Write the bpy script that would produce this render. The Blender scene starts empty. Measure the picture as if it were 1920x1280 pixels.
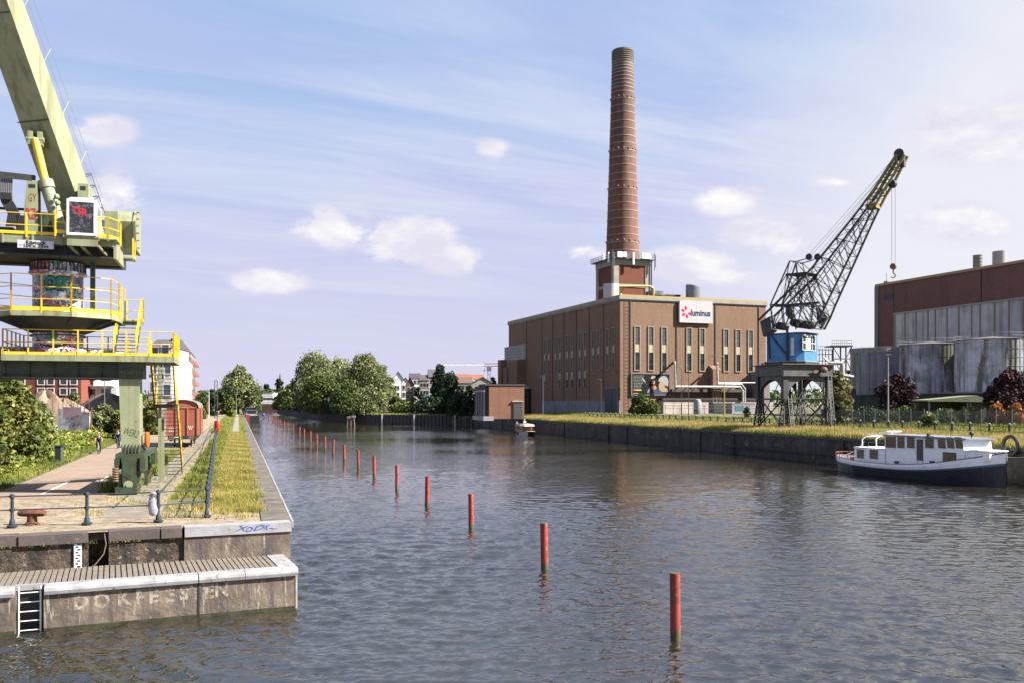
import bpy, math, random
import numpy as np
from mathutils import Vector, Matrix
R = math.radians
random.seed(7)
rng = np.random.default_rng(7)
scn = bpy.context.scene
COL = scn.collection

# ---------------- camera ----------------
CAMZ, F, CX, HY = 6.6, 1690.0, 960.0, 755.0
cd = bpy.data.cameras.new("camera")
cam = bpy.data.objects.new("camera", cd); COL.objects.link(cam)
cam.location = (0, 0, CAMZ); cam.rotation_euler = (R(90), 0, 0)
cd.sensor_width = 36; cd.lens = 36 * F / 1920
cd.shift_y = (HY - 640) / 1920
cd.clip_start = 0.2; cd.clip_end = 12000
scn.camera = cam

# ---------------- light ----------------
SUN_AZ, SUN_EL = 98.0, 40.0            # azimuth clockwise from +Y
sl = bpy.data.lights.new("sun", 'SUN'); sl.energy = 5.0; sl.angle = R(0.5); sl.color = (1, .94, .84)
so = bpy.data.objects.new("sun", sl); COL.objects.link(so); so.location = (60, 0, 80)
sv = Vector((math.sin(R(SUN_AZ)) * math.cos(R(SUN_EL)), math.cos(R(SUN_AZ)) * math.cos(R(SUN_EL)), math.sin(R(SUN_EL))))
so.rotation_euler = sv.to_track_quat('Z', 'Y').to_euler()
scn.view_settings.view_transform = 'Standard'; scn.view_settings.look = 'None'
scn.view_settings.exposure = 2.0; scn.view_settings.gamma = 1
scn.cycles.max_bounces = 6; scn.cycles.diffuse_bounces = 2; scn.cycles.glossy_bounces = 3
scn.cycles.transparent_max_bounces = 4; scn.cycles.transmission_bounces = 3
scn.cycles.sample_clamp_indirect = 3.0

class NT:
    def __init__(s, tree): s.t = tree; s.n = tree.nodes; s.l = tree.links
    def node(s, typ, **kw):
        n = s.n.new(typ)
        for k, v in kw.items(): setattr(n, k, v)
        return n
    def link(s, a, b): s.l.new(a, b)
    def val(s, inp, v):
        if isinstance(v, bpy.types.NodeSocket): s.link(v, inp)
        else:
            if isinstance(v, tuple) and len(v) == 3 and inp.type == 'RGBA': v = v + (1,)
            inp.default_value = v
    def math(s, op, a, b=0.0, c=0.0, clamp=False):
        n = s.node('ShaderNodeMath', operation=op, use_clamp=clamp)
        s.val(n.inputs[0], a); s.val(n.inputs[1], b); s.val(n.inputs[2], c); return n.outputs[0]
    def vmath(s, op, a, b=(0, 0, 0)):
        n = s.node('ShaderNodeVectorMath', operation=op); s.val(n.inputs[0], a)
        if op == 'SCALE': s.val(n.inputs[3], b)
        else: s.val(n.inputs[1], b)
        return n.outputs[0]
    def noise(s, vec, scale=1.0, detail=4, rough=.55, dist=0.0, col=False):
        n = s.node('ShaderNodeTexNoise'); s.link(vec, n.inputs['Vector'])
        n.inputs['Scale'].default_value = scale; n.inputs['Detail'].default_value = detail
        n.inputs['Roughness'].default_value = rough; n.inputs['Distortion'].default_value = dist
        return n.outputs['Color' if col else 'Fac']
    def ramp(s, fac, stops, interp='LINEAR'):
        n = s.node('ShaderNodeValToRGB'); r = n.color_ramp; r.interpolation = interp
        while len(r.elements) < len(stops): r.elements.new(.5)
        for e, (p, c) in zip(r.elements, stops):
            e.position = p
            e.color = (c, c, c, 1) if not isinstance(c, (tuple, list)) else tuple(c) + ((1,) if len(c) == 3 else ())
        s.link(fac, n.inputs[0]); return n.outputs[0]
    def mix(s, f, a, b, mode='MIX'):
        n = s.node('ShaderNodeMix', data_type='RGBA', blend_type=mode)
        s.val(n.inputs[0], f); s.val(n.inputs[6], a); s.val(n.inputs[7], b); return n.outputs[2]
    def maprange(s, v, a, b, c=0.0, d=1.0):
        n = s.node('ShaderNodeMapRange'); s.val(n.inputs[0], v)
        for i, x in enumerate((a, b, c, d)): n.inputs[i + 1].default_value = x
        return n.outputs[0]

# ---------------- sky ----------------
w = bpy.data.worlds.new("World"); scn.world = w; w.use_nodes = True
t = NT(w.node_tree); t.n.clear()
SKS = 0.06
sky = t.node('ShaderNodeTexSky', sky_type='NISHITA'); sky.sun_disc = False
sky.sun_elevation = R(SUN_EL); sky.sun_rotation = R(SUN_AZ); sky.air_density = 1.0; sky.dust_density = 1.6; sky.ozone_density = 1.5
gen = t.node('ShaderNodeTexCoord').outputs['Generated']
sx = t.node('ShaderNodeSeparateXYZ'); t.link(gen, sx.inputs[0]); X_, Y_, Z_ = sx.outputs
zc = t.math('MAXIMUM', Z_, 0.0)
zz = t.math('ADD', zc, 0.10)
cv = t.node('ShaderNodeCombineXYZ'); t.link(t.math('DIVIDE', X_, zz), cv.inputs[0]); t.link(t.math('DIVIDE', Y_, zz), cv.inputs[1])
cp = cv.outputs[0]
k = 1 / SKS / (2 ** 2.0)
def sc(c): return tuple(v * k for v in c)
# thin high veil: streaky, blue gaps between
rot = t.node('ShaderNodeVectorRotate', rotation_type='Z_AXIS'); t.link(cp, rot.inputs[0]); rot.inputs['Angle'].default_value = R(-24)
st = t.vmath('MULTIPLY', rot.outputs[0], (.30, 1.25, 1.0))
n1 = t.noise(st, .85, 10, .60, .9)
n2 = t.noise(t.vmath('ADD', cp, (7.3, 2.1, 0)), .28, 3, .5)
veil = t.math('ADD', t.math('MULTIPLY', n1, .55), t.math('MULTIPLY', n2, .45))
veilf = t.ramp(veil, [(.40, .0), (.48, .45), (.57, 1.0)])
nish = sky.outputs[0]
blue = t.mix(.80, nish, sc((.31, .50, .82)))
veilc = t.mix(t.ramp(t.noise(st, 2.2, 8, .62, .6), [(.40, 0), (.62, 1)]), sc((.49, .57, .87)), sc((.70, .76, .92)))
base = t.mix(veilf, blue, veilc)
# paler and lilac low down
hz = t.ramp(zc, [(0.0, 1.0), (.10, .75), (.26, .18), (.4, 0.0)])
base = t.mix(hz, base, sc((.70, .685, .87)))
# bright towards the sun side (right)
rt = t.ramp(t.math('ADD', t.math('MULTIPLY', X_, 1.0), t.math('MULTIPLY', Z_, -.45)), [(.06, 0.0), (.30, .80), (.6, .90)])
base = t.mix(rt, base, sc((.90, .90, .945)))
# cumulus puffs: a few banks of cloud low in the sky, broken up by noise
yy = t.math('MAXIMUM', t.math('ABSOLUTE', Y_), .02)
tx, tz = t.math('DIVIDE', X_, yy), t.math('DIVIDE', Z_, yy)
msk = None
for (px, py, wx, wy) in ((918, 282, 52, 30), (630, 425, 120, 62), (770, 450, 150, 66), (850, 485, 90, 40), (1365, 372, 95, 48), (1315, 497, 150, 52), (1095, 468, 90, 40), (1800, 250, 150, 80), (1905, 240, 110, 95), (500, 528, 110, 38), (1810, 415, 150, 60), (225, 362, 95, 62), (1570, 342, 90, 22), (1440, 445, 170, 55), (200, 245, 80, 40), (-400, 400, 400, 120), (2600, 420, 500, 160)):
    d2 = t.math('ADD', t.math('POWER', t.math('ABSOLUTE', t.math('DIVIDE', t.math('SUBTRACT', tx, (px - 960) / 1690), wx / 1690)), 2.0), t.math('POWER', t.math('ABSOLUTE', t.math('DIVIDE', t.math('SUBTRACT', tz, (755 - py) / 1690), wy / 1690)), 2.0))
    g_ = t.math('SUBTRACT', 1.0, t.math('SQRT', d2)); msk = g_ if msk is None else t.math('MAXIMUM', msk, g_)
msk = t.math('MAXIMUM', msk, 0.0)
sep = t.vmath('MULTIPLY', gen, (1.0, 1.0, 2.0))
c1 = t.noise(sep, 9.5, 13, .63, .15)
c2 = t.noise(t.vmath('ADD', sep, (3.1, 0, 1.7)), 3.2, 2, .5)
cc = t.math('ADD', t.math('MULTIPLY', msk, .78), t.math('MULTIPLY', t.math('SUBTRACT', c1, .52), 2.6))
cf = t.math('MULTIPLY', t.ramp(cc, [(.06, 0.0), (.20, .40), (.30, .85), (.45, 1.0)]), t.ramp(msk, [(0, 0), (.10, .12), (.42, 1)]))
ccol = t.mix(t.ramp(t.noise(t.vmath('ADD', sep, (0, 0, .028)), 9.5, 8, .6, .15), [(.40, 1), (.60, 0)]), sc((.78, .76, .89)), sc((1.0, .99, .97)))
ccol = t.mix(t.ramp(cc, [(.10, .0), (.5, 1)]), sc((.80, .77, .90)), ccol)
base = t.mix(cf, base, ccol)
bg = t.node('ShaderNodeBackground'); t.link(base, bg.inputs[0]); bg.inputs[1].default_value = SKS
wo = t.node('ShaderNodeOutputWorld'); t.link(bg.outputs[0], wo.inputs[0])

# ---------------- measuring helpers ----------------
def at(px, py, Y):                                # point seen at a pixel, at depth Y
    return Vector(((px - CX) / F * Y, Y, CAMZ + (HY - py) / F * Y))
def gnd(px, py, z=2.4):
    return at(px, py, F * (CAMZ - z) / (py - HY))

# ---------------- mesh builder ----------------
class MB:
    def __init__(s, dz=0.0): s.v = []; s.f = []; s.dz = dz; s.mi = []; s.m = 0
    def _add(s, vs, fs):
        b = len(s.v); s.pc = getattr(s, 'pc', []); s.pc.append((b, len(s.f))); s.v.extend([tuple(p) for p in vs])
        for f in fs: s.f.append(tuple(i + b for i in f)); s.mi.append(s.m)
        return s
    def box(s, x0, x1, y0, y1, z0, z1, rot=None, c=None):
        vs = [Vector((x, y, z)) for z in (z0, z1) for x, y in ((x0, y0), (x1, y0), (x1, y1), (x0, y1))]
        if rot is not None:
            c = Vector(c) if c else Vector(((x0 + x1) / 2, (y0 + y1) / 2, (z0 + z1) / 2))
            vs = [rot @ (p - c) + c for p in vs]
        return s._add(vs, [(0, 3, 2, 1), (4, 5, 6, 7), (0, 1, 5, 4), (1, 2, 6, 5), (2, 3, 7, 6), (3, 0, 4, 7)])
    def quad(s, a, b, c, d): return s._add([a, b, c, d], [(0, 1, 2, 3)])
    def poly(s, pts): return s._add(pts, [tuple(range(len(pts)))])
    def bar(s, p, q, w=.1, h=None, up=(0, 0, 1)):
        h = h or w; p = Vector(p); q = Vector(q); d = (q - p)
        if d.length < 1e-6: return s
        d.normalize(); u = Vector(up)
        if abs(d.dot(u)) > .97: u = Vector((0, 1, 0)) if abs(d.y) < .9 else Vector((1, 0, 0))
        a = d.cross(u).normalized() * (w / 2); b = a.cross(d).normalized() * (h / 2)
        vs = [p - a - b, p + a - b, p + a + b, p - a + b, q - a - b, q + a - b, q + a + b, q - a + b]
        return s._add(vs, [(0, 1, 2, 3), (7, 6, 5, 4), (0, 4, 5, 1), (1, 5, 6, 2), (2, 6, 7, 3), (3, 7, 4, 0)])
    def tube(s, p, q, r, n=8, r2=None, cap=True):
        r2 = r if r2 is None else r2; p = Vector(p); q = Vector(q); d = (q - p)
        if d.length < 1e-6: return s
        d.normalize(); u = Vector((0, 0, 1)) if abs(d.z) < .9 else Vector((1, 0, 0))
        a = d.cross(u).normalized(); b = d.cross(a).normalized(); vs = []
        for c, rr in ((p, r), (q, r2)):
            for i in range(n):
                th = 2 * math.pi * i / n; vs.append(c + a * (math.cos(th) * rr) + b * (math.sin(th) * rr))
        fs = [(i, (i + 1) % n, n + (i + 1) % n, n + i) for i in range(n)]
        if cap: fs += [tuple(range(n))[::-1], tuple(range(n, 2 * n))]
        return s._add(vs, fs)
    def path(s, pts, r, n=6):
        for a, b in zip(pts, pts[1:]): s.tube(a, b, r, n)
        return s
    def lathe(s, prof, n=24, c=(0, 0), a0=0.0, a1=2 * math.pi):
        full = abs(a1 - a0 - 2 * math.pi) < 1e-6; m = n if full else n + 1; vs = []
        for r, z in prof:
            for i in range(m):
                th = a0 + (a1 - a0) * i / n; vs.append((c[0] + r * math.cos(th), c[1] + r * math.sin(th), z))
        fs = []
        for j in range(len(prof) - 1):
            for i in range(n):
                k2 = (i + 1) % m; fs.append((j * m + i, j * m + k2, (j + 1) * m + k2, (j + 1) * m + i))
        return s._add(vs, fs)
    def prism(s, pts, z0, z1):                     # xy polygon ccw
        n = len(pts); vs = [(x, y, z0) for x, y in pts] + [(x, y, z1) for x, y in pts]
        return s._add(vs, [tuple(range(n))[::-1], tuple(range(n, 2 * n))] + [(i, (i + 1) % n, n + (i + 1) % n, n + i) for i in range(n)])
    def slab(s, pts, off):                         # planar 3d polygon extruded by vector
        off = Vector(off); pts = [Vector(p) for p in pts]; n = len(pts); vs = pts + [p + off for p in pts]
        return s._add(vs, [tuple(range(n))[::-1], tuple(range(n, 2 * n))] + [(i, (i + 1) % n, n + (i + 1) % n, n + i) for i in range(n)])
    def sphere(s, c, r, n=10, m=6, sz=1.0):
        return s.lathe([(max(1e-4, r * math.sin(math.pi * j / m)), c[2] - r * sz * math.cos(math.pi * j / m)) for j in range(m + 1)], n, (c[0], c[1]))
    def merge(s, vs, fs, fn=None):
        return s._add([fn(p) if fn else p for p in vs], fs)
    def build(s, name, mat, parent=None, smooth=False, **props):
        me = bpy.data.meshes.new(name)
        vs = [(x, y, z + s.dz) for x, y, z in s.v] if s.dz else s.v
        me.from_pydata(vs, [], s.f)
        for mm in (mat if isinstance(mat, list) else [mat]): me.materials.append(mm)
        if isinstance(mat, list): me.polygons.foreach_set('material_index', s.mi)
        if smooth: me.polygons.foreach_set('use_smooth', [True] * len(me.polygons))
        if smooth: me.set_sharp_from_angle(angle=R(40))
        me.update()
        o = bpy.data.objects.new(name, me); COL.objects.link(o)
        if parent is not None: o.parent = parent
        for k_, v_ in props.items(): o[k_] = v_
        return o
def each(mb, name, mat, parent=None, smooth=False):
    """every primitive of the builder becomes an object of its own"""
    out = []; pc = mb.pc + [(len(mb.v), len(mb.f))]
    for (v0, f0), (v1, f1) in zip(pc, pc[1:]):
        q = MB(mb.dz); q.v = mb.v[v0:v1]; q.f = [tuple(i - v0 for i in f) for f in mb.f[f0:f1]]; q.mi = [0] * len(q.f)
        out.append(q.build(name, mat, parent, smooth))
    return out
def tag(o, label, cat, group=None):
    o['label'] = label; o['category'] = cat
    if group: o['group'] = group
    return o
def thing(name, label, cat, loc=(0, 0, 0), rz=0.0, group=None):
    o = bpy.data.objects.new(name, None); COL.objects.link(o); o.empty_display_size = .5
    o.location = loc; o.rotation_euler = (0, 0, rz); return tag(o, label, cat, group)
def struct(o): o['kind'] = 'structure'; return o
def stuff(o, label, cat): tag(o, label, cat); o['kind'] = 'stuff'; return o
def copy_tree(o, parent=None):
    c = o.copy(); COL.objects.link(c)
    if parent is not None: c.parent = parent
    for ch in list(o.children): copy_tree(ch, c)
    return c
class Frame:                                       # a local frame; intersects sight lines with its planes
    def __init__(s, o, ang): s.o = Vector(o); s.a = ang; s.u = Vector((math.cos(ang), math.sin(ang), 0)); s.w = Vector((-math.sin(ang), math.cos(ang), 0))
    def loc(s, p): d = Vector(p) - s.o; return Vector((d.dot(s.u), d.dot(s.w), Vector(p).z))
    def fy(s, px, py, y=0.0):                      # on plane local y = const
        c = s.loc((0, 0, CAMZ)); e = s.loc(s.o + Vector(((px - CX) / F, 1, 0))) ; k_ = (y - c.y) / e.y
        return Vector((c.x + e.x * k_, y, CAMZ + (HY - py) / F * k_))
    def fx(s, px, py, x=0.0):
        c = s.loc((0, 0, CAMZ)); e = s.loc(s.o + Vector(((px - CX) / F, 1, 0))); k_ = (x - c.x) / e.x
        return Vector((x, c.y + e.y * k_, CAMZ + (HY - py) / F * k_))
_fonts = {}
def text_mesh(txt, size, bold=0.0, extr=0.0):
    c = bpy.data.curves.new("t", 'FONT'); c.body = txt; c.size = size; c.offset = bold; c.extrude = extr; c.align_x = 'CENTER'; c.align_y = 'CENTER'
    c.resolution_u = 3
    o = bpy.data.objects.new("t", c); COL.objects.link(o)
    bpy.context.view_layer.update()
    me = bpy.data.meshes.new_from_object(o.evaluated_get(bpy.context.evaluated_depsgraph_get()))
    vs = [tuple(v.co) for v in me.vertices]; fs = [tuple(p.vertices) for p in me.polygons]
    bpy.data.objects.remove(o); bpy.data.curves.remove(c); bpy.data.meshes.remove(me)
    return vs, fs

# ---------------- materials ----------------
_m = {}
ALB = .435
def al(c):
    f = ALB + (.92 - ALB) * min(1.0, max(0.0, (min(c[:3]) - .50) / .16))   # painted whites keep their real reflectance
    return tuple(x * f for x in c)
def mat(name, col, rough=.6, col2=None, sc=1.0, lo=.4, hi=.6, bump=0.0, bsc=None, metal=0.0, spec=.5, stretch=(1, 1, 1),
        streak=0.0, stcol=None, tcoord='Object', det=5, ior=None, coat=0.0, spots=None):
    """base colour, second colour mixed in by noise, optional vertical streaks and spots of wear, bump."""
    if name in _m: return _m[name]
    col = al(col); col2 = al(col2) if col2 else None; stcol = al(stcol) if stcol else None
    if spots: spots = (spots[0], spots[1], al(spots[2]))
    m = bpy.data.materials.new(name); m.use_nodes = True; t = NT(m.node_tree); b = t.n['Principled BSDF']
    co = t.node('ShaderNodeTexCoord').outputs[tcoord]
    if stretch != (1, 1, 1): co2 = t.vmath('MULTIPLY', co, stretch)
    else: co2 = co
    c = col
    if col2 is not None: c = t.mix(t.ramp(t.noise(co2, sc, det, .6), [(lo, 0), (hi, 1)]), col, col2)
    if streak:
        sn = t.noise(t.vmath('MULTIPLY', co, (1, 1, .08)), streak, 5, .6)
        c = t.mix(t.ramp(sn, [(.48, 0), (.66, .85)]), c, stcol or tuple(x * .35 for x in col))
    if spots:
        ss, thr, scol = spots
        sv3 = t.vmath('MULTIPLY', co, (1, 1, .10)) if name.startswith('tank') or 'stained' in name else co
        c = t.mix(t.ramp(t.noise(sv3, ss, 6, .65), [(thr, 0), (thr + .06, 1)]), c, scol)
    t.val(b.inputs['Base Color'], c)
    b.inputs['Roughness'].default_value = rough; b.inputs['Metallic'].default_value = metal
    b.inputs['Specular IOR Level'].default_value = spec
    if coat: b.inputs['Coat Weight'].default_value = coat
    if bump:
        bn = t.node('ShaderNodeBump'); bn.inputs['Strength'].default_value = 1.0; bn.inputs['Distance'].default_value = bump
        t.link(t.noise(co2, bsc or sc * 4, 6, .65), bn.inputs['Height']); t.link(bn.outputs[0], b.inputs['Normal'])
    _m[name] = m; return m
def brick_mat(name, c1, c2, mortar, bw=.22, bh=.07, stain=None, tone=.5, blend=1.0):
    if name in _m: return _m[name]
    c1, c2, mortar = al(c1), al(c2), al(mortar); stain = al(stain) if stain else None
    m = bpy.data.materials.new(name); m.use_nodes = True; t = NT(m.node_tree); b = t.n['Principled BSDF']
    co = t.node('ShaderNodeTexCoord').outputs['Object']; s = t.node('ShaderNodeSeparateXYZ'); t.link(co, s.inputs[0])
    cv = t.node('ShaderNodeCombineXYZ'); t.link(t.math('ADD', s.outputs[0], s.outputs[1]), cv.inputs[0]); t.link(s.outputs[2], cv.inputs[1])
    br = t.node('ShaderNodeTexBrick'); t.link(cv.outputs[0], br.inputs[0]); br.inputs['Scale'].default_value = 1
    br.inputs['Brick Width'].default_value = bw; br.inputs['Row Height'].default_value = bh; br.inputs['Mortar Size'].default_value = bh * .14
    br.inputs['Bias'].default_value = 0; br.inputs['Color1'].default_value = c1 + (1,); br.inputs['Color2'].default_value = c2 + (1,); br.inputs['Mortar'].default_value = mortar + (1,)
    n = t.noise(t.vmath('MULTIPLY', co, (.35, .35, 1.6)), .9, 6, .65)
    c = t.mix(t.ramp(n, [(.3, .0), (.7, tone)]), br.outputs[0], tuple(x * .62 for x in c1))
    n4 = t.noise(t.vmath('MULTIPLY', co, (1, 1, 4)), 1.6, 3, .7)
    c = t.mix(t.ramp(n4, [(.36, .55), (.5, .0)]), c, tuple(x * .55 for x in c1))
    c = t.mix(t.ramp(n4, [(.54, .0), (.68, .6)]), c, tuple(x * 1.4 for x in c2))
    n5 = t.noise(t.vmath('MULTIPLY', co, (1, 1, .07)), .7, 5, .65)
    c = t.mix(t.ramp(n5, [(.52, .0), (.72, .5)]), c, tuple(x * .5 for x in c1))
    n3 = t.noise(co, .09, 4, .6)
    c = t.mix(t.ramp(n3, [(.35, .0), (.7, .45)]), c, stain or tuple(x * 1.35 for x in c2))
    t.val(b.inputs['Base Color'], c); b.inputs['Roughness'].default_value = .88; b.inputs['Specular IOR Level'].default_value = .2
    _m[name] = m; return m
def leaf_mat(name, c1, c2, c3=None, trans=.25):
    if name in _m: return _m[name]
    m = bpy.data.materials.new(name); m.use_nodes = True; t = NT(m.node_tree); b = t.n['Principled BSDF']
    at_ = t.node('ShaderNodeAttribute', attribute_name='tone')
    stops = [(0, c1), (1, c2)] if c3 is None else [(0, c1), (.6, c2), (1, c3)]
    c = t.ramp(at_.outputs['Fac'], stops)
    t.val(b.inputs['Base Color'], c); b.inputs['Roughness'].default_value = .7; b.inputs['Specular IOR Level'].default_value = .25
    tr = t.node('ShaderNodeBsdfTranslucent'); t.link(c, tr.inputs[0])
    mx = t.node('ShaderNodeMixShader'); mx.inputs[0].default_value = trans
    t.link(b.outputs[0], mx.inputs[1]); t.link(tr.outputs[0], mx.inputs[2]); t.link(mx.outputs[0], t.n['Material Output'].inputs[0])
    _m[name] = m; return m
def np_mesh(name, V, nper, material, tone=None, parent=None):
    """V: (n*nper,3) vertices; faces are consecutive groups of nper"""
    V = np.asarray(V, dtype=np.float32); nv = len(V); nf = nv // nper
    me = bpy.data.meshes.new(name); me.vertices.add(nv); me.vertices.foreach_set('co', V.ravel())
    me.loops.add(nv); me.loops.foreach_set('vertex_index', np.arange(nv, dtype=np.int32))
    me.polygons.add(nf); me.polygons.foreach_set('loop_start', np.arange(0, nv, nper, dtype=np.int32)); me.polygons.foreach_set('loop_total', np.full(nf, nper, dtype=np.int32))
    me.materials.append(material); me.update(calc_edges=True)
    if tone is not None:
        a = me.attributes.new('tone', 'FLOAT', 'POINT'); a.data.foreach_set('value', np.repeat(tone, nper).astype(np.float32))
    o = bpy.data.objects.new(name, me); COL.objects.link(o)
    if parent is not None: o.parent = parent
    return o
def leaves(centers, size, tone, jitter=.5, flat=.0, up=0.0):
    """one random quad per centre"""
    n = len(centers); a = rng.normal(size=(n, 3)); a[:, 2] *= (1 - flat); a /= np.linalg.norm(a, axis=1)[:, None] + 1e-9
    b = rng.normal(size=(n, 3)); b -= (b * a).sum(1)[:, None] * a; b /= np.linalg.norm(b, axis=1)[:, None] + 1e-9
    s = size * (1 + jitter * (rng.random((n, 1)) - .5) * 2)
    a = a * s; b = b * s * .6
    V = np.stack([centers - a, centers - b * .9, centers + a, centers + b], 1).reshape(-1, 3)
    return V
# ================= the setting: water, banks, path =================
def edgeL(Y, e=0.0): return -7.8 - .3036 * (Y - 31.7) - e * 1.045      # left quay line, e metres inland
ZL, ZR = 2.4, 2.9
# water
m = bpy.data.materials.new("water"); m.use_nodes = True; t = NT(m.node_tree); b = t.n['Principled BSDF']
co = t.node('ShaderNodeTexCoord').outputs['Object']
b.inputs['Base Color'].default_value = (.013, .012, .008, 1); b.inputs['Roughness'].default_value = .04; b.inputs['IOR'].default_value = 2.3
w1 = t.noise(t.vmath('MULTIPLY', co, (.75, 1.25, 1)), 3.6, 3, .55, .4)
w2 = t.noise(t.vmath('MULTIPLY', co, (.6, 1.2, 1)), 1.0, 3, .5, .3)
cm = t.noise(t.vmath('MULTIPLY', co, (.6, 1, 1)), .035, 2, .5)           # calmer and rougher patches of breeze
h = t.math('ADD', t.math('MULTIPLY', w1, .044), t.math('MULTIPLY', w2, .07))
h = t.math('MULTIPLY', h, t.ramp(cm, [(.38, .30), (.62, 1.35)]))
bn = t.node('ShaderNodeBump'); bn.inputs['Strength'].default_value = 1.0; bn.inputs['Distance'].default_value = .62
t.link(h, bn.inputs['Height']); t.link(bn.outputs[0], b.inputs['Normal'])
WATER = m
# real wavelets: a grid that is finer near the viewer's quay, waves summed from many small trains
def water_mesh():
    g = np.random.default_rng(3); inv = np.linspace(1 / 18.0, 1 / 430.0, 1000); Yr = 1 / inv; S = np.linspace(-.80, .80, 860)
    Xg = S[None, :] * Yr[:, None]; Yg = np.repeat(Yr[:, None], len(S), 1); Zg = np.zeros_like(Xg)
    dY = np.gradient(Yr)[:, None]; dX = (Yr * (S[1] - S[0]))[:, None]
    amp = .80 + .48 * np.sin(Xg * .045 + 1 + .8 * np.sin(Yg * .03)) * np.cos(Yg * .028 + .9 * np.sin(Xg * .035)) + .22 * np.sin(Xg * .17 - Yg * .11 + np.sin(Yg * .06))
    for i in range(60):
        lam = .22 * (1.7 / .22) ** g.random(); th = g.normal() * .45 + .16; kx, ky = math.sin(th) * 6.283 / lam, math.cos(th) * 6.283 / lam; ph = g.random() * 6.283
        sl_ = .0270 * (1.2 - .5 * (lam > 1.4)); res = np.maximum(abs(dY * math.cos(th)), abs(dX * math.sin(th))) * 2.6 / lam
        fade = np.clip(1.5 - res, 0, 1)
        if fade.max() <= 0: continue
        a_ = Xg * kx + Yg * ky + ph + .6 * np.sin(Xg * .35 + i) ; Zg += sl_ * lam / 6.283 * (np.sin(a_) + .25 * np.sin(2 * a_ + .6)) * fade
    Zg *= np.clip(amp, .25, 1.5); Zg[0] = 0; Zg[-1] = 0
    nr, nc = Xg.shape; V = np.stack([Xg, Yg, Zg], -1).reshape(-1, 3); i = (np.arange(nr - 1)[:, None] * nc + np.arange(nc - 1)[None]).ravel()
    Fc = np.stack([i, i + 1, i + nc + 1, i + nc], 1); ex = np.array([[-900, 430, 0], [900, 430, 0], [900, 980, 0], [-900, 980, 0], [-30, -60, 0], [60, -60, 0], [60, 18, 0], [-30, 18, 0]], float)
    b0 = len(V); V = np.concatenate([V, ex]); Fc = np.concatenate([Fc, [[b0, b0 + 1, b0 + 2, b0 + 3], [b0 + 4, b0 + 5, b0 + 6, b0 + 7]]]).astype(np.int32)
    me = bpy.data.meshes.new('water'); me.vertices.add(len(V)); me.vertices.foreach_set('co', V.astype(np.float32).ravel()); me.loops.add(Fc.size); me.loops.foreach_set('vertex_index', Fc.ravel())
    me.polygons.add(len(Fc)); me.polygons.foreach_set('loop_start', np.arange(0, Fc.size, 4, dtype=np.int32)); me.polygons.foreach_set('loop_total', np.full(len(Fc), 4, dtype=np.int32)); me.polygons.foreach_set('use_smooth', [True] * len(Fc))
    me.materials.append(WATER); me.update(calc_edges=True); o = bpy.data.objects.new('water', me); COL.objects.link(o); return o
struct(water_mesh())

sand = mat('sandy_gravel', (.31, .235, .16), .95, (.50, .40, .29), 1.7, .36, .62, .03, 14, spots=(3.1, .55, (.17, .17, .07)), det=10)
soil = mat('verge_soil', (.10, .115, .035), .95, (.22, .20, .08), .6, .4, .6, .03, 8)
# left bank: base land sheet (sandy yard), from the front wall line to far away
FL = [Vector((-7.8, 31.7, 0)), Vector((-16.3, 28.1, 0))]
fd = (FL[1] - FL[0]).normalized()
FLe = FL[0] + fd * 60                                                     # front line continues off-frame to the left
land = MB()
land.poly([(edgeL(700), 700, ZL), (-3000, 4000, ZL), (-3000, FLe.y, ZL), (FLe.x, FLe.y, ZL), (FL[0].x - .05, FL[0].y + .05, ZL), (edgeL(700), 700, ZL)][:5])
struct(land.build('ground', sand))
def strip(name, e0, e1, Y0, Y1, z, material, n=24, skew=.3036):
    mb = MB(); 
    ys = [Y0 + (Y1 - Y0) * (i / n) ** 1.6 for i in range(n + 1)]
    for a, c in zip(ys, ys[1:]): mb.quad((edgeL(a, e1), a, z), (edgeL(a, e0), a, z), (edgeL(c, e0), c, z), (edgeL(c, e1), c, z))
    return mb.build(name, material)
conc = mat('weathered_concrete', (.215, .185, .15), .9, (.12, .10, .085), 1.3, .4, .62, .012, 12, spots=(5, .62, (.09, .085, .07)))
struct(strip('quay_pavement', .95, 2.6, 126, 700, ZL + .008, mat('pale_slab', (.40, .36, .31), .9, (.32, .29, .25), .4, .4, .6)))
struct(strip('track_bed', 5.0, 6.7, 33, 130, ZL + .008, mat('track_bed_concrete', (.36, .31, .26), .95, (.22, .19, .15), .8, .35, .7, .01, 10)))
struct(strip('verge', .95, 4.6, 35, 126, ZL + .004, soil))
struct(strip('verge', 1.0, 6.0, 126, 700, ZL + .004, soil))
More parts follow.
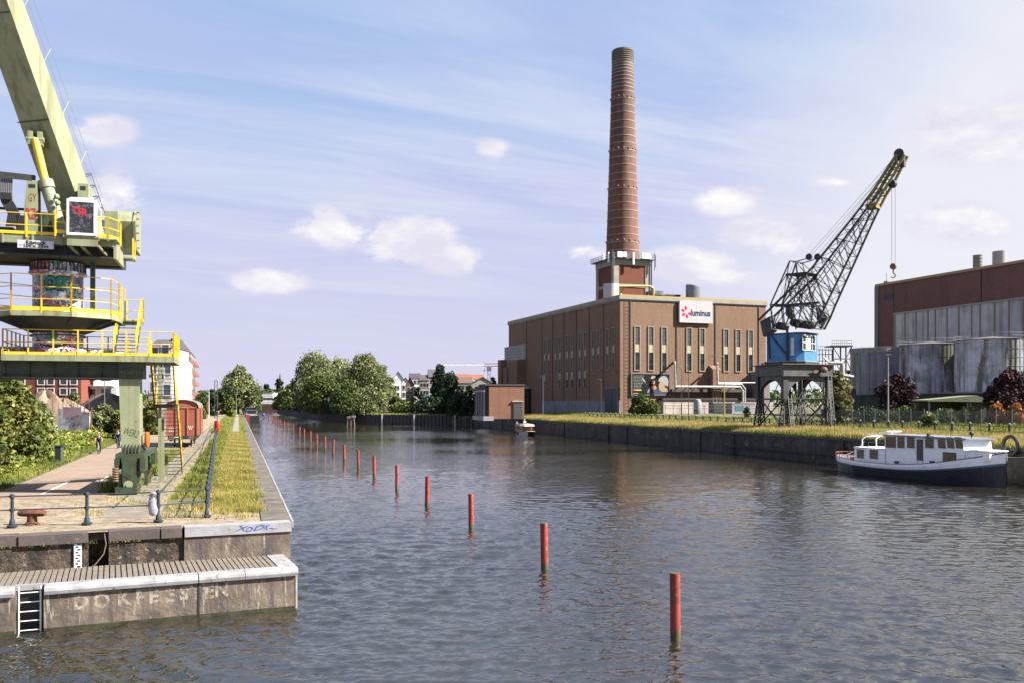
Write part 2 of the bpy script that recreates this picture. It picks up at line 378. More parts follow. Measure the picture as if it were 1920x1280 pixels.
# asphalt path: pinkish beige, following the measured edges
asph = mat('path_asphalt', (.44, .315, .225), .9, (.34, .245, .18), .45, .35, .65, .006, 30, spots=(1.1, .63, (.25, .19, .14)), det=9)
def pathL(Y): return -24.1 - .332 * (Y - 42.5)
pth = MB()
def pathR(Y):
    return (-18.9 - .332 * (Y - 42.5)) if Y < 66 else (-15.9 - .329 * (Y - 42) if Y > 78 else (-18.9 - .332 * (Y - 42.5)) * (78 - Y) / 12 + (-15.9 - .329 * (Y - 42)) * (Y - 66) / 12)
ys = [39.5, 42, 50, 58, 66, 72, 78, 100, 140, 200, 300, 450, 700]
for a, c in zip(ys, ys[1:]): pth.quad((pathL(a), a, ZL + .012), (pathR(a), a, ZL + .012), (pathR(c), c, ZL + .012), (pathL(c), c, ZL + .012))
struct(pth.build('path', asph))
lm = MB()
for p0, p1 in (((203, 892), (190, 900)), ((131, 902), (78, 926)), ((226, 872), (217, 877))):
    A = gnd(*p0); B = gnd(*p1); d = (B - A).normalized(); s_ = Vector((d.y, -d.x, 0)) * .06
    lm.quad(*[(p.x, p.y, ZL + .016) for p in (A - s_, A + s_, B + s_, B - s_)])
struct(lm.build('path_marking', mat('road_paint', (.75, .72, .62), .8)))
# grass ground left of the path
vg = MB(); ys = [41.5, 45, 70, 100, 140, 200, 300, 450, 700]
for a, c in zip(ys, ys[1:]): vg.quad((-700, a, ZL + .006), (pathL(a) - .05, a, ZL + .006), (pathL(c) - .05, c, ZL + .006), (-700, c, ZL + .006))
struct(vg.build('grass_verge', soil))
# rails sunk in the slab
rl = MB()
for e in (5.2, 6.5):
    rl.slab([(edgeL(36, e), 36, ZL + .01), (edgeL(36, e + .07), 36, ZL + .01), (edgeL(170, e + .07), 170, ZL + .01), (edgeL(170, e), 170, ZL + .01)][::-1], (0, 0, .02))
tag(rl.build('crane_rails', mat('rail_steel', (.09, .07, .055), .6, metal=.4)), 'two dark rails set flush in the old track slab of the left quay', 'rails')

# right bank
RQ = [(75, -20), (41.8, 73.6), (9.0, 189), (-7.6, 252), (-12.6, 258)]      # quay edge from near to the recess
def edgeR(Y, d=0.0):                                                       # nominal line Y->X, d metres inland
    return 41.8 - .2843 * (Y - 73.6) + d * 1.04
BW = [(-14.2, 258), (-13.9, 275), (-44, 286), (-75, 352), (-156, 600)]     # sheet-pile quay of the spit
rg = MB()
far = [(-160, 700), (-170, 4000), (3000, 4000), (3000, -60)]
inner = [(edgeR(Y, 14), Y) for Y in (-20, 73.6, 189, 240)]
# sloped strip and raised yard
ysr = [-20, 40, 73.6, 110, 150, 189, 220, 252]
for a, c in zip(ysr, ysr[1:]):
    for (d0, z0), (d1, z1) in (((0, ZR), (9, 3.1)), ((9, 3.1), (20, 3.9)), ((20, 3.9), (900, 3.9))):
        rg.quad((edgeR(a, d0), a, z0), (edgeR(a, d1), a, z1), (edgeR(c, d1), c, z1), (edgeR(c, d0), c, z0))
rgm = mat('bank_ground', (.12, .12, .05), .95, (.24, .2, .10), .3, .4, .6, .03, 6)
rg.poly([(edgeR(252, 0), 252, ZR), (edgeR(252, 9), 252, 3.1), (edgeR(252, 20), 252, 3.9), (900, 252, 3.9), (3000, 900, 3.9), (2000, 4000, 3.9), (-170, 4000, 3.9), (-156, 600, ZR), (-75, 352, ZR), (-44, 286, ZR), (-13.9, 275, ZR)])
struct(rg.build('right_bank_ground', rgm))
# far ground beyond everything, at water level so the sheet reaches the horizon
struct(MB().quad((-9000, 690, -.3), (9000, 690, -.3), (9000, 11000, -.3), (-9000, 11000, -.3)).build('far_ground', rgm))

# ---- quay walls (things) ----
def wallstrip(mb, pts, z0, z1, th=.8, side=1):
    for (x0, y0), (x1, y1) in zip(pts, pts[1:]):
        d = Vector((x1 - x0, y1 - y0, 0)).normalized(); n = Vector((-d.y, d.x, 0)) * th * side
        mb.slab([(x0, y0, z0), (x1, y1, z0), (x1 + n.x, y1 + n.y, z0), (x0 + n.x, y0 + n.y, z0)], (0, 0, z1 - z0))
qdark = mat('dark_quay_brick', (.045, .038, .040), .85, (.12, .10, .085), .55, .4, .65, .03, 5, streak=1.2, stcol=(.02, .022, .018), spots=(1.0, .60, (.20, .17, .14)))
qw = thing('quay_wall', 'dark weathered stone quay wall along the right bank below the tall grass', 'quay wall', (41.8, 73.6, 0))
P = lambda pts: [(x - 41.8, y - 73.6) for x, y in pts]
e1 = [(edgeR(-20), -20), (edgeR(60), 60), (edgeR(110), 110), (edgeR(189), 189), (edgeR(252), 252)]
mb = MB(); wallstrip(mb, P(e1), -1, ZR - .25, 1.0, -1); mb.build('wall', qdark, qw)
mb = MB(); wallstrip(mb, [(x - .06, y) for x, y in P(e1)], ZR - .25, ZR + .03, .9, -1); mb.build('coping', mat('dark_coping', (.12, .11, .10), .9, (.2, .18, .15), .8), qw)
mb = MB()
for Y in (33, 47.5, 58, 71, 79, 96, 118, 127, 152, 160, 183, 206, 229, 241): mb.box(edgeR(Y) - 41.8 - .22, edgeR(Y) - 41.8 + .05, Y - 73.6 - .13, Y - 73.6 + .13, -.5, ZR - .3)
mb.bar((edgeR(92) - 41.8 - .2, 92 - 73.6, 1.0), (edgeR(121) - 41.8 - .2, 121 - 73.6, 1.0), .16, .22)
mb.build('timber_fender', mat('fender_timber', (.035, .03, .028), .85, (.07, .06, .05), 2), qw)
mb = MB()
for Y in (92, 133, 171, 214):
    x = edgeR(Y) - 41.8 - .3
    for s_ in (-.2, .2): mb.tube((x, Y - 73.6 + s_, -.3), (x, Y - 73.6 + s_, ZR + .3), .03, 5)
    for z in np.arange(0, 3, .3): mb.tube((x, Y - 73.8, z), (x, Y - 73.4, z), .02, 4)
mb.build('wall_ladders', mat('rusty_steel', (.12, .06, .035), .8), qw)

pile = mat('navy_sheet_pile', (.035, .033, .055), .6, (.055, .05, .07), .8, .4, .6, streak=1.0, stcol=(.07, .05, .04))
sp = thing('sheet_pile_wall', 'dark navy corrugated sheet pile wall round the grassy spit in mid distance', 'quay wall', (-14, 275, 0))
mb = MB(); pts = [(x + 14, y - 275) for x, y in BW[1:]]
for (x0, y0), (x1, y1) in zip(pts, pts[1:]):
    L = math.hypot(x1 - x0, y1 - y0); n = int(L / 1.2); d = Vector((x1 - x0, y1 - y0, 0)) / L; nn = Vector((-d.y, d.x, 0))
    if nn.y > 0: nn = -nn
    pr = []
    for i in range(n):
        for f, o_ in ((0, 0), (.35, 0), (.5, .3), (.85, .3)):
            q = Vector((x0, y0, 0)) + d * ((i + f) * L / n) + nn * o_; pr.append(q)
    pr.append(Vector((x1, y1, 0)))
    for a, c in zip(pr, pr[1:]): mb.quad((a.x, a.y, -1), (c.x, c.y, -1), (c.x, c.y, 2.7), (a.x, a.y, 2.7))
mb.build('piling', pile, sp)
mb = MB(); wallstrip(mb, [(x, y - .35) for x, y in pts], 2.7, 3.0, .9, -1); mb.build('capping_beam', mat('pile_cap', (.10, .095, .11), .8), sp)
mb = MB()
for i, f in enumerate((.12, .55, .9)):
    x = -13.9 + (-44 + 13.9) * f + 14; y = 275 + 11 * f - 275 - .75; mb.box(x - .2, x + .2, y, y + .3, -.3, 3.1)
each(mb, 'depth_post', mat('white_post', (.6, .6, .6), .6), sp)
rc = thing('recess_wall', 'broken old masonry corner with timber piles between the two right quay walls', 'wall', (-10, 262, 0))
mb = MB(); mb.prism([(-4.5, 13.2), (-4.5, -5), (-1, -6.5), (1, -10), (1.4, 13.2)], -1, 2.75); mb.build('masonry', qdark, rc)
mb = MB()
for i in range(9):
    x = -7 + i * .9; mb.box(x, x + .28, -7.5 + (i % 3) * .8 + abs(i - 5) * .5, -7.1 + (i % 3) * .8 + abs(i - 5) * .5, -.6, 1.6 + 1.3 * ((i * 37) % 5) / 5)
each(mb, 'timber_pile', mat('old_pile', (.10, .085, .07), .9, (.25, .23, .2), 1.5, .45, .6), rc)
# ================= near left quay: wall, coping, ledge, railing =================
stone = mat('rough_quay_stone', (.17, .125, .09), .95, (.05, .038, .03), 1.6, .40, .58, .10, 6, streak=2.2, stcol=(.04, .035, .025), spots=(5, .57, (.36, .29, .21)), det=9)
facec = mat('stained_concrete', (.31, .24, .185), .9, (.13, .10, .085), 1.1, .38, .60, .03, 9, streak=3.2, stcol=(.09, .075, .08), spots=(8, .58, (.46, .40, .32)), det=9)
coping = mat('coping_stone', (.15, .115, .105), .85, (.10, .08, .08), 1.2, .4, .6, .012, 8, spots=(5, .63, (.28, .24, .2)))
pale = mat('pale_painted_edge', (.50, .50, .54), .7, (.36, .35, .36), 2.0, .42, .66, .006, 12, spots=(3.2, .62, (.22, .19, .16)))
A0 = FL[0]                                            # quay corner
fa = math.atan2(-fd.y, -fd.x)                          # local x points right along the front
qf = Frame(A0, fa)                                     # x<=0 towards left of picture, y>0 inland
nq = thing('near_quay_wall', 'rough brown stone wall of the near left quay with dark coping blocks', 'quay wall', A0, fa)
mb = MB(-0); zt = ZL
# the face: left rough masonry (with vertical recess), right smoother block
ra, rb = qf.fy(165, 1010).x, qf.fy(204, 1010).x; mb.box(-60, ra, 0, 1.2, -1, zt - .32); mb.box(rb, -3.55, 0, 1.2, -1, zt - .32); mb.box(ra, rb, .8, 1.2, -1, zt - .32)
mb.build('masonry', stone, nq)
mb = MB(); mb.box(-3.52, 0, -.10, 1.2, -1, zt - .30)
mb.build('end_block', facec, nq)
mb = MB(); x = -30.0; rr = random.Random(4)
while x < -3.6:
    L = min(rr.uniform(1.2, 2.4), -3.56 - x)
    if L < .5: L = -3.56 - x
    jit = rr.uniform(-.04, .02)
    xa, xb = x + .015, x + L - .015
    segs = [(xa, min(xb, ra)), (max(xa, rb), xb)] if (xa < rb and xb > ra) else [(xa, xb)]
    for sa, sb in segs:
        if sb > sa + .1: mb.box(sa, sb, -.08 + jit, .62, zt - .30, zt + .03 + jit * .3)
    x += L
mb.box(ra + .01, rb - .01, .4, .62, zt - .3, zt + .02); mb.build('coping', coping, nq)
mb = MB(); mb.box(-3.5, .02, -.16, .5, zt - .29, zt + .04); mb.build('pale_coping', pale, nq)
sv_, sf_ = text_mesh("XODK~", .40, .004)
ink = mat('blue_ink', (.04, .10, .50), .6)
mb = MB(); mb.merge(sv_, sf_, lambda p: (p[0] * .95 - 1.15 + p[1] * .45 + .05 * math.sin(p[0] * 9), -.166, zt - .12 + p[1] * .6 + .03 * math.sin(p[0] * 7))); mb.build('graffiti', ink, nq)
# canal side of the left quay
sw = thing('canal_side_wall', 'long concrete canal wall of the left quay with a broad worn coping', 'quay wall', A0, math.atan2(.957, -.2905))
mb = MB(); mb.box(.4, 690, 0, 1.0, -1, zt - .06); mb.build('wall', facec, sw)
mb = MB(); x = 0.3
while x < 300: mb.box(x + .01, min(x + 2.4, 300) - .01, -.05, .95, zt - .06, zt + .035 + .01 * math.sin(x)); x += 2.4
mb.box(300, 690, -.05, .95, zt - .06, zt + .03)
mb.build('coping', conc, sw)
mb = MB(); mb.box(.02, 300, -.12, -.052, zt - .16, zt + .045); mb.build('edge_trim', pale, sw)
mb = MB()
for x in (13, 13.6, 14.2, 27, 48): mb.box(x, x + .16, .1, .7, zt + .03, zt + .07)
mb.tube((13, .95, zt), (13, .95, zt + .5), .04); mb.build('cleat', mat('bare_steel', (.4, .36, .32), .5, metal=.3), sw)

# ---- lower ledge (boardwalk on a concrete block) ----
LA = Vector((-6.94, 28.97, 0)); LBp = Vector((-14.5, 25.6, 0)); la = math.atan2((LA - LBp).y, (LA - LBp).x)
led = thing('lower_landing', 'low concrete landing stage with ribbed timber deck at the waterline', 'landing stage', LA, la)
lf = Frame(LA, la); zd = 1.28
bk = lambda x: 3.05 + .03 * (-x) * -0.55
# ladder recess
rx0, rx1 = lf.fy(82, 1150).x, lf.fy(28, 1150).x
rx1, rx0 = rx0, rx1
mb = MB(); mb.box(-40, rx0, 0, 1.5, -1.5, zd - .14); mb.box(rx1, -.02, 0, 3.4, -1.5, zd - .14); mb.box(rx0 + .002, rx1 - .002, .62, 1.5, -1.5, zd - .14)
mb.build('concrete_wall', facec, led)
xj = lf.fy(372, 1120).x
mb = MB(); mb.box(xj - .03, xj + .03, -.012, .3, -1, zd - .15); mb.build('joint', mat('dark_gap', (.015, .014, .012), .9), led)
mb = MB(); mb.box(rx0 + .003, rx1 - .003, .60, .615, -1, zd - .15); mb.build('recess_back', mat('black_slot_back', (.018, .018, .016), .5), led)  # near-black sheet across the back of the ladder slot
mb = MB()
def rnd_edge(mb, x0, x1):
    pr = [(-.10, -.20), (-.13, -.10), (-.11, -.02), (-.04, .035), (.08, .05), (.42, .05), (.42, -.135), (-.0, -.135)]
    mb.slab([(x0, y, zd + z) for y, z in pr], (x1 - x0, 0, 0))
rnd_edge(mb, -40, rx0 - .02); rnd_edge(mb, rx1 + .02, xj - .015); rnd_edge(mb, xj + .015, -1.6); rnd_edge(mb, -1.585, .05)
mb.box(-.50, .06, .43, 3.3, zd - .135, zd + .05); mb.box(rx0 - .018, rx1 + .018, .45, .62, zd - .13, zd + .03)
mb.build('pale_kerb', pale, led)
mb = MB(); mb.box(-.02, .04, -.02, 3.3, -1, zd - .14); mb.build('end_trim', mat('end_trim', (.55, .53, .5), .8, (.4, .37, .33), 2), led)
deck = mat('deck_board', (.30, .255, .21), .85, (.22, .185, .15), 2.5, .35, .65, .004, 20)
mb = MB(); x = -34.0; rr = random.Random(3)
while x < -.62:
    y1 = 3.25 - (-x) * .045; 
    mb.box(x, x + .128, .47 if not rx0 - .02 < x < rx1 + .02 else .64, y1, zd - .12, zd + .028 + rr.uniform(-.008, .008)); x += .165
mb.build('deck_boards', deck, led)
mb = MB(); mb.box(-34, -.52, .46, 3.6, zd - .14, zd - .085); mb.build('deck_base', mat('deck_base', (.13, .105, .085), .9), led)
# faded letters
mb = MB(); let = []
for ch, px, py in (('D', 152, 1129), ('O', 190, 1126), ('K', 232, 1122), ('F', 262, 1120), ('E', 288, 1118), ('E', 318, 1116), ('S', 345, 1113), ('T', 366, 1111), ('E', 392, 1109), ('N', 416, 1106)):
    p = lf.fy(px, py, -.008); vs, fs = text_mesh(ch, .58, .02)
    vs = [(x * .95, y) for x, y, _ in vs]
    mb.merge([(x, y, 0) for x, y in vs], fs, lambda q: (q[0] + p.x, -.008, q[1] + p.z))
fade = bpy.data.materials.new('faded_lettering'); fade.use_nodes = True; t = NT(fade.node_tree); b = t.n['Principled BSDF']
co = t.node('ShaderNodeTexCoord').outputs['Object']
b.inputs['Base Color'].default_value = (.42, .37, .31, 1); b.inputs['Roughness'].default_value = .9
tr = t.node('ShaderNodeBsdfTransparent'); mx = t.node('ShaderNodeMixShader')
t.link(t.ramp(t.noise(co, 5, 6, .7), [(.42, .03), (.62, .6)]), mx.inputs[0]); t.link(tr.outputs[0], mx.inputs[1]); t.link(b.outputs[0], mx.inputs[2]); t.link(mx.outputs[0], t.n['Material Output'].inputs[0])
mb.build('faded_lettering', fade, led)
# green slime line at waterline
mb = MB(); mb.box(-40, rx0 - .01, -.012, .1, -.5, .10); mb.box(rx1 + .01, .0, -.012, .1, -.5, .10); mb.build('algae_line', mat('algae', (.02, .022, .008), .6, (.05, .06, .015), 5), led)
# ladder
lad = thing('water_ladder', 'white steel ladder in the dark slot of the concrete landing', 'ladder', lf.o + lf.u * ((rx0 + rx1) / 2), la)
mb = MB(); w_ = (rx1 - rx0)
for s_ in (-.28, .28): mb.tube((s_, .12, -.9), (s_, .12, zd + .05), .028, 6)
mb.build('stile', mat('ladder_steel', (.62, .63, .65), .45, metal=.2), lad)
mb = MB()
for i in range(8): mb.tube((-.28, .12, zd - .14 - .27 * i), (.28, .12, zd - .14 - .27 * i), .018, 6)
mb.build('rungs', _m['ladder_steel'], lad)
# depth gauge board + hanging rope
p = qf.fy(146, 1030, -.03)
gb = thing('water_gauge', 'white water level board with black marks on the stone quay wall', 'gauge', qf.o + qf.u * p.x + Vector((0, 0, 1.28)), fa)
mb = MB(); mb.box(-.11, .11, -.06, -.005, 0, .86); mb.build('board', mat('white_enamel', (.62, .62, .66), .5), gb)
mb = MB()
for i in range(9): mb.box(-.07 if i % 2 else -.02, .02 if i % 2 else .08, -.064, -.061, .04 + i * .09, .085 + i * .09)
mb.box(-.11, .11, -.066, -.061, .80, .86); mb.build('marks', mat('black_paint', (.015, .015, .018), .5), gb)
p = qf.fy(196, 1010, .2); rp = MB(); pts = [(0, 0, 2.35), (.05, -.05, 2.0), (-.02, -.08, 1.7), (-.25, -.1, 1.4), (-.38, -.1, 1.3)]
rp.path(pts, .02); o = rp.build('rope', mat('old_rope', (.25, .2, .12), .9)); o.location = qf.o + qf.u * p.x; o.rotation_euler = (0, 0, fa); tag(o, 'frayed rope hanging down the slot in the stone quay wall', 'rope')

# ---- railing ----
rail = mat('railing_paint', (.06, .08, .115), .65, (.035, .05, .07), 3, spec=.2)
def post_mb():
    mb = MB(); mb.lathe([(.17, 0), (.17, .05), (.10, .08), (.085, .22), (.075, .24), (.055, .27), (.055, .52), (.085, .535), (.085, .62), (.055, .635), (.055, .98), (.085, .995), (.085, 1.07), (.06, 1.11), (.001, 1.125)], 10); return mb
base = [gnd(15, 988, ZL + .03), gnd(163, 982, ZL + .03), gnd(297, 977, ZL + .03), gnd(388, 968, ZL + .03)]
base[0] = base[1] + (base[1] - base[2]) * 1.0
allp = [base[0] + (base[0] - base[1]) * k_ for k_ in (3, 2, 1)] + base
fr = thing('front_railing', 'dark blue two-bar railing on cast posts along the front edge of the left quay', 'railing', (base[3].x, base[3].y, ZL + .03))
for q in allp:
    o = post_mb().build('post', rail, fr, smooth=True); o.location = (q.x - base[3].x, q.y - base[3].y, 0)
mb = MB()
for z in (.578, 1.03):
    for a, c in zip(allp, allp[1:]): mb.tube((a.x - base[3].x, a.y - base[3].y, z), (c.x - base[3].x, c.y - base[3].y, z), .024, 6)
mb.build('bars', rail, fr, smooth=True)
sr = thing('canal_railing', 'dark railing with lattice panels running away along the left quay grass', 'railing', (base[3].x, base[3].y, ZL + .01))
n = 62; sp_ = 2.75
dirr = Vector((-.3085, .951, 0)).normalized(); pm = post_mb(); pmo = None
mbb = MB(); mbl = MB()
for i in range(1, n):
    q = dirr * (i * sp_); q0 = dirr * ((i - 1) * sp_)
    if pmo is None: pmo = pm.build('post', rail, sr, smooth=True); o = pmo
    else: o = pmo.copy(); COL.objects.link(o)
    o.location = q
    for z in (.578, 1.03): mbb.tube((q0.x, q0.y, z), (q.x, q.y, z), .024, 5)
    if i < 34:
        m_ = 9
        for j in range(m_):
            a = q0.lerp(q, j / m_); c = q0.lerp(q, (j + 1) / m_)
            mbl.bar((a.x, a.y, .1), (c.x, c.y, 1.02), .012, .012); mbl.bar((a.x, a.y, 1.02), (c.x, c.y, .1), .012, .012)
mbb.build('bars', rail, sr); mbl.build('lattice', rail, sr)
# life-buoy sleeve tied to the front railing
p = at(286, 935, base[2].y - .15)
lb = thing('lifebuoy_cover', 'pale crumpled cover hanging from the front railing near its last post', 'cover', (p.x, p.y, ZL + .25))
mb = MB(); mb.lathe([(.02, 0), (.13, .05), (.17, .2), (.16, .42), (.10, .62), (.07, .72), (.12, .80), (.03, .84)], 12)
mb.v = [(x * 1.0 + .03 * math.sin(9 * z + 3 * x), y * .55, z) for x, y, z in mb.v]; mb.build('cover', mat('pale_plastic', (.55, .55, .66), .5, (.35, .35, .45), 5), lb, smooth=True)
mb = MB(); mb.lathe([(.125, .70), (.14, .715), (.125, .73)], 10); mb.build('strap', mat('dark_strap', (.06, .06, .08), .6), lb)
# red life-ring case on the canal railing
p = sr.location + dirr * (gnd(414, 845).y - 33.3)
q = sr.location + dirr * 84
rb = thing('lifebuoy_case', 'bright red lifebuoy case standing up from the canal railing', 'lifebuoy case', (q.x + .12, q.y, ZL))
mb = MB(); mb.lathe([(.02, .55), (.30, .60), (.33, .75), (.33, 1.9), (.26, 2.0), (.02, 2.02)], 12); mb.v = [(x, y * .5, z) for x, y, z in mb.v]; mb.build('case', mat('signal_red', (.62, .03, .02), .4), rb, smooth=True)
mb = MB(); mb.tube((0, 0, 0), (0, 0, .6), .04); mb.build('post', rail, rb)
# bollard
g = gnd(47, 986, ZL)
bo = thing('mooring_bollard', 'rust red T-headed mooring bollard behind the front railing', 'bollard', (g.x, g.y + .45, ZL))
rust = mat('rust', (.27, .085, .04), .85, (.14, .05, .03), 6, .4, .6, .01, 20)
mb = MB(); mb.lathe([(.26, 0), (.26, .04), (.17, .10), (.15, .3), (.17, .42), (.001, .44)], 14); mb.build('stem', rust, bo, smooth=True)
mb = MB()
prof = [(-.48, .04), (-.46, .09), (-.38, .115), (-.2, .125), (0, .14), (.2, .125), (.38, .115), (.46, .09), (.48, .04)]
n_ = 10; vs = []
for x, r in prof:
    for i in range(n_): th = 2 * math.pi * i / n_; vs.append((x, r * 1.25 * math.cos(th), .40 + r * math.sin(th) - .12 * (abs(x) / .48) ** 3 * 0))
fs = [(j * n_ + i, j * n_ + (i + 1) % n_, (j + 1) * n_ + (i + 1) % n_, (j + 1) * n_ + i) for j in range(8) for i in range(n_)] + [tuple(range(n_))[::-1], tuple(range(8 * n_, 9 * n_))]
mb._add(vs, fs); mb.build('head', rust, bo, smooth=True)

# ---- red piles in the water ----
redp = bpy.data.materials.new('pile_red_paint'); redp.use_nodes = True; t = NT(redp.node_tree); b = t.n['Principled BSDF']
co = t.node('ShaderNodeTexCoord').outputs['Object']; oi = t.node('ShaderNodeObjectInfo').outputs['Random']
s = t.node('ShaderNodeSeparateXYZ'); t.link(co, s.inputs[0])
nz = t.noise(t.vmath('ADD', t.vmath('MULTIPLY', co, (5, 5, 1.3)), t.vmath('SCALE', (17, 5, 3), oi)), 1.6, 6, .65)
c = t.mix(t.ramp(nz, [(.5, 0), (.62, 1)]), (.20, .017, .010), (.075, .011, .009))
c = t.mix(t.ramp(t.noise(t.vmath('MULTIPLY', co, (9, 9, 2)), 1.5, 4), [(.62, 0), (.68, .8)]), c, (.30, .17, .09))
c = t.mix(t.ramp(s.outputs[2], [(.16, 1), (.42, 0)]), c, (.035, .03, .010))
c = t.mix(t.ramp(t.noise(t.vmath('ADD', t.vmath('MULTIPLY', co, (16, 16, 1.1)), t.vmath('SCALE', (31, 7, 5), oi)), 1.0, 4, .6), [(.64, 0), (.70, .75)]), c, (.22, .19, .17))
t.val(b.inputs['Base Color'], c); b.inputs['Roughness'].default_value = .6
topm = mat('pile_top', (.16, .08, .05), .9, (.09, .06, .04), 6)
Ys = [25.07, 35.75, 47, 58, 69, 80.5, 91, 103, 115, 126, 139, 151, 165, 178, 198, 220, 237, 257, 271, 287, 307, 317, 356, 408]
ordn = ['nearest', 'second', 'third', 'fourth', 'fifth', 'sixth', 'seventh', 'eighth', 'ninth', 'tenth', 'eleventh', 'twelfth', 'thirteenth', 'fourteenth', 'fifteenth', 'sixteenth', 'seventeenth', 'eighteenth', 'nineteenth', 'twentieth', 'twenty-first', 'twenty-second', 'second to last', 'farthest']
def pile_px(Y): return 446 + 820.6 * 25.07 / Y
proto = None
for i, Y in enumerate(Ys):
    lab = '%s red wooden pile in the canal row, counted from the viewer' % ordn[i]
    if i == 0:
        proto = thing('mooring_pile', lab, 'pile', (0, 0, 0), 0, 'row of red piles in the canal')
        mb = MB(); 
        mb.lathe([(.145, -1.5), (.145, 0), (.147, .5), (.142, 1.2), (.146, 1.86)], 14); mb.build('shaft', redp, proto, smooth=True)
        mb = MB(); mb.lathe([(.146, 1.86), (.135, 1.885), (.001, 1.89)], 14); mb.build('top', topm, proto)
        o = proto
    else:
        o = copy_tree(proto); tag(o, lab, 'pile')
    o.location = ((pile_px(Y) - 960) / F * Y, Y, rng.uniform(-.05, .03) if i else 0); o.rotation_mode = 'ZYX'; o.rotation_euler = (R(rng.normal() * 1.1) if i else 0, R(rng.normal() * 1.3) if i else R(-.6), rng.uniform(0, 6)); o.scale = (1, 1, 1) if i == 0 else (rng.uniform(.92, 1.06),) * 2 + (rng.uniform(.97, 1.03),)
o = thing('channel_marker', 'small blue round marker beside the farthest red pile', 'marker', (at(494, 780, 400).x, 400, 0))
MB().tube((0, 0, -.5), (0, 0, 1.2), .1).build('post', topm, o); mb = MB(); mb.sphere((0, 0, 1.5), .75, 10, 6); mb.build('disc', mat('marker_blue', (.02, .1, .5), .5), o)
p = at(658, 792, 300)
o = thing('weathered_dolphin', 'pale weathered mooring dolphin standing in the water before the navy sheet piling', 'dolphin', (at(658, 792, 262).x, 262, 0))
mb = MB()
for x, y, h_ in ((-1.2, 0, 2.2), (-.6, .4, 2.9), (0, 0, 2.6), (.6, .3, 3.0), (1.1, 0, 2.2)): mb.tube((x, y, -.6), (x * .75, y, h_), .22, 7)
mb.build('timber', mat('bleached_timber', (.30, .22, .2), .9, (.16, .10, .09), 2), o)
mb = MB(); mb.box(-1.1, -.1, -.3, .5, 2.2, 2.7); mb.box(.2, 1.2, -.3, .5, 2.4, 3.0); mb.build('cap', mat('flaking_white', (.5, .46, .5), .8, (.3, .25, .25), 3), o)
# ================= power station and chimney =================
PF = Frame((27.6, 230, 0), R(20.5)); PZ = 3.2
brickA = brick_mat('brown_brick', (.37, .21, .14), (.44, .27, .18), (.28, .21, .16), tone=.5, stain=(.44, .28, .185))
brickB = brick_mat('red_brick', (.25, .075, .045), (.31, .10, .06), (.22, .13, .10), tone=.35)
trim = mat('cream_stone_trim', (.46, .41, .32), .8, (.36, .32, .25), 2)
glassd = mat('dark_window_glass', (.035, .04, .048), .12, (.08, .09, .10), .5, .45, .6, spec=.8)
glassm = mat('grey_window_screen', (.10, .10, .095), .5, (.06, .06, .06), .8)
cream = mat('cream_panel', (.70, .60, .40), .7, (.60, .52, .36), 2)
ps = thing('power_station', 'large flat-roofed brown brick power station with tall narrow windows', 'power station', (27.6, 230, 0), R(20.5))
W_, D_ = PF.fy(1436, 600).x, 82.0; ZT = 33.0
mb = MB(); mb.box(0, W_, 0, D_, PZ, ZT); mb.build('wall', brickA, ps)
zc_ = PF.fy(1164, 564).z
mb = MB(); mb.box(-.35, W_ + .35, -.35, D_ + .3, ZT - .0, ZT + .75); mb.box(-.18, W_ + .18, -.18, D_ + .18, ZT - .3, ZT - .002); mb.build('cornice', mat('grey_cornice', (.50, .48, .42), .8, (.40, .38, .34), .5), ps)
mb = MB(); mb.box(-.2, W_ + .25, -.3, 0, ZT + .752, ZT + 1.2); mb.box(-.3, -.05, .01, D_, ZT + .752, ZT + 1.1); mb.build('roof_edge', mat('ochre_capping', (.62, .42, .08), .6), ps)
mb = MB(); mb.box(.5, W_ - .5, .5, D_ - .5, ZT + .752, ZT + .8); mb.build('roof', mat('roof_felt', (.10, .10, .10), .9), ps)
# vents (small white dots) under the cornice
mb = MB()
for px in list(range(1189, 1265, 16)) + list(range(1348, 1430, 15)): p = PF.fy(px, 569 + (px - 1189) * .045); mb.box(p.x - .16, p.x + .16, -.03, .1, p.z - .2, p.z + .2)
for y in np.arange(2.5, 80, 2.15): mb.box(-.03, .1, y - .15, y + .15, ZT - 1.9, ZT - 1.5)
each(mb, 'vent', trim, ps)
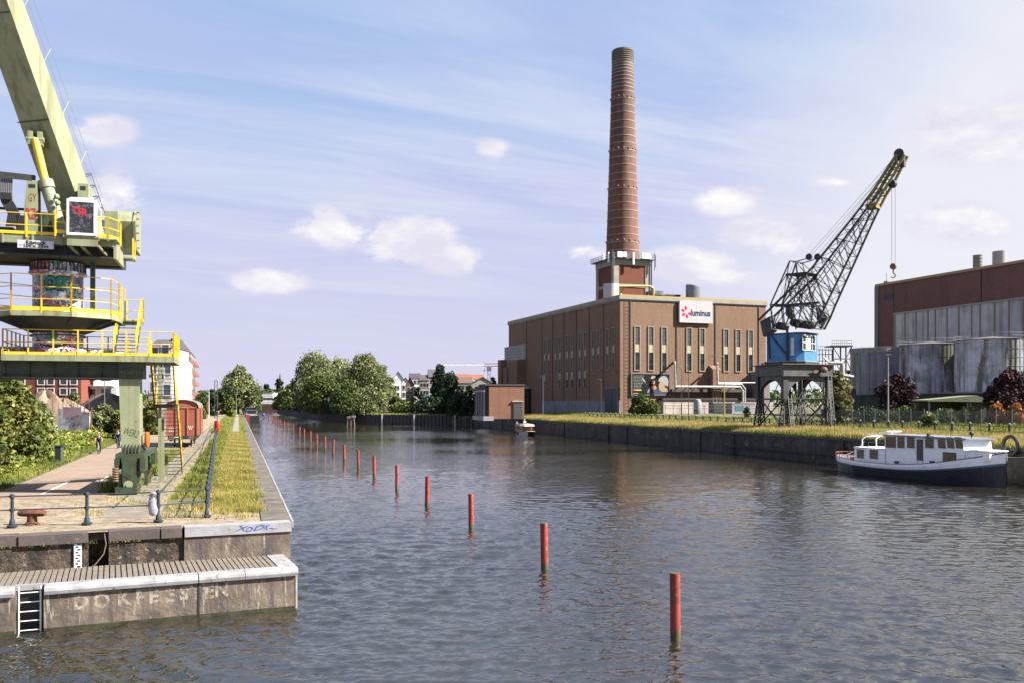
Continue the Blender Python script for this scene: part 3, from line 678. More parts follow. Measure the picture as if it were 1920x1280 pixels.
# front windows
def win(mb_parent, face, a0, a1, z0, z1, name='window', upper=None):
    """a window strip with frame, panes and cream spandrels; face 'f' front (y=0) or 's' side (x=0)"""
    fr_ = MB(); fw = .27 if face == 'f' else .22
    def bx(mb, a, c, zA, zB, d0, d1):
        if face == 'f': mb.box(a, c, d0, d1, zA, zB)
        else: mb.box(d0, d1, a, c, zA, zB)
    bx(fr_, a0 - fw, a0, z0 - fw, z1 + fw, -.22, .1); bx(fr_, a1, a1 + fw, z0 - fw, z1 + fw, -.22, .1)
    bx(fr_, a0 + .003, a1 - .003, z1, z1 + fw, -.218, .1); bx(fr_, a0 + .003, a1 - .003, z0 - fw, z0, -.218, .1)
    o = fr_.build(name, trim, mb_parent)
    return o, bx
rows = [PF.fy(1195, 530 + v / 4.74).z for v in (395, 545, 615, 770)]
for i, zx in enumerate((212, 333, 450, 672, 788, 1000, 1108, 1218)):
    c = PF.fy(1150 + zx / 4.74, 650).x; hw = .64 * (1 if i < 3 else 1)
    dz = 0
    o, bx = win(ps, 'f', c - hw, c + hw, rows[3], rows[0])
    g1 = MB(); bx(g1, c - hw + .02, c + hw - .02, rows[1], rows[0] - .01, -.05, -.01); g1.build('upper_pane', glassm, o)
    g2 = MB(); bx(g2, c - hw + .02, c + hw - .02, rows[3] + .01, rows[2], -.052, -.01); g2.build('lower_pane', glassd, o)
    s_ = MB(); bx(s_, c - hw + .02, c + hw - .02, rows[2] + .01, rows[1] - .01, -.13, -.01); s_.build('spandrel', cream, o)
    b_ = MB()
    for f in (.33, .66): zz_ = rows[3] + (rows[2] - rows[3]) * f; bx(b_, c - hw + .03, c + hw - .03, zz_ - .07, zz_ + .07, -.09, -.055)
    for f in (.25, .5, .75): zz_ = rows[1] + (rows[0] - rows[1]) * f; bx(b_, c - hw + .03, c + hw - .03, zz_ - .04, zz_ + .04, -.08, -.052)
    each(b_, 'glazing_bar', mat('dark_glazing_bar', (.04, .04, .045), .5), o)
# side windows: (zoomed x, bottom kind)
zs = lambda zx, zy: PF.fx(930 + zx / 4.74, 530 + zy / 4.74)
side = [(436, 3), (473, 2), (532, 2), (571, 3), (636, 3), (679, 3), (747, 3), (795, 3), (867, 2), (914, 2), (995, 2), (1048, 2)]
zr = [zs(436, v).z for v in (508, 635, 690, 808, 870, 940, 995)]
for zx, kind in side:
    p = zs(zx, 700); hw = .62
    zb = zr[3] if kind == 2 else zr[5]
    o, bx = win(ps, 's', p.y - hw, p.y + hw, zb, zr[0])
    g = MB(); bx(g, p.y - hw + .02, p.y + hw - .02, zr[1], zr[0] - .01, -.05, -.01); g.build('upper_pane', glassm, o)
    g = MB(); bx(g, p.y - hw + .02, p.y + hw - .02, zr[3] + .01, zr[2], -.05, -.01); g.build('middle_pane', glassm, o)
    s_ = MB(); bx(s_, p.y - hw + .02, p.y + hw - .02, zr[2] + .01, zr[1] - .01, -.13, -.01)
    if kind == 3: bx(s_, p.y - hw + .02, p.y + hw - .02, zr[4] + .01, zr[3], -.13, -.01)
    s_.build('spandrel', mat('pale_spandrel', (.60, .57, .50), .7, (.70, .45, .25), 1.1, .5, .56), o)
    if kind == 3: g = MB(); bx(g, p.y - hw + .02, p.y + hw - .02, zb + .01, zr[4], -.05, -.01); g.build('lower_pane', glassd, o)
# pilaster seams on the side
mb = MB()
for zx in (270, 408): p = zs(zx, 600); mb.box(-.3, .05, p.y - .25, p.y + .25, PZ, ZT - .3)
each(mb, 'pilaster', mat('dark_seam', (.30, .24, .20), .9), ps)
y408 = zs(408, 600).y
mb = MB(); mb.box(-.25, .05, -.001, y408 - .3, PZ, zs(1000, 1043).z); mb.build('plinth', mat('blue_grey_plinth', (.36, .37, .44), .85, (.28, .29, .36), .6, streak=1.0, stcol=(.2, .2, .24)), ps)
# side door with dark frame
pa, pb = zs(978, 1000).y, zs(1095, 1000).y; zd0 = zs(1040, 922).z
mb = MB(); mb.box(-.45, -.26, pb - .1, pb + .35, PZ, zd0); mb.box(-.45, -.26, pa - .35, pa + .1, PZ, zd0); mb.box(-.45, -.26, pb + .352, pa - .352, zd0 - .5, zd0); o = mb.build('door_surround', mat('violet_grey_frame', (.20, .18, .26), .7), ps)
mb = MB(); mb.box(-.33, -.26, pb + .36, pa - .36, PZ, zd0 - .51); d_ = mb.build('door', mat('teal_door', (.03, .06, .09), .5, (.02, .04, .06), 1), ps)
mb = MB(); mb.box(-.36, -.331, (pa + pb) / 2 - .05, (pa + pb) / 2 + .05, PZ, zd0 - .6); mb.build('door_seam', glassd, d_)
# grey cladding sheets near the far end
cl = mat('grey_wall_cladding', (.46, .46, .44), .6, (.36, .36, .35), .3)
a_, b_ = zs(80, 600).y, zs(270, 600).y; c_ = zs(165, 600).y
zc0, zc1, zc2 = zs(180, 552).z, zs(270, 672).z, zs(130, 855).z
mb = MB(); mb.box(-.22, .05, b_ + .3, a_ - .1, zs(270, 675).z, zs(270, 540).z); mb.box(-.22, .05, c_ + .002, a_ - .1, zs(130, 840).z, zs(270, 675).z - .002)
o = mb.build('cladding', cl, ps)
mb = MB()
for f in np.linspace(zs(130, 840).z + 1.2, zs(270, 540).z - .8, 9):
    y0_ = b_ + .32 if f > zs(270, 675).z else c_ + .02
    mb.box(-.25, -.221, y0_, a_ - .12, f, f + .1)
mb.build('cladding_joint', mat('joint_grey', (.2, .2, .2), .8), o)
mb = MB(); p = zs(78, 700); mb.box(-2.2, -.01, a_ - 2.2, a_ + 1.2, PZ, zs(78, 685).z); mb.box(-3.5, -.01, c_ - 1.8, c_ + 1.6, PZ, zs(200, 750).z); mb.box(-3.0, -.02, b_ + .5, c_ - 1.9, PZ, zs(200, 690).z); mb.build('annex', brickA, ps)
mb = MB(); q = zs(290, 940); mb.box(-.9, -.02, q.y - 2.2, q.y + 2.2, PZ, q.z); mb.build('doorway', mat('dark_gap', (.015, .014, .012), .9), ps)
mb = MB(); mb.box(-1.2, -.01, q.y - 2.6, q.y + 2.6, q.z + .01, q.z + .9); mb.build('canopy', mat('pale_canopy', (.35, .36, .38), .7), ps)
# front: base annex (whitewashed), shaft, ducts, dark strip for the pipe shadow
fz = lambda zx, zy, y=0.0: PF.fy(1150 + zx / 4.74, 530 + zy / 4.74, y)
wb = mat('whitewashed_wall', (.66, .58, .52), .85, (.55, .48, .44), .6, .4, .6, streak=1.0, stcol=(.4, .36, .33))
zb_ = fz(800, 1040).z
mb = MB(); mb.box(fz(400, 0).x, W_ + .5, -2.6, -.02, PZ, zb_); mb.build('low_front_wall', wb, ps)
mb = MB(); mb.box(fz(390, 0).x, W_ + .7, -2.9, -.02, zb_ + .002, zb_ + .55); mb.build('low_roof', mat('dark_low_roof', (.05, .045, .045), .8), ps)
mb = MB(); mb.box(fz(500, 0).x, fz(1290, 0).x, -1.3, -.02, fz(800, 968).z, fz(800, 942).z); mb.build('pipe_shadow_strip', mat('pipe_shadow_dark', (.09, .07, .07), .8), ps)  # dark solid strip standing in for the shadow under the horizontal pipe
mb = MB(); x0_, x1_ = fz(848, 0).x, fz(922, 0).x; zt_ = fz(900, 735, -2).z
mb.slab([(x0_, -.02, PZ), (x0_, -2.0, PZ), (x0_, -2.0, zt_ - .9), (x0_, -.02, zt_ + .2)], (x1_ - x0_, 0, 0)); mb.build('brick_shaft', brickA, ps)
mb = MB(); mb.box(W_ - 5.2, W_ - .8, -2.2, -.02, PZ, fz(1240, 790).z); mb.box(W_ - 3.2, W_ - 1.4, -3.6, -2.25, PZ, fz(1280, 710, -3).z); mb.build('side_duct_housing', mat('duct_grey', (.30, .29, .28), .6, (.2, .2, .2), 1), ps)
duct = mat('steam_pipe', (.60, .57, .54), .45, (.48, .46, .44), 1.5)
mb = MB(); yo = -3.3
P1 = [fz(540, 700, -.1), fz(545, 705, yo), fz(552, 920, yo), fz(1125, 922, yo), fz(1150, 962, yo), fz(1150, 1055, yo)]
mb.path(P1, .30, 8)
P2 = [fz(915, 715, -2), fz(922, 715, yo), fz(928, 895, yo), fz(1138, 898, yo), fz(1168, 940, yo), fz(1168, 1055, yo)]
mb.path(P2, .27, 8); mb.path([fz(930, 885, yo + .3), fz(1290, 885, yo + .3)], .13, 6)
for P_ in (P1, P2):
    for q in P_[1:-1]: mb.sphere((q.x, q.y, q.z), .34, 8, 5)
mb.build('steam_pipe', duct, ps)
mb = MB()
for zx in (600, 680, 760, 1000, 1080): q = fz(zx, 925, yo); mb.bar((q.x, yo, q.z), (q.x, -.1, q.z - .4), .15); 
each(mb, 'pipe_bracket', _m['duct_grey'], ps)
mb = MB()
for px in (1172, 1180): q = PF.fy(px, 600, -.15); mb.tube((q.x, -.15, PZ), (q.x, -.15, ZT - .3), .05, 4)
q = PF.fy(1176, 600, -.15)
for z in np.arange(5, ZT - 1, .9): mb.tube((q.x - .35, -.15, z), (q.x + .45, -.15, z), .04, 4)
mb.build('wall_ladder', mat('dark_steel', (.08, .075, .07), .7), ps)
mb = MB()
for zx in (505, 605, 715, 830, 958): q = zs(zx, 700); mb.tube((-.12, q.y, PZ), (-.12, q.y, ZT - .3), .11, 6)
for zx in (150, 560, 905, 1290): q = fz(zx, 500); mb.tube((q.x, -.12, 8), (q.x, -.12, ZT - .3), .10, 6)
each(mb, 'downpipe', mat('downpipe_grey', (.16, .14, .13), .7), ps)
# roof plant
vz = ZT + .8
mb = MB(); p = PF.fy(1146, 545, 6); mb.lathe([(2.05, vz), (2.05, PF.fy(1146, 533, 6).z), (1.8, PF.fy(1146, 533, 6).z)], 20, (p.x, 6)); mb.lathe([(1.8, PF.fy(1146, 533, 6).z), (1.75, PF.fy(1146, 533, 6).z - 1)], 20, (p.x, 6))
mb.build('white_roof_vent', mat('white_vent', (.56, .55, .55), .6), ps, smooth=True)
mb = MB(); p = PF.fy(1299, 548, 10); zt2 = PF.fy(1290, 534, 10).z
n_ = 20; vs = []
for i in range(n_):
    th = 2 * math.pi * i / n_; x = p.x + 1.95 * math.cos(th); y = 10 + 1.95 * math.sin(th); vs += [(x, y, vz), (x, y, zt2 - .55 * (x - p.x + 1.95) / 2)]
mb._add(vs, [(2 * i, 2 * ((i + 1) % n_), 2 * ((i + 1) % n_) + 1, 2 * i + 1) for i in range(n_)] + [tuple(2 * i + 1 for i in range(n_))])
mb.build('steel_roof_vent', mat('zinc_vent', (.42, .43, .44), .35, (.3, .31, .33), 1.5, metal=.5), ps, smooth=True)
mb = MB(); q0 = PF.fy(1160, 537, 8); q1 = PF.fy(1218, 537, 8); mb.path([q0, q1, q1 + Vector((1.1, 0, -.6)), (q1.x + 1.1, 8, vz)], .32, 8); mb.path([PF.fy(1172, 537, 8), PF.fy(1172, 548, 8) + Vector((0, 3, 0)), PF.fy(1172, 558, 11)], .2, 6)
mb.build('yellow_gas_pipe', mat('gas_yellow', (.72, .48, .05), .5), ps)
mb = MB(); a = PF.fy(1212, 550, 14); c = PF.fy(1272, 555, 14); mb.box(a.x, c.x, 13, 16, vz, c.z - .2); mb.box(a.x + 1, a.x + 4.6, 12.7, 16.3, c.z - .198, a.z + .6); mb.box(a.x + 3.2, c.x + .1, 12.9, 16.1, c.z - .19, c.z + .15)
mb.build('roof_housing', mat('navy_housing', (.10, .11, .15), .6, (.3, .3, .33), .4, .5, .54), ps)

# ---- chimney ----
tw = Frame((27.6, 230, 0), R(20.5)); cw = tw.o + tw.u * 17.1 + tw.w * 31.5
ch = thing('brick_chimney', 'very tall tapering red brick chimney with pale hoops behind the power station roof', 'chimney', (cw.x, cw.y, 0), R(20.5))
tzp = CAMZ + (HY - 487) / F * (cw.y - 6)
mb = MB(); hb = 5.7; mb.box(-hb, hb, -hb, hb, 30, tzp); mb.build('base_brick', brickB, ch)
mb = MB()
for sx_ in (-1, 1):
    for sy_ in (-1, 1): mb.box(min(sx_ * hb, sx_ * (hb - 1.4)) - .18 * (sx_ < 0) , max(sx_ * hb, sx_ * (hb - 1.4)) + .18 * (sx_ > 0), min(sy_ * hb, sy_ * (hb - 1.4)) - .18 * (sy_ < 0), max(sy_ * hb, sy_ * (hb - 1.4)) + .18 * (sy_ > 0), 30, tzp - 1.6)
mb.box(-hb - .25, hb + .25, -hb - .25, hb + .25, tzp - 1.6, tzp + .1); mb.box(-hb - .16, hb + .16, -hb - .16, hb + .16, 39.8, 40.7)
mb.build('concrete_frame', mat('base_concrete', (.50, .49, .40), .85, (.4, .39, .33), .6), ch)
mb = MB(); hh = hb + 1.3
mb.box(-hh, hh, -hh, hh, tzp + .1, tzp + .35)
for i in range(9):
    f = -hh + 2 * hh * i / 8
    for (x, y) in ((f, -hh), (f, hh), (-hh, f), (hh, f)): mb.box(x - .05, x + .05, y - .05, y + .05, tzp + .35, tzp + 1.6)
for z in (.95, 1.55): 
    for a, c in (((-hh, -hh), (hh, -hh)), ((hh, -hh), (hh, hh)), ((hh, hh), (-hh, hh)), ((-hh, hh), (-hh, -hh))): mb.bar((a[0], a[1], tzp + z), (c[0], c[1], tzp + z), .08)
mb.build('gallery', mat('gallery_grey', (.26, .25, .28), .7), ch)
mb = MB(); rr = random.Random(8)
for (x, y, w2, h2) in ((-4.6, -hh - .1, 1.5, 1.3), (-3.0, -hh - .1, 1.2, 1.1), (3.9, -hh - .1, 2.6, 1.3), (-.3, -hh - .25, .5, 3.2), (hh + .1, -4, .5, 2.2), (-hh - .1, -5, .4, 2.6), (-hh - .1, -2, .4, 1.6)):
    mb.box(x - w2 / 2, x + w2 / 2, y - .2, y + .2, tzp + 1.6 - h2, tzp + 1.9)
each(mb, 'antenna_panel', mat('antenna_white', (.66, .66, .68), .5), ch)
mb = MB()
for x in (-hh + .2, hh - .3): mb.tube((x, -hh, tzp - 3), (x, -hh, tzp + 2.2), .1, 6); mb.tube((x + .35, -hh, tzp - 2), (x + .35, -hh, tzp + 1.4), .12, 6)
mb.tube((hb + .5, -hb - .4, 33), (hb + .5, -hb - .4, tzp), .25, 6)
mb.build('mast_pipe', _m['gallery_grey'], ch)
ztop = CAMZ + (HY - 96) / F * cw.y; z0c = tzp + .1; r0, r1 = 31.5 * cw.y / F, 19.2 * cw.y / F
chm = bpy.data.materials.new('chimney_brick'); chm.use_nodes = True; t = NT(chm.node_tree); b = t.n['Principled BSDF']
co = t.node('ShaderNodeTexCoord').outputs['Object']; s = t.node('ShaderNodeSeparateXYZ'); t.link(co, s.inputs[0])
nz = t.noise(t.vmath('MULTIPLY', co, (1, 1, .12)), 1.1, 5, .6); nz2 = t.noise(t.vmath('MULTIPLY', co, (.5, .5, 2)), 1.2, 5, .65)
c = t.mix(t.ramp(nz, [(.40, 0), (.62, .8)]), (.125, .052, .032), (.050, .025, .018))
c = t.mix(t.ramp(nz2, [(.35, 0), (.7, .4)]), c, (.14, .06, .045))
c = t.mix(t.ramp(t.maprange(s.outputs[2], ztop - 8, ztop - 5.5), [(0, 0), (1, .8)]), c, (.09, .07, .062))
c = t.mix(t.ramp(t.maprange(t.math('ADD', s.outputs[2], t.math('MULTIPLY', nz, 12)), ztop - 34, ztop - 4), [(0, 0), (1, .5)]), c, (.038, .028, .026))
t.val(b.inputs['Base Color'], c); b.inputs['Roughness'].default_value = .88
nseg = 60; mb = MB(); mb.lathe([(r0 + (r1 - r0) * (i / nseg) ** .93, z0c + (ztop - z0c) * i / nseg) for i in range(nseg + 1)], 40)
rz = lambda z: r0 + (r1 - r0) * ((z - z0c) / (ztop - z0c)) ** .93
mb.lathe([(r1, ztop), (r1 - .5, ztop), (r1 - .55, ztop - 4)], 40); o = mb.build('shaft', chm, ch, smooth=True)
hoop = mat('hoop_steel', (.62, .50, .42), .7, (.40, .3, .25), 2)
hp = [473, 458, 444, 430, 414, 399, 385, 371, 358, 343, 330, 314, 300, 287, 273, 260, 246, 232, 216, 203, 190, 177, 169, 162, 155, 148, 141, 135, 129, 124, 119]
for py in hp:
    z = CAMZ + (HY - py) / F * cw.y; r_ = rz(z); mb = MB(); mb.lathe([(r_ - .05, z - .10), (r_ + .08, z - .10), (r_ + .08, z + .10), (r_ - .05, z + .10)], 40)
    if py in (453, 358, 287, 190, 458): 
        for i in range(16): th = 2 * math.pi * i / 16; mb.sphere((r_ * 1.0 * math.cos(th) + .1 * math.cos(th), r_ * math.sin(th) + .1 * math.sin(th), z + .5), .28, 5, 4)
    mb.build('hoop', hoop, ch)
mb = MB()
for k_ in range(6): mb.lathe([(r1 + .12, ztop - .5 - k_ * .62), (r1 + .24, ztop - .5 - k_ * .62), (r1 + .24, ztop - .3 - k_ * .62), (r1 + .12, ztop - .3 - k_ * .62)], 36)
mb.build('crown_ring', mat('crown_stone', (.34, .29, .25), .9), ch)

# ---- company sign ----
a, c = fz(585, 172, -.5), fz(878, 355, -.5); zS0, zS1 = fz(590, 355, -.5).z, ZT + .3
sg = thing('company_sign', 'white sign board with a pink petal star and the word luminus on the brick front', 'sign', PF.o + PF.u * ((a.x + c.x) / 2) + Vector((0, 0, zS0)), R(20.5))
wS = (c.x - a.x) / 2; hS = zS1 - zS0
mb = MB(); mb.box(-wS, -.02, -.75, -.42, 0, hS); mb.box(.02, wS, -.75, -.42, 0, hS); mb.build('board', mat('sign_white', (.54, .54, .56), .7), sg)
for x, z in ((-wS - .3, 0), (wS, 0)):
    pass
mb = MB(); mb.box(-wS - .25, -wS - .003, -.7, -.3, 0, hS - .6); mb.build('mounting_frame', mat('dark_steel', (.08, .075, .07), .7), sg)
vs, fs = text_mesh("luminus", 2.75, .10)
xs = [v[0] for v in vs]; tw_ = max(xs) - min(xs); zS = hS * .44
mb = MB(); sc_ = (1.28 * wS * .93) / tw_; mb.merge([(v[0] * sc_ + wS * .26, -.76, v[1] * min(sc_ * 1.15, 1.25) + zS) for v in vs], fs); mb.build('lettering', mat('navy_letter', (.03, .03, .14), .8, spec=.1), sg)
mb = MB()
for i in range(6):
    th = R(90 + 60 * i + 8); cx_, cz_ = -wS * .60, hS * .47
    if i == 5: continue
    d = Vector((math.cos(th), 0, math.sin(th))); n_ = Vector((-d.z, 0, d.x)); c0 = Vector((cx_, -.762, cz_))
    mb.poly([c0 + d * .4, c0 + d * .9 + n_ * .36, c0 + d * 1.45 + n_ * .34, c0 + d * 1.7, c0 + d * 1.3 - n_ * .34, c0 + d * .8 - n_ * .28])
mb.build('star_mark', mat('sign_pink', (.80, .03, .12), .8, spec=.1), sg)
# ---- billboard ----
a, c = fz(165, 808, -.3), fz(495, 990, -.3); zB0, zB1 = fz(330, 990, -.3).z, fz(330, 808, -.3).z
bb = thing('billboard', 'black poster with two people in work clothes and helmets on the brick front', 'billboard', PF.o + PF.u * a.x + Vector((0, 0, zB0)), R(20.5))
wB, hB = c.x - a.x, zB1 - zB0
mb = MB(); mb.box(0, wB, -.45, -.05, 0, hB); mb.build('panel', mat('poster_black', (.022, .026, .028), .85, spec=.1), bb)
def pb_(x, y): return (x / 330 * wB, -.455, hB - y / 182 * hB)
def blob(name, pts, material, lay=0, par=None):
    mb = MB(); mb.poly([(lambda q: (q[0], q[1] - .004 * lay, q[2]))(pb_(x, y)) for x, y in pts][::-1]); return mb.build(name, material, par or bb)
ell = lambda cx, cy, rx, ry, a0=0, a1=360, n=16: [(cx + rx * math.cos(R(a0 + (a1 - a0) * i / n)), cy + ry * math.sin(R(a0 + (a1 - a0) * i / n))) for i in range(n + (0 if a1 - a0 == 360 else 1))]
wt = mat('poster_white', (.49, .49, .47), .8); skin = mat('poster_skin', (.62, .36, .27), .6); navy = mat('poster_navy', (.02, .035, .12), .6); ol = mat('poster_olive', (.45, .48, .25), .6); og = mat('poster_orange', (.8, .36, .03), .6)
mb = MB(); rr = random.Random(2)
for r_ in range(9):
    x = 12 + (r_ > 5) * 2
    while x < 95 - (r_ > 5) * 20: L = rr.uniform(6, 16); q = pb_(x, 16 + r_ * 13); q2 = pb_(x + L, 20 + r_ * 13); mb.box(q[0], q2[0], -.459, -.4555, q2[2], q[2]); x += L + 4
q = pb_(10, 168); q2 = pb_(55, 174); mb.box(q[0], q2[0], -.459, -.4555, q2[2], q[2]); mb.build('poster_text', wt, bb)
for k_, (x0_, col) in enumerate(((12, (.8, .15, .15)), (30, (.9, .5, .05)), (48, (.75, .75, .08)), (64, (.4, .65, .15)))): blob('colour_bar', ell(x0_ + 8, 142, 12, 7), mat('bar_%d' % k_, col, .6), 1 + k_)
blob('figure_body', [(150, 182), (128, 150), (150, 120), (172, 105), (205, 105), (228, 120), (240, 182)], navy, 1)
blob('figure_arm', [(130, 95), (96, 60), (84, 40), (92, 34), (112, 55), (122, 88)], wt, 1); blob('figure_arm', [(130, 170), (150, 130), (158, 138), (142, 165)], wt, 2)
blob('figure_scarf', [(168, 108), (205, 100), (215, 125), (195, 140), (172, 130)], og, 2)
blob('figure_face', ell(187, 70, 15, 24), skin, 2); blob('figure_hat', ell(187, 42, 24, 28, 180, 360), ol, 3)
blob('figure_body', [(220, 182), (230, 140), (262, 110), (300, 120), (318, 150), (325, 182)], navy, 4); blob('figure_hair', ell(262, 108, 28, 46), mat('poster_blond', (.5, .4, .22), .6), 5)
blob('figure_face', ell(258, 98, 13, 22), skin, 6); blob('figure_helmet', [(228, 62), (240, 36), (262, 18), (288, 14), (312, 30), (322, 62), (318, 108), (296, 100), (272, 82), (250, 66)], wt, 7)
blob('figure_scarf', [(272, 128), (305, 118), (312, 140), (285, 156)], og, 6); blob('figure_badge', [(262, 150), (320, 146), (320, 153), (262, 157)], wt, 8)
mb = MB(); mb.box(-.3, -.002, -.5, -.02, -.2, hB + .2); mb.box(wB + .002, wB + .3, -.5, -.02, -.2, hB + .2); mb.box(0, wB, -.5, -.02, hB + .002, hB + .2); mb.box(0, wB, -.5, -.02, -.2, -.002)
mb.build('frame', mat('poster_frame', (.25, .22, .2), .6), bb)

# ---- small pump house of orange brick ----
ZG = 3.9
F2 = Frame((at(983, 0, 214).x, 214, 0), R(20.5)); 
pxc = at(917, 760, 206)
F2 = Frame((pxc.x, pxc.y, 0), R(14)); wP = F2.fy(983, 740).x; zP = F2.fy(920, 719).z
ph = thing('pump_house', 'small flat-roofed orange brick pump house with a pillared dark side by the quay', 'pump house', F2.o, R(14))
brickC = brick_mat('orange_brick', (.36, .17, .11), (.42, .21, .14), (.3, .2, .15), tone=.4)
mb = MB(); mb.box(0, wP, 0, 7, 3.0, zP - .4); mb.build('wall', brickC, ph)
mb = MB(); mb.box(-1.0, wP + .15, -.15, 7.15, zP - .4, zP); mb.build('roof_slab', mat('slate_edge', (.07, .065, .075), .8), ph)
xs0 = F2.fx(894, 740, -1).y
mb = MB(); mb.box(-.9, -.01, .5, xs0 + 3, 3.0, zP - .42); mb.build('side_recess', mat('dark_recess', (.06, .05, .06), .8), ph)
mb = MB()
for i in range(4): y = .5 + i * (xs0 + 2) / 4; mb.box(-1.15, -.91, y, y + .4, 3.4, zP - 1.2)
mb.box(-1.16, -.905, .3, xs0 + 3, zP - 1.8, zP - 1.4); each(mb, 'pillar', mat('grey_pillar', (.42, .40, .45), .7), ph)
mb = MB(); mb.box(-1.4, 1.0, -.4, xs0 + 3.2, 2.6, 3.6); mb.build('plinth', mat('pale_plinth', (.45, .45, .46), .8), ph)
p0 = F2.fy(965, 750); mb = MB(); mb.box(wP - 2.6, wP - .5, -.25, -.01, 3.0, zP - 4.1); mb.build('door', mat('dark_door', (.08, .07, .08), .6), ph)
mb = MB(); mb.box(wP - 2.9, wP - .3, -.4, -.012, zP - 4.09, zP - 3.8); mb.build('lintel', wb, ph)
# ================= green portal crane on the left quay =================
CF = Frame((-17.6, 41.75, 0), math.atan2(.2905, .9569))
gp = mat('sage_crane_paint', (.44, .48, .29), .5, (.37, .42, .24), 1.3, .4, .65, spots=(2.6, .64, (.22, .20, .10)), spec=.4, streak=2.6, stcol=(.27, .24, .13))
gd = mat('dark_crane_green', (.07, .11, .05), .5, (.045, .06, .035), 2.5, spots=(6, .62, (.20, .12, .06)))
yl = mat('safety_yellow', (1.25, .82, .02), .45, (1.0, .58, .02), 4, .5, .7)
blk = mat('black_rubber', (.012, .012, .013), .6)
crm = mat('crane_steel_dark', (.05, .055, .045), .7, (.03, .03, .028), 2)
gc = thing('harbour_crane', 'tall sage green portal crane with yellow railings standing over the cycle path', 'crane', (CF.o.x, CF.o.y, ZL), CF.a)
G = lambda: MB(-ZL)
fy = CF.fy
ux = lambda px, v: fy(px, 700, v).x
# --- leg on its bogies ---
def tleg(parent, du=0.0):
    mb = G(); zt_, zb = 7.72, 4.36
    a, b_ = fy(222, 708).x + du, fy(262, 708).x + du; c, d = fy(228, 845).x + du, fy(262, 845).x + du
    fr0 = [(c, 0, zb), (d, 0, zb), (b_, 0, zt_), (a, 0, zt_)]; bk0 = [(c, 1.6, zb), (d, 1.6, zb), (b_, 1.1, zt_), (a, 1.1, zt_)]
    mb._add(fr0 + bk0, [(0, 1, 2, 3), (7, 6, 5, 4), (1, 5, 6, 2), (4, 0, 3, 7), (3, 2, 6, 7), (0, 4, 5, 1)])
    lg = mb.build('leg', gp, parent)
    mb = G()
    for i in range(6): x = c + .02 + i * (d - c - .04) / 5; mb._add([(x - .02, -.0, zb + .35), (x + .02, 0, zb + .35), (x + .02, -.22, zb - .08), (x - .02, -.22, zb - .08), (x + .02, 0, zb - .08), (x - .02, 0, zb - .08)], [(0, 1, 2, 3), (3, 2, 4, 5), (1, 4, 2), (0, 3, 5)])
    for i in range(5): y = .15 + i * .32; mb._add([(d, y - .02, zb + .3), (d, y + .02, zb + .3), (d + .18, y + .02, zb - .06), (d + .18, y - .02, zb - .06), (d, y + .02, zb - .06), (d, y - .02, zb - .06)], [(0, 1, 2, 3), (1, 4, 2), (0, 3, 5), (3, 2, 4, 5)])
    each(mb, 'gusset', gd, lg)
    m_ = (c + d) / 2
    mb = G(); mb.box(m_ - .62, m_ + .62, -.30, 6.4, zb - .30, zb - .082); mb.box(m_ - .30, m_ + .30, .5, 5.6, 3.3, zb - .302); mb.build('equaliser_beam', gd, parent)
    for k_, yy in enumerate((-.2, 5.0)):
        mb = G()
        mb.box(m_ - .66, m_ - .44, yy - .2, yy + 1.2, 3.55, zb - .305); mb.box(m_ + .44, m_ + .66, yy - .2, yy + 1.2, 3.45, zb - .305)
        mb.box(m_ - .36, m_ + .30, yy - .12, yy + 1.1, 2.75, zb - .303); mb.box(m_ - .30, m_ + .1, yy - .28, yy - .121, 2.7, 3.9)
        mb.box(m_ - .60, m_ + .34, yy - .42, yy + 1.3, 2.44, 2.76); mb.box(m_ - .48, m_ - .37, yy - .2, yy + .9, 2.76, 3.3)
        mb.box(m_ - .2, m_ + .42, yy - .05, yy + .6, 3.0, 3.5); mb.bar((m_ - .3, yy - .25, 3.3), (m_ + .3, yy - .25, 2.8), .06)
        bg = mb.build('bogie', gd, parent)
        mb = G()
        for yw in (-.05, .85):
            mb.tube((m_ - .02, yy + yw, 2.72), (m_ - .02, yy + yw - .0, 2.72), .1)
        mb.tube((m_ - .05, yy - .30, 2.86), (m_ - .05, yy - .36, 2.86), .20, 14); mb.tube((m_ - .05, yy - .361, 2.86), (m_ - .05, yy - .40, 2.86), .09, 10)
        mb.build('hub', gp, bg)
        mb = G()
        for yw in (.15, .95): mb.tube((m_ - .18, yy + yw, 2.70), (m_ + .12, yy + yw, 2.70), .27, 16)
        each(mb, 'wheel', mat('worn_wheel_steel', (.16, .14, .12), .5, metal=.5), bg)
        mb = G()
        for i in range(6): mb.lathe([(.13, 3.0 + i * .11), (.16, 3.05 + i * .11), (.13, 3.09 + i * .11)], 10, (m_ - .60, yy - .15))
        mb.build('buffer_spring', mat('rusty_spring', (.26, .15, .09), .8), bg)
    return m_
m_ = tleg(gc); m2_ = tleg(gc, -7.4)
# tag on leg
vs, fs = text_mesh("WER2", .5, -.004)
mb = G(); mb.merge([(v[0] * .48 + v[1] * .4 + m_ + .02, -.004, v[1] * .85 + 5.22 - v[0] * .15) for v in vs], fs); mb.build('spray_tag', blk, gc)
# orange life-ring case on the leg
mb = G(); c = fy(276, 823, .9); prof = [(.02, -.36), (.26, -.34), (.33, -.2), (.34, 0), (.33, .2), (.26, .34), (.02, .36)]
mb.v = []; q = MB(-ZL); q.lathe(prof, 14); mb._add([(x * .35 + c.x, y * 1.0 + .9, z * 1.02 + c.z) for x, y, z in q.v], q.f); mb.build('lifebuoy_case', mat('orange_plastic', (.80, .17, .02), .4), gc, smooth=True)
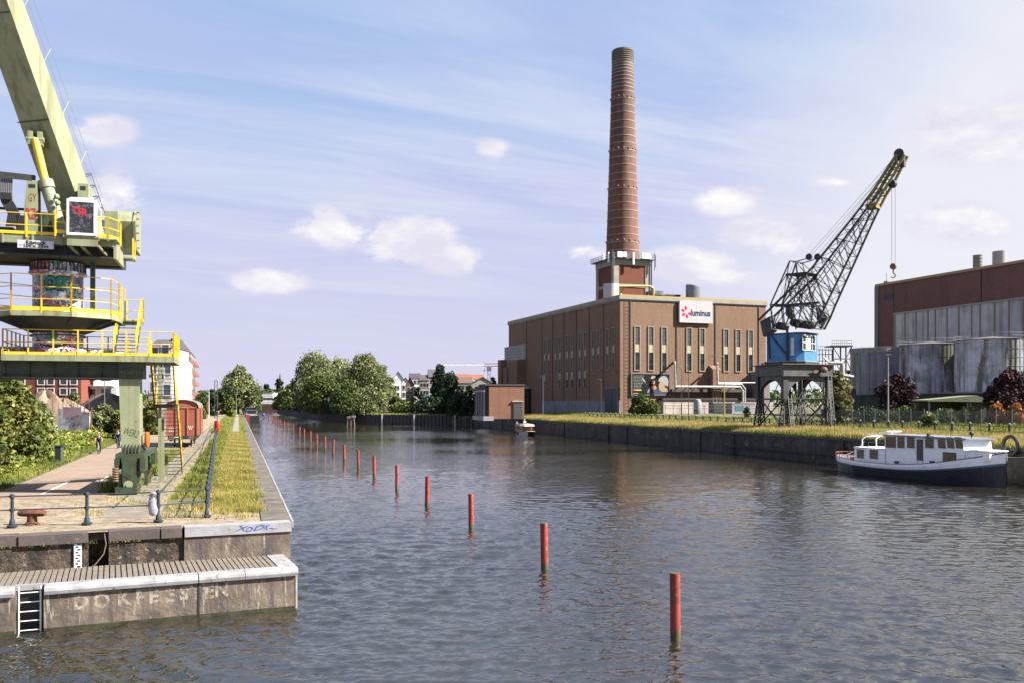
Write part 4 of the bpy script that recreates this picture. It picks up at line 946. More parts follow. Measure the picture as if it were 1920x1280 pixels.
# --- portal beam ---
za, zb = 7.74, 8.56
u1, u2 = fy(223, 690).x, fy(269, 690).x
mb = G(); mb.box(u1, u2, -.12, 1.35, za, zb)
mb.box(u1 - 7.4, u2 - 7.4, -.12, 1.35, za, zb); each(mb, 'knee_box', gd, gc)
mb = G()
for z in (za + .06, za + .34): 
    for i in range(8): x = u1 + .08 + i * (u2 - u1 - .16) / 7; mb.box(x - .02, x + .02, -.15, -.121, z, z + .16)
mb.build('knee_bolts', crm, gc)
mb = G(); mb.box(-12, u1 - .002, .25, .32, za + .05, zb - .05); mb.box(-12, u1 - .002, -.1, .8, za, za + .05); mb.box(-12, u1 - .002, -.1, .8, zb - .05, zb); mb.box(-12, u1 - .002, 2.9, 3.3, za, zb)
o = mb.build('portal_beam', gd, gc)
mb = G()
for i in range(12):
    x = u1 - .75 - i * 1.0
    mb._add([(x, .249, za + .05), (x, -.08, za + .05), (x, .12, za + .2), (x, .17, zb - .3), (x, -.05, zb - .05), (x, .249, zb - .05), (x + .03, .249, za + .05), (x + .03, -.08, za + .05), (x + .03, .12, za + .2), (x + .03, .17, zb - .3), (x + .03, -.05, zb - .05), (x + .03, .249, zb - .05)],
            [(0, 1, 2, 3, 4, 5), (11, 10, 9, 8, 7, 6), (1, 7, 8, 2), (2, 8, 9, 3), (3, 9, 10, 4)])
mb.build('stiffeners', gd, o)

def railing(pts, z0, h, bars, parent, kick=.12, step=1.0, pd=.12, name='guard_rail', closed=False, rr=.022):
    mb = G()
    if closed: pts = pts + [pts[0]]
    for a, c in zip(pts, pts[1:]):
        a = Vector((a[0], a[1], 0)); c = Vector((c[0], c[1], 0)); L = (c - a).length; n = max(1, round(L / step))
        for f in bars: mb.tube((a.x, a.y, z0 + h * f), (c.x, c.y, z0 + h * f), rr, 6)
        if kick: mb.bar((a.x, a.y, z0 + kick / 2 + .02), (c.x, c.y, z0 + kick / 2 + .02), .012, kick)
        for i in range(n + 1):
            p = a.lerp(c, i / n); mb.box(p.x - .03, p.x + .03, p.y - .025, p.y + .025, z0 - pd, z0 + h)
    return mb.build(name, yl, parent)
# --- platform 1 ---
z1 = 8.75; vF = -.5; vB = 3.6
uL, uR = fy(5, 670, vF).x, fy(325, 683, vF).x
mb = G(); mb.box(uL, uR, vF, vB, z1 - .03, z1); mb.box(uL, uR, vF - .05, vF - .001, z1 - .26, z1 + .02); mb.box(uL, uR, vB + .001, vB + .05, z1 - .26, z1 + .02); mb.box(uR + .001, uR + .05, vF - .05, vB + .05, z1 - .26, z1 + .02)
mb.box(uL - .05, uL - .001, vF - .05, vB + .05, z1 - .26, z1 + .02)
for v in np.arange(.2, 3.5, .8): mb.box(uL, uR, v, v + .06, z1 - .18, z1 - .031)
for v in (vF + .25, vB - .1): mb.box(-12, uL - .051, v, v + .1, z1 - .2, z1)
pl1 = mb.build('lower_platform', gp, gc)
us0, us1 = fy(279, 683, vB).x, fy(328, 683, vB).x
railing([(uL, vF), (uR, vF)], z1, 1.1, (.5, 1), pl1, step=.95)
railing([(uL, vF), (uL, vB)], z1, 1.1, (.5, 1), pl1, step=.9)
railing([(uR, vF), (uR, vB)], z1, 1.1, (.5, 1), pl1, step=1.0)
railing([(uL, vB), (us0, vB)], z1, 1.1, (.5, 1), pl1, step=1.0)
# --- column ---
vc = 1.0; uc = fy(109, 620, vc).x; rc_ = .5 * 86 * (CF.o + CF.u * uc + CF.w * vc).y / F
def colz(py, v): return fy(109, py, v).z
graf = bpy.data.materials.new('graffiti_paint'); graf.use_nodes = True; t = NT(graf.node_tree); b = t.n['Principled BSDF']
co = t.node('ShaderNodeTexCoord').outputs['Object']
wv = t.vmath('ADD', co, t.vmath('SCALE', t.vmath('SUBTRACT', t.noise(co, 2.3, 3, .6, 0, True), (.5, .5, .5)), 1.6))
vr = t.node('ShaderNodeTexVoronoi'); t.link(wv, vr.inputs['Vector']); vr.inputs['Scale'].default_value = 2.6
sp3 = t.node('ShaderNodeSeparateColor'); t.link(vr.outputs['Color'], sp3.inputs[0])
cells = t.mix(.05, t.ramp(sp3.outputs[0], [(0, (0.240, 0.150, 0.330)), (.14, (0.825, 0.780, 0.900)), (.28, (0.105, 0.075, 0.180)), (.4, (0.600, 0.090, 0.090)), (.5, (0.900, 0.870, 0.900)), (.64, (0.180, 0.270, 0.480)), (.76, (0.825, 0.450, 0.630)), (.86, (0.120, 0.450, 0.330)), (.94, (0.825, 0.750, 0.330))], 'CONSTANT'), (.02, .02, .03))
ln = t.noise(wv, 3.4, 2, .5); line = t.math('LESS_THAN', t.math('ABSOLUTE', t.math('SUBTRACT', ln, .5)), .022)
ve = t.node('ShaderNodeTexVoronoi', feature='DISTANCE_TO_EDGE'); t.link(wv, ve.inputs['Vector']); ve.inputs['Scale'].default_value = 2.6
edge = t.math('LESS_THAN', ve.outputs['Distance'], .045)
c = t.mix(t.math('MAXIMUM', line, edge), cells, (.02, .018, .03))
fl = t.ramp(t.noise(wv, 5.2, 2), [(.55, 0), (.57, 1)], 'CONSTANT'); c = t.mix(t.math('MULTIPLY', fl, .8), c, (.50, .48, .52))
t.val(b.inputs['Base Color'], c); b.inputs['Roughness'].default_value = .5
zc2 = 13.0
mb = G(); mb.lathe([(rc_, z1 + .35), (rc_, zc2 - .55), (rc_ + .16, zc2 - .5), (rc_ + .16, zc2 - .42), (rc_ + .05, zc2 - .4), (rc_ + .05, zc2)], 40, (uc, vc)); col_ = mb.build('slewing_column', graf, gc, smooth=True)
mb = G()
for i in range(40): th = 2 * math.pi * i / 40; x = uc + (rc_ + .10) * math.cos(th); y = vc + (rc_ + .10) * math.sin(th); mb.box(x - .02, x + .02, y - .02, y + .02, zc2 - .42, zc2 - .02)
mb.build('bolt_ring', crm, col_)
mb = G(); mb.lathe([(rc_ + .14, z1 + .001), (rc_ + .14, z1 + .30), (rc_ + .02, z1 + .36)], 40, (uc, vc)); mb.build('column_foot', graf, col_)
def bend(vs, cu, cz, s, r, depth, shear=0.0, sx=1.0):
    out = []
    for x, y, _ in vs:
        a_ = (x * s * sx + y * s * shear) / r + cu; out.append((uc + (r + depth) * math.sin(a_), vc - (r + depth) * math.cos(a_), cz + y * s))
    return out
def band_mesh(txt, bold):
    vs, fs = text_mesh(txt, 1.0, bold); return vs, fs
zO = fy(120, 533, vc - rc_).z
vs, fs = band_mesh("OSE", .12); mb = G(); mb.merge(bend(vs, .12, zO, .78, rc_, .012, .1, .72), fs); mb.build('letter_shadow', blk, col_)
vs, fs = band_mesh("OSE", .055); mb = G(); mb.merge(bend(vs, .12, zO, .78, rc_, .02, .1, .72), fs); mb.build('green_letters', mat('graffiti_green', (.02, .42, .24), .5, (.01, .30, .20), 3), col_)
vs, fs = band_mesh("KZ", .10); mb = G(); mb.merge(bend(vs, .80, zO - .25, .75, rc_, .014, -.15, .7), fs); mb.build('letter_shadow', blk, col_)
vs, fs = band_mesh("KZ", .05); mb = G(); mb.merge(bend(vs, .80, zO - .25, .75, rc_, .022, -.15, .7), fs); mb.build('mint_letters', mat('graffiti_mint', (.50, .72, .58), .5), col_)
zE = fy(108, 630, vc - rc_).z
def disc(cu, cz, rx, rz, depth, n=20, point=0):
    pts = []
    for i in range(n): a_ = 2 * math.pi * i / n; k_ = 1 + point * max(0, math.sin(a_)) ** 3; pts.append((rx * math.cos(a_), rz * math.sin(a_) * k_))
    return [(uc + (rc_ + depth) * math.sin(x / rc_ + cu), vc - (rc_ + depth) * math.cos(x / rc_ + cu), cz + z) for x, z in pts]
for nm, rx, rz, dp, m__ in (('drop_outline', .78, .50, .008, blk), ('drop', .60, .40, .016, mat('graffiti_lilac', (.52, .50, .62), .5)), ('drop_core', .24, .20, .024, _m['graffiti_green'])):
    mb = G(); pts = disc(-.05, zE, rx, rz, dp, 24, .5); c0 = disc(-.05, zE, .001, .001, dp, 1)[0]; mb._add(pts + [c0], [(i, (i + 1) % 24, 24) for i in range(24)]); mb.build(nm, m__, col_)
# painted low wall plates beside the column foot
mb = G(); q0, q1 = fy(30, 660, 1.4).x, fy(215, 660, 1.4).x; mb.box(q0, uc - rc_ - .2, 1.35, 1.45, z1 + .002, fy(100, 652, 1.4).z); mb.box(uc + rc_ + .2, q1, 1.35, 1.45, z1 + .002, fy(100, 654, 1.4).z); each(mb, 'side_plate', graf, gc)
# --- platform 2 ---
z2 = fy(62, 583, -1.1).z
P2 = [(-2.75, -.9), (-1.5, -2.1), (.9, -2.1), (2.4, -1.2), (3.0, .2), (3.0, 2.6), (-1.5, 2.4), (-2.75, 1.3)]
uR2 = fy(222, 590, vc).x
P2 = [(uc + x if x < 2.9 else uR2, vc + y) for x, y in P2]
lu0, lu1 = fy(226, 600, 2.8).x, fy(266, 600, 2.8).x
mb = G(); mb.prism(P2, z2 - .04, z2); mb.box(uR2 + .002, lu1, 2.6, 3.59, z2 - .04, z2)
for a, c in zip(P2, P2[1:] + P2[:1]): mb.bar((a[0], a[1], z2 - .12), (c[0], c[1], z2 - .12), .05, .20)
mb.box(lu0, lu1, 2.55, 2.6, z2 - .22, z2); pl2 = mb.build('upper_platform', gp, gc)
railing(P2[:5], z2, 1.62, (.33, .66, 1), pl2, kick=.17, step=1.3, rr=.018); railing([P2[4], (uR2, 2.2)], z2, 1.62, (.33, .66, 1), pl2, kick=.17, step=1.3, rr=.018)
railing([P2[5], P2[6], P2[7], P2[0]], z2, 1.62, (.33, .66, 1), pl2, kick=.17, step=1.3, rr=.018)
railing([(uR2 + .1, 3.55), (lu1, 3.55), (lu1, 2.7)], z2, 1.1, (.5, 1), pl2, kick=.1, step=.7)
mb = G(); mb.lathe([(rc_ + .02, z2 - .85), (rc_ + .35, z2 - .7), (rc_ + .9, z2 - .26), (rc_ + 1.2, z2 - .22)], 24, (uc, vc))
for i in range(8): th = R(45 * i + 20); mb.bar((uc + rc_ * math.cos(th), vc + rc_ * math.sin(th), z2 - .8), (uc + 2.6 * math.cos(th), vc + 2.0 * math.sin(th), z2 - .2), .1, .16)
mb.build('platform_bracket', crm, gc)
mb = G(); mb.lathe([(rc_ + .12, z2 - 1.0), (rc_ + .12, z2 - .93)], 32, (uc, vc)); mb.build('column_flange', gd, col_)
# inner stair 1->2
def stair(u0, u1, p0, p1, n, name, rails=True, railh=.95):
    """p=(v,z) bottom to top"""
    mb = G(); (v0, z0), (v1_, z1_) = p0, p1
    for u in (u0, u1): mb.bar((u, v0, z0), (u, v1_, z1_), .05, .22)
    o = mb.build(name, gd, gc); mb = G()
    for i in range(n): f = (i + .5) / n; v = v0 + (v1_ - v0) * f; z = z0 + (z1_ - z0) * f; mb.box(u0 + .03, u1 - .03, v - .12, v + .12, z - .015, z + .015)
    mb.build('treads', mat('grating_grey', (.12, .13, .12), .6), o)
    if rails:
        mb = G()
        for u in (u0, u1):
            for h_ in (railh * .5, railh): mb.tube((u, v0, z0 + h_), (u, v1_, z1_ + h_), .026, 6)
            for f in (0, .25, .5, .75, 1): v = v0 + (v1_ - v0) * f; z = z0 + (z1_ - z0) * f; mb.tube((u, v, z), (u, v, z + railh), .026, 6)
        mb.build('handrail', yl, o)
    return o
stair(lu0 - .0, lu1 - .02, (.2, z1), (2.6, z2), 11, 'inner_stair')
zm = 6.55; v1s = vB + 1.9
stair(us0 + .1, us1 - .1, (v1s, zm), (vB, z1), 11, 'upper_flight')
mb = G(); mb.box(us0 + .02, us1 - .02, v1s, v1s + 1.0, zm - .2, zm); mb.build('stair_landing', gd, gc)
stair(us0 + .1, us1 - .1, (v1s + 6.2, ZL + .1), (v1s + 1.0, zm), 19, 'lower_flight')
mb = G()
for v, zt_ in ((v1s + .3, z1 - .26), (v1s + 2.2, 5.8), (v1s + 4.8, 3.6)): mb.box(us0 + .27, us0 + .42, v - .08, v + .08, ZL, zt_)
each(mb, 'stair_post', gp, gc)
mb = G(); a = fy(174, 540, 0.6); mb.box(a.x - .1, a.x + .1, .5, .7, z2 - .1, zc2 + .1); mb.build('hanging_pole', gd, gc)
# --- slewing deck ---
v0 = -1.6; zd0, zd1 = 13.0, 13.85; uD = fy(212, 490, v0).x
mb = G(); mb.box(-14, uD, v0 + .35, 1.9, zd0 + .06, zd1 - .42); mb.box(-14, uD + .02, v0 + .02, v0 + .55, zd0, zd0 + .055); mb.box(-14, uD + .02, v0, 2.0, zd1 - .415, zd1 - .36); mb.box(-14, uD + .02, 1.4, 2.0, zd0 - .02, zd0 + .058)
mb.build('slewing_frame', crm, gc)
mb = G(); mb.box(-14, uD + .0, v0 - .12, 2.0, zd1 - .358, zd1 - .002); mb.box(uD + .021, uD + .14, v0, 2.0, zd0 - .02, zd1 - .3); dk = mb.build('upper_deck', gp, gc)
mb = G()
for u in np.arange(-13, uD, 1.15): mb.box(u - .03, u + .03, v0 - .18, v0 - .121, zd1 - .4, zd1)
mb.build('deck_ribs', gp, dk)
ur1 = fy(104, 430, v0).x
railing([(-14, v0 - .15), (ur1, v0 - .15)], zd1, .92, (.45, 1), dk, kick=.13, step=1.1)
# maker's plate
a, c = fy(33, 450, v0 - .2), fy(101, 468, v0 - .2)
mb = G(); mb.box(a.x, c.x, v0 - .24, v0 - .20, c.z, a.z); np_ = mb.build('name_plate', mat('plate_white', (.58, .58, .64), .5, (.42, .42, .48), 4, .5, .6), gc)
mb = G()
for k_, (tx, zz_) in enumerate((("Rijstock", .70), ("10t x 31m", .28))):
    vs, fs = text_mesh(tx, .21, .008); mb.merge([(v[0] * 1.15 + (a.x + c.x) / 2, v0 - .245, v[1] + c.z + (a.z - c.z) * zz_) for v in vs], fs)
mb.build('plate_lettering', blk, np_)
# cabin
cv_ = v0 - .7; a, c = fy(125, 440, cv_), fy(180, 372, cv_)
mb = G(); x0, x1, z0_, z1_ = a.x, c.x, a.z, c.z; cd_ = 1.5; ch_ = .16
prof = [(x0, z0_), (x1, z0_), (x1, z1_ - ch_), (x1 - ch_, z1_), (x0 + ch_, z1_), (x0, z1_ - ch_)]
mb.slab([(x, cv_ + .06, z) for x, z in prof], (0, cd_, 0)); 
th_ = .09
mb.box(x0, x0 + th_, cv_, cv_ + .058, z0_, z1_ - ch_ * .5); mb.box(x1 - th_, x1, cv_, cv_ + .058, z0_, z1_ - ch_ * .5); mb.box(x0 + th_, x1 - th_, cv_, cv_ + .058, z0_, z0_ + .10); mb.box(x0 + th_, x1 - th_, cv_, cv_ + .058, z1_ - .20, z1_ - .05)
cab = mb.build('operator_cabin', mat('cabin_white', (.72, .70, .71), .45, (.6, .55, .57), 3, .45, .7), gc)
mb = G(); mb.box(x0 + th_, x1 - th_, cv_ + .02, cv_ + .055, z0_ + .10, z1_ - .20); pane = mb.build('front_window', mat('grimy_glass', (.025, .025, .032), .15, (.16, .17, .18), 6, .52, .6, spec=.8), cab)
mb = G(); rr = random.Random(5)
for i in range(26):
    x, z = rr.uniform(x0 + .2, x1 - .25), rr.uniform(z0_ + .2, z1_ - .4); l_ = rr.uniform(.05, .22); th = rr.uniform(0, 3.1); mb.bar((x, cv_ + .017, z), (x + l_ * math.cos(th), cv_ + .017, z + l_ * math.sin(th)), .006, .02, up=(0, 1, 0))
mb.build('window_scratches', mat('scratch_grey', (.45, .45, .48), .6), pane)
vs, fs = text_mesh("TSR", .42, .02); mb = G(); mb.merge([(v[0] * .85 + (x0 + x1) / 2 - .08, cv_ + .012, v[1] + z1_ - .62 - v[0] * .15) for v in vs], fs); mb.build('red_scrawl', mat('spray_red', (.70, .02, .05), .5), pane)
mb = G(); mb.box(x1 + .001, x1 + .02, cv_ + .35, cv_ + 1.3, z0_ + .75, z1_ - .3); mb.build('side_window', mat('cabin_glass', (.22, .32, .42), .1, spec=.9), cab)
mb = G(); mb.box(x0 - .15, x1 + .1, cv_ + .05, v0 - .13, z0_ - .1, z0_ - .01); mb.box(x0 - .0, x1 + .05, cv_ + .08, cv_ + .2, z0_ - .45, z0_ - .101)
for x in (x0, (x0 + x1) / 2 - .1, x1): mb.bar((x + .05, cv_ + .15, z0_ - .4), (x + .35, v0 + .3, zd0 + .1), .09)
mb.build('cabin_bracket', gp, gc)
railing([(fy(104, 430, cv_ + .2).x, cv_ + .2), (x0 - .03, cv_ + .2)], zd1 + .05, 1.0, (.5, 1), cab, kick=.15, step=.5)
uy = fy(220, 445, v0 - .3).x
mb = G(); mb.box(x1 + .05, uy, v0 - .45, v0 + .9, zd1 - .1, zd1 - .04); mb.box(uy - .2, uD + .6, .95, 1.9, zd0 + .4, zd0 + .46); sd = mb.build('side_landing', gp, gc)
railing([(x1 + .07, v0 - .42), (uy - .35, v0 - .42), (uy, v0 + .4), (uy, v0 + .9)], zd1 - .04, .92, (.5, 1), sd, kick=.15, step=.8)
railing([(uD + .55, 1.0), (uD + .55, 1.85)], zd0 + .46, .9, (.5, 1), sd, kick=.1, step=.8)
# cabinet and counterweight
mb = G(); a, c = fy(196, 447, 1.0), fy(221, 397, 1.0); mb.box(a.x, c.x, 1.0, 1.85, zd1, c.z); mb.build('switch_cabinet', gp, gc)
vw = 2.6; q = lambda px, py: fy(px, py, vw)
mb = G(); a, c = q(190, 0).x, q(249, 0).x; zt_, zmid, zb_ = q(250, 391).z, q(250, 416).z, q(250, 464).z
mb.slab([(a, vw + .9, zt_), (a, vw, zmid), (a, vw + .45, zb_), (a, vw + 2.6, zb_), (a, vw + 2.6, zt_)], (c - a, 0, 0)); cwt = mb.build('counterweight', gp, gc)
mb = G(); mb.slab([(c + .001, vw + .8, zt_ + .05), (c + .001, vw - .08, zmid), (c + .001, vw + .4, zb_ - .03), (c + .001, vw + 2.6, zb_ - .03), (c + .001, vw + 2.6, zt_ + .05)], (.12, 0, 0))
for i in range(6): f = i / 5; z = zt_ - .1 + (zb_ - zt_ + .2) * f; y = vw + .25 + abs(z - zmid) * .4; mb.tube((c + .12, y, z), (c + .24, y, z), .05, 6)
mb.build('end_plate', gp, cwt)
# A-frame tower & beams & hoses
vt = -.6
def tower(pxs, pys, v, w2, name, m__):
    mb = G(); (a, b_), (c, d) = pxs; z0, z1 = fy(60, pys[0], v).z, fy(60, pys[1], v).z
    A = [fy(a, 0, v).x, fy(b_, 0, v).x, fy(c, 0, v).x, fy(d, 0, v).x]
    mb._add([(A[0], v, z0), (A[1], v, z0), (A[1], v + w2, z0), (A[0], v + w2, z0), (A[2], v, z1), (A[3], v, z1), (A[3], v + w2 * .7, z1), (A[2], v + w2 * .7, z1)], [(0, 3, 2, 1), (4, 5, 6, 7), (0, 1, 5, 4), (1, 2, 6, 5), (2, 3, 7, 6), (3, 0, 4, 7)]); return mb.build(name, m__, gc)
tt = tower(((41, 71), (50, 70)), (438, 340), vt, .9, 'boom_support_tower', gp)
vs, fs = text_mesh("RZ", .62, .01); p = fy(58, 402, vt - .01); mb = G(); mb.merge([(v[0] * .55 + p.x, vt - .012, v[1] * 1.1 + p.z) for v in vs], fs)
vs, fs = text_mesh("GY", .5, .01); p = fy(60, 372, vt - .01); mb.merge([(v[0] * .5 + p.x, vt + .0, v[1] * 1.0 + p.z) for v in vs], fs); mb.build('red_tag', mat('spray_red', (.70, .02, .05), .5), tt)
mb = G(); mb.box(fy(54, 0, vt).x, fy(66, 0, vt).x, vt - .015, vt - .001, fy(60, 352, vt).z, fy(60, 346, vt).z); mb.build('tower_slot', blk, tt)
mb = G(); mb.bar(fy(-60, 320, vt + .5), fy(66, 334, vt + .5), .2, .2); mb.bar(fy(-60, 388, vt + .6), fy(45, 393, vt + .6), .1, .1); mb.bar(fy(-60, 326, vt + .1), fy(60, 338, vt + .1), .07); mb.build('service_beam', crm, gc)
mb = G()
for i in range(7):
    px = 2 + i * 3.4; A = [fy(px, 332, vt + .2), fy(px - .5, 360, vt + .15), fy(px + 1, 378, vt + .1), fy(px + 9, 392, vt), fy(px + 14, 402, vt - .1), fy(px + 10, 425, vt)]
    mb.path(A, .035, 5)
mb.box(fy(0, 0, vt).x, fy(21, 0, vt).x, vt - .05, vt + .3, fy(0, 374, vt).z, fy(0, 361, vt).z); mb.box(fy(30, 0, vt).x, fy(46, 0, vt).x, vt, vt + .7, zd1, fy(0, 402, vt).z); mb.box(fy(-30, 0, vt).x, fy(22, 0, vt).x, vt + .2, vt + 1.2, zd1, fy(0, 424, vt).z)
mb.build('hydraulic_hoses', blk, gc)
mb = G(); a = fy(147, 366, .5); c = fy(167, 347, .5); mb.box(a.x, c.x, .3, 1.4, a.z - 1.0, c.z); mb.box(a.x - .4, c.x + .1, 0.0, 1.7, zd1, a.z - .6); mb.build('winch_house', gp, gc)
mb = G(); mb.box(a.x + .12, a.x + .34, .285, .299, c.z - .3, c.z - .12); mb.build('winch_slot', blk, gc)
# boom
P0 = CF.loc(at(135, 345, 41.9)); P1 = CF.loc(at(12, 0, 38.2)); d = (P1 - P0).normalized()
aa = Vector((d.y, -d.x, 0)).normalized(); aa = aa if aa.x > 0 else -aa; hh_ = aa.cross(d).normalized(); hh_ = hh_ if hh_.z > 0 else -hh_
def sect(s, W, H): p = P0 + d * s; return [p, p - aa * W, p - aa * W + hh_ * H, p + hh_ * H]
mb = G(); S = [(-3.6, 1.45, 1.0), (-2.0, 1.66, 1.05), (0, 1.66, 1.05), (8, 1.52, .95), (30, 1.2, .75)]
vs = []; [vs.extend(sect(*q_)) for q_ in S]; fs = []
for j in range(len(S) - 1):
    for i in range(4): fs.append((4 * j + i, 4 * j + (i + 1) % 4, 4 * j + 4 + (i + 1) % 4, 4 * j + 4 + i))
fs += [(0, 3, 2, 1), tuple(4 * (len(S) - 1) + i for i in range(4))]
mb._add(vs, fs); bm_ = mb.build('boom', gp, gc)
mb = G()
for s_ in (-1.6, 2.9, 7.4): p = P0 + d * s_; mb._add([p + hh_ * -.02 + aa * .02, p - aa * 1.7 + hh_ * -.02, p - aa * 1.7 + hh_ * -.02 + d * .06, p + hh_ * -.02 + aa * .02 + d * .06], [(0, 1, 2, 3)])
each(mb, 'boom_seam', gd, bm_)
mb = G(); top0 = None
for k_ in range(-1, 13):
    s_ = .6 + k_ * 2.3; W = 1.0 - .008 * s_; p = P0 + d * s_ + hh_ * W - aa * .06; tq = p + Vector((0, 0, 1)) * .55 + hh_ * .5; mb.tube(p, tq, .022, 4)
    if top0 is not None:
        for f in (.5, 1.0): mb.tube(pp.lerp(top0, f), p.lerp(tq, f), .012, 4)
    pp, top0 = p, tq
mb.build('boom_railing', mat('thin_rail', (.40, .40, .32), .6), bm_)
mb = G()
for k_ in range(5): s_ = -2.2 + k_ * .55; p = P0 + d * s_ + hh_ * 1.05; pr_ = [p - aa * .1, p + hh_ * .55 - aa * .1, p + hh_ * .75 - aa * .4, p + hh_ * .55 - aa * .75, p - aa * .75]; mb.path(pr_, .022, 4)
for o_ in (.1, .75): mb.tube(P0 + d * -2.2 + hh_ * 1.6 - aa * o_, P0 + d * 0.1 + hh_ * 1.6 - aa * o_, .02, 4)
mb.build('ladder_cage', gd, bm_)
# luffing cylinder
A = CF.loc(at(66, 262, 40.6)); B = CF.loc(at(86, 345, 40.4)); C_ = CF.loc(at(118, 445, 40.3))
mb = G(); mb.tube(A, B, .17, 12); mb.build('piston_rod', yl, gc, smooth=True)
mb = G(); mb.tube(B, C_, .28, 14); mb.tube(B - (C_ - B).normalized() * .12, B + (C_ - B).normalized() * .25, .34, 14); mb.build('luffing_cylinder', gp, gc, smooth=True)
mb = G(); mb.box(A.x - .3, A.x - .1, A.y - .1, A.y + .7, A.z - .25, A.z + .35); mb.box(A.x + .1, A.x + .3, A.y - .1, A.y + .7, A.z - .25, A.z + .35); mb.tube(A - Vector((.36, 0, 0)), A + Vector((.36, 0, 0)), .12, 10); mb.build('boom_lug', gp, gc)
mb = G(); q = [CF.loc(at(100, 372, 40)), CF.loc(at(106, 385, 40)), CF.loc(at(107, 398, 40)), CF.loc(at(103, 412, 40))]; mb.path(q, .04, 5); mb.sphere(tuple(CF.loc(at(106, 369, 40))), .13, 8, 6); mb.sphere(tuple(CF.loc(at(108, 381, 40))), .12, 8, 6); mb.build('hydraulic_fittings', gp, gc)
mb = G(); vq = .4
for (x0_, x1_, y0_, y1_) in ((74, 100, 398, 440), (100, 122, 408, 440), (70, 90, 425, 441)): a = fy(x0_, y1_, vq); c = fy(x1_, y0_, vq); mb.box(a.x, c.x, vq + (x0_ % 3) * .1, vq + 1, zd1, c.z)
mb.build('pump_units', gd, gc)
# ================= blue-cabined lattice crane on the right quay =================
BF = Frame((35.7, 118, 0), math.atan2(.2905, .9569)); BZ = 3.0
bs = mat('grey_crane_steel', (.14, .14, .135), .6, (.08, .08, .08), 1.2, .4, .65, spots=(3, .66, (.20, .12, .08)))
bk_ = mat('black_lattice_steel', (.035, .036, .034), .6, (.06, .058, .05), 1.5)
blue = mat('crane_blue', (.10, .38, .80), .5, (.08, .30, .66), 1.0, spots=(4, .68, (.2, .2, .22)))
bc = thing('dock_crane', 'old lattice jib crane with blue cabin on an arched steel portal on the right quay', 'crane', (BF.o.x, BF.o.y, BZ), BF.a)
H = lambda: MB(-BZ)
PU, PV = 7.0, 6.5; zt0, zt1 = 10.25, 11.65; zs_ = 7.2
mb = H(); mb.box(-.25, PU + .25, -.12, .35, zt0, zt1); mb.box(-.25, PU + .25, PV - .35, PV + .12, zt0, zt1); mb.box(-.24, .24, .352, PV - .352, zt0 + .01, zt1 - .01); mb.box(PU - .24, PU + .24, .352, PV - .352, zt0 + .01, zt1 - .01)
mb.box(-.6, PU + .7, -.5, PV + .4, zt1 + .002, zt1 + .12); mb.box(-.4, PU + .9, -.35, -.121, zt0 - .1, zt0 + .05); mb.build('portal_girder', bs, bc)
def arch(face, a0, a1, lo, hi, name='arch_plate'):
    """plate from the spring to the girder with a round-topped opening between lo and hi"""
    mb = H(); r = (hi - lo) / 2; c = (lo + hi) / 2; n = 16; top = zt0 - .0; zc_ = zs_ + .1; kz = (9.75 - zc_) / r
    def P(s, z, dd): return (s, dd, z) if face == 'v' else (dd, s, z)
    for off in (0,):
        pts = [(c - r * math.cos(math.pi * i / n), zc_ + r * kz * math.sin(math.pi * i / n)) for i in range(n + 1)]
        for d0, d1 in ((a0, a1),):
            for (s0, z0), (s1, z1_) in zip(pts, pts[1:]):
                q = [P(s0, z0, d0), P(s1, z1_, d0), P(s1, top, d0), P(s0, top, d0), P(s0, z0, d1), P(s1, z1_, d1), P(s1, top, d1), P(s0, top, d1)]
                mb._add(q, [(0, 1, 2, 3), (7, 6, 5, 4), (0, 4, 5, 1)])
    return mb.build(name, bs, bc)
arch('v', .02, .22, .5, PU - .9); arch('v', PV - .22, PV - .02, .5, PU - .9); arch('u', .02, .20, .5, PV - .6); arch('u', PU - .2, PU - .02, .5, PV - .6)
lw = [(0, 0, 0), (PU, 0, 0), (0, PV, 0), (PU, PV, 0)]
def leg(u, v, du, dv):
    """box head above the spring, flaring lattice below"""
    mb = H(); su = 1 if u == 0 else -1; sv2 = 1 if v == 0 else -1
    mb.box(min(u - .24 * su, u + .5 * su), max(u - .24 * su, u + .5 * su), min(v - .11 * sv2, v + .5 * sv2), max(v - .11 * sv2, v + .5 * sv2), zs_ - .1, zt0 - .001)
    top = [(u, v), (u + .45 * su, v), (u + .45 * su, v + .45 * sv2), (u, v + .45 * sv2)]
    bot = [(u - .35 * su, v - .3 * sv2), (u + .75 * su, v - .3 * sv2), (u + .75 * su, v + .85 * sv2), (u - .35 * su, v + .85 * sv2)]
    zb_ = BZ + .45
    for (a, b_), (c, d) in zip(top, bot): mb.bar((a, b_, zs_), (c, d, zb_), .15)
    N = 4
    for k_ in range(N):
        f0, f1 = k_ / N, (k_ + 1) / N
        P0 = [(a + (c - a) * f0, b_ + (d - b_) * f0, zs_ + (zb_ - zs_) * f0) for (a, b_), (c, d) in zip(top, bot)]
        P1 = [(a + (c - a) * f1, b_ + (d - b_) * f1, zs_ + (zb_ - zs_) * f1) for (a, b_), (c, d) in zip(top, bot)]
        for i in range(4): j = (i + 1) % 4; mb.bar(P0[i], P1[j], .07); mb.bar(P1[i], P1[j], .08)
    mb.box(min(bot[0][0], bot[1][0]) - .1, max(bot[0][0], bot[1][0]) + .1, min(bot[0][1], bot[2][1]) - .1, max(bot[0][1], bot[2][1]) + .1, BZ - .1, zb_ + .05)
    return mb.build('leg', bk_ if u == 0 else bs, bc)  # left-hand legs in the darker steel: their shaded side put into the colour
for u, v, a, c in ((0, 0, 1, 1), (PU, 0, -1, 1), (0, PV, 1, -1), (PU, PV, -1, -1)): leg(u, v, a, c)
mb = H()
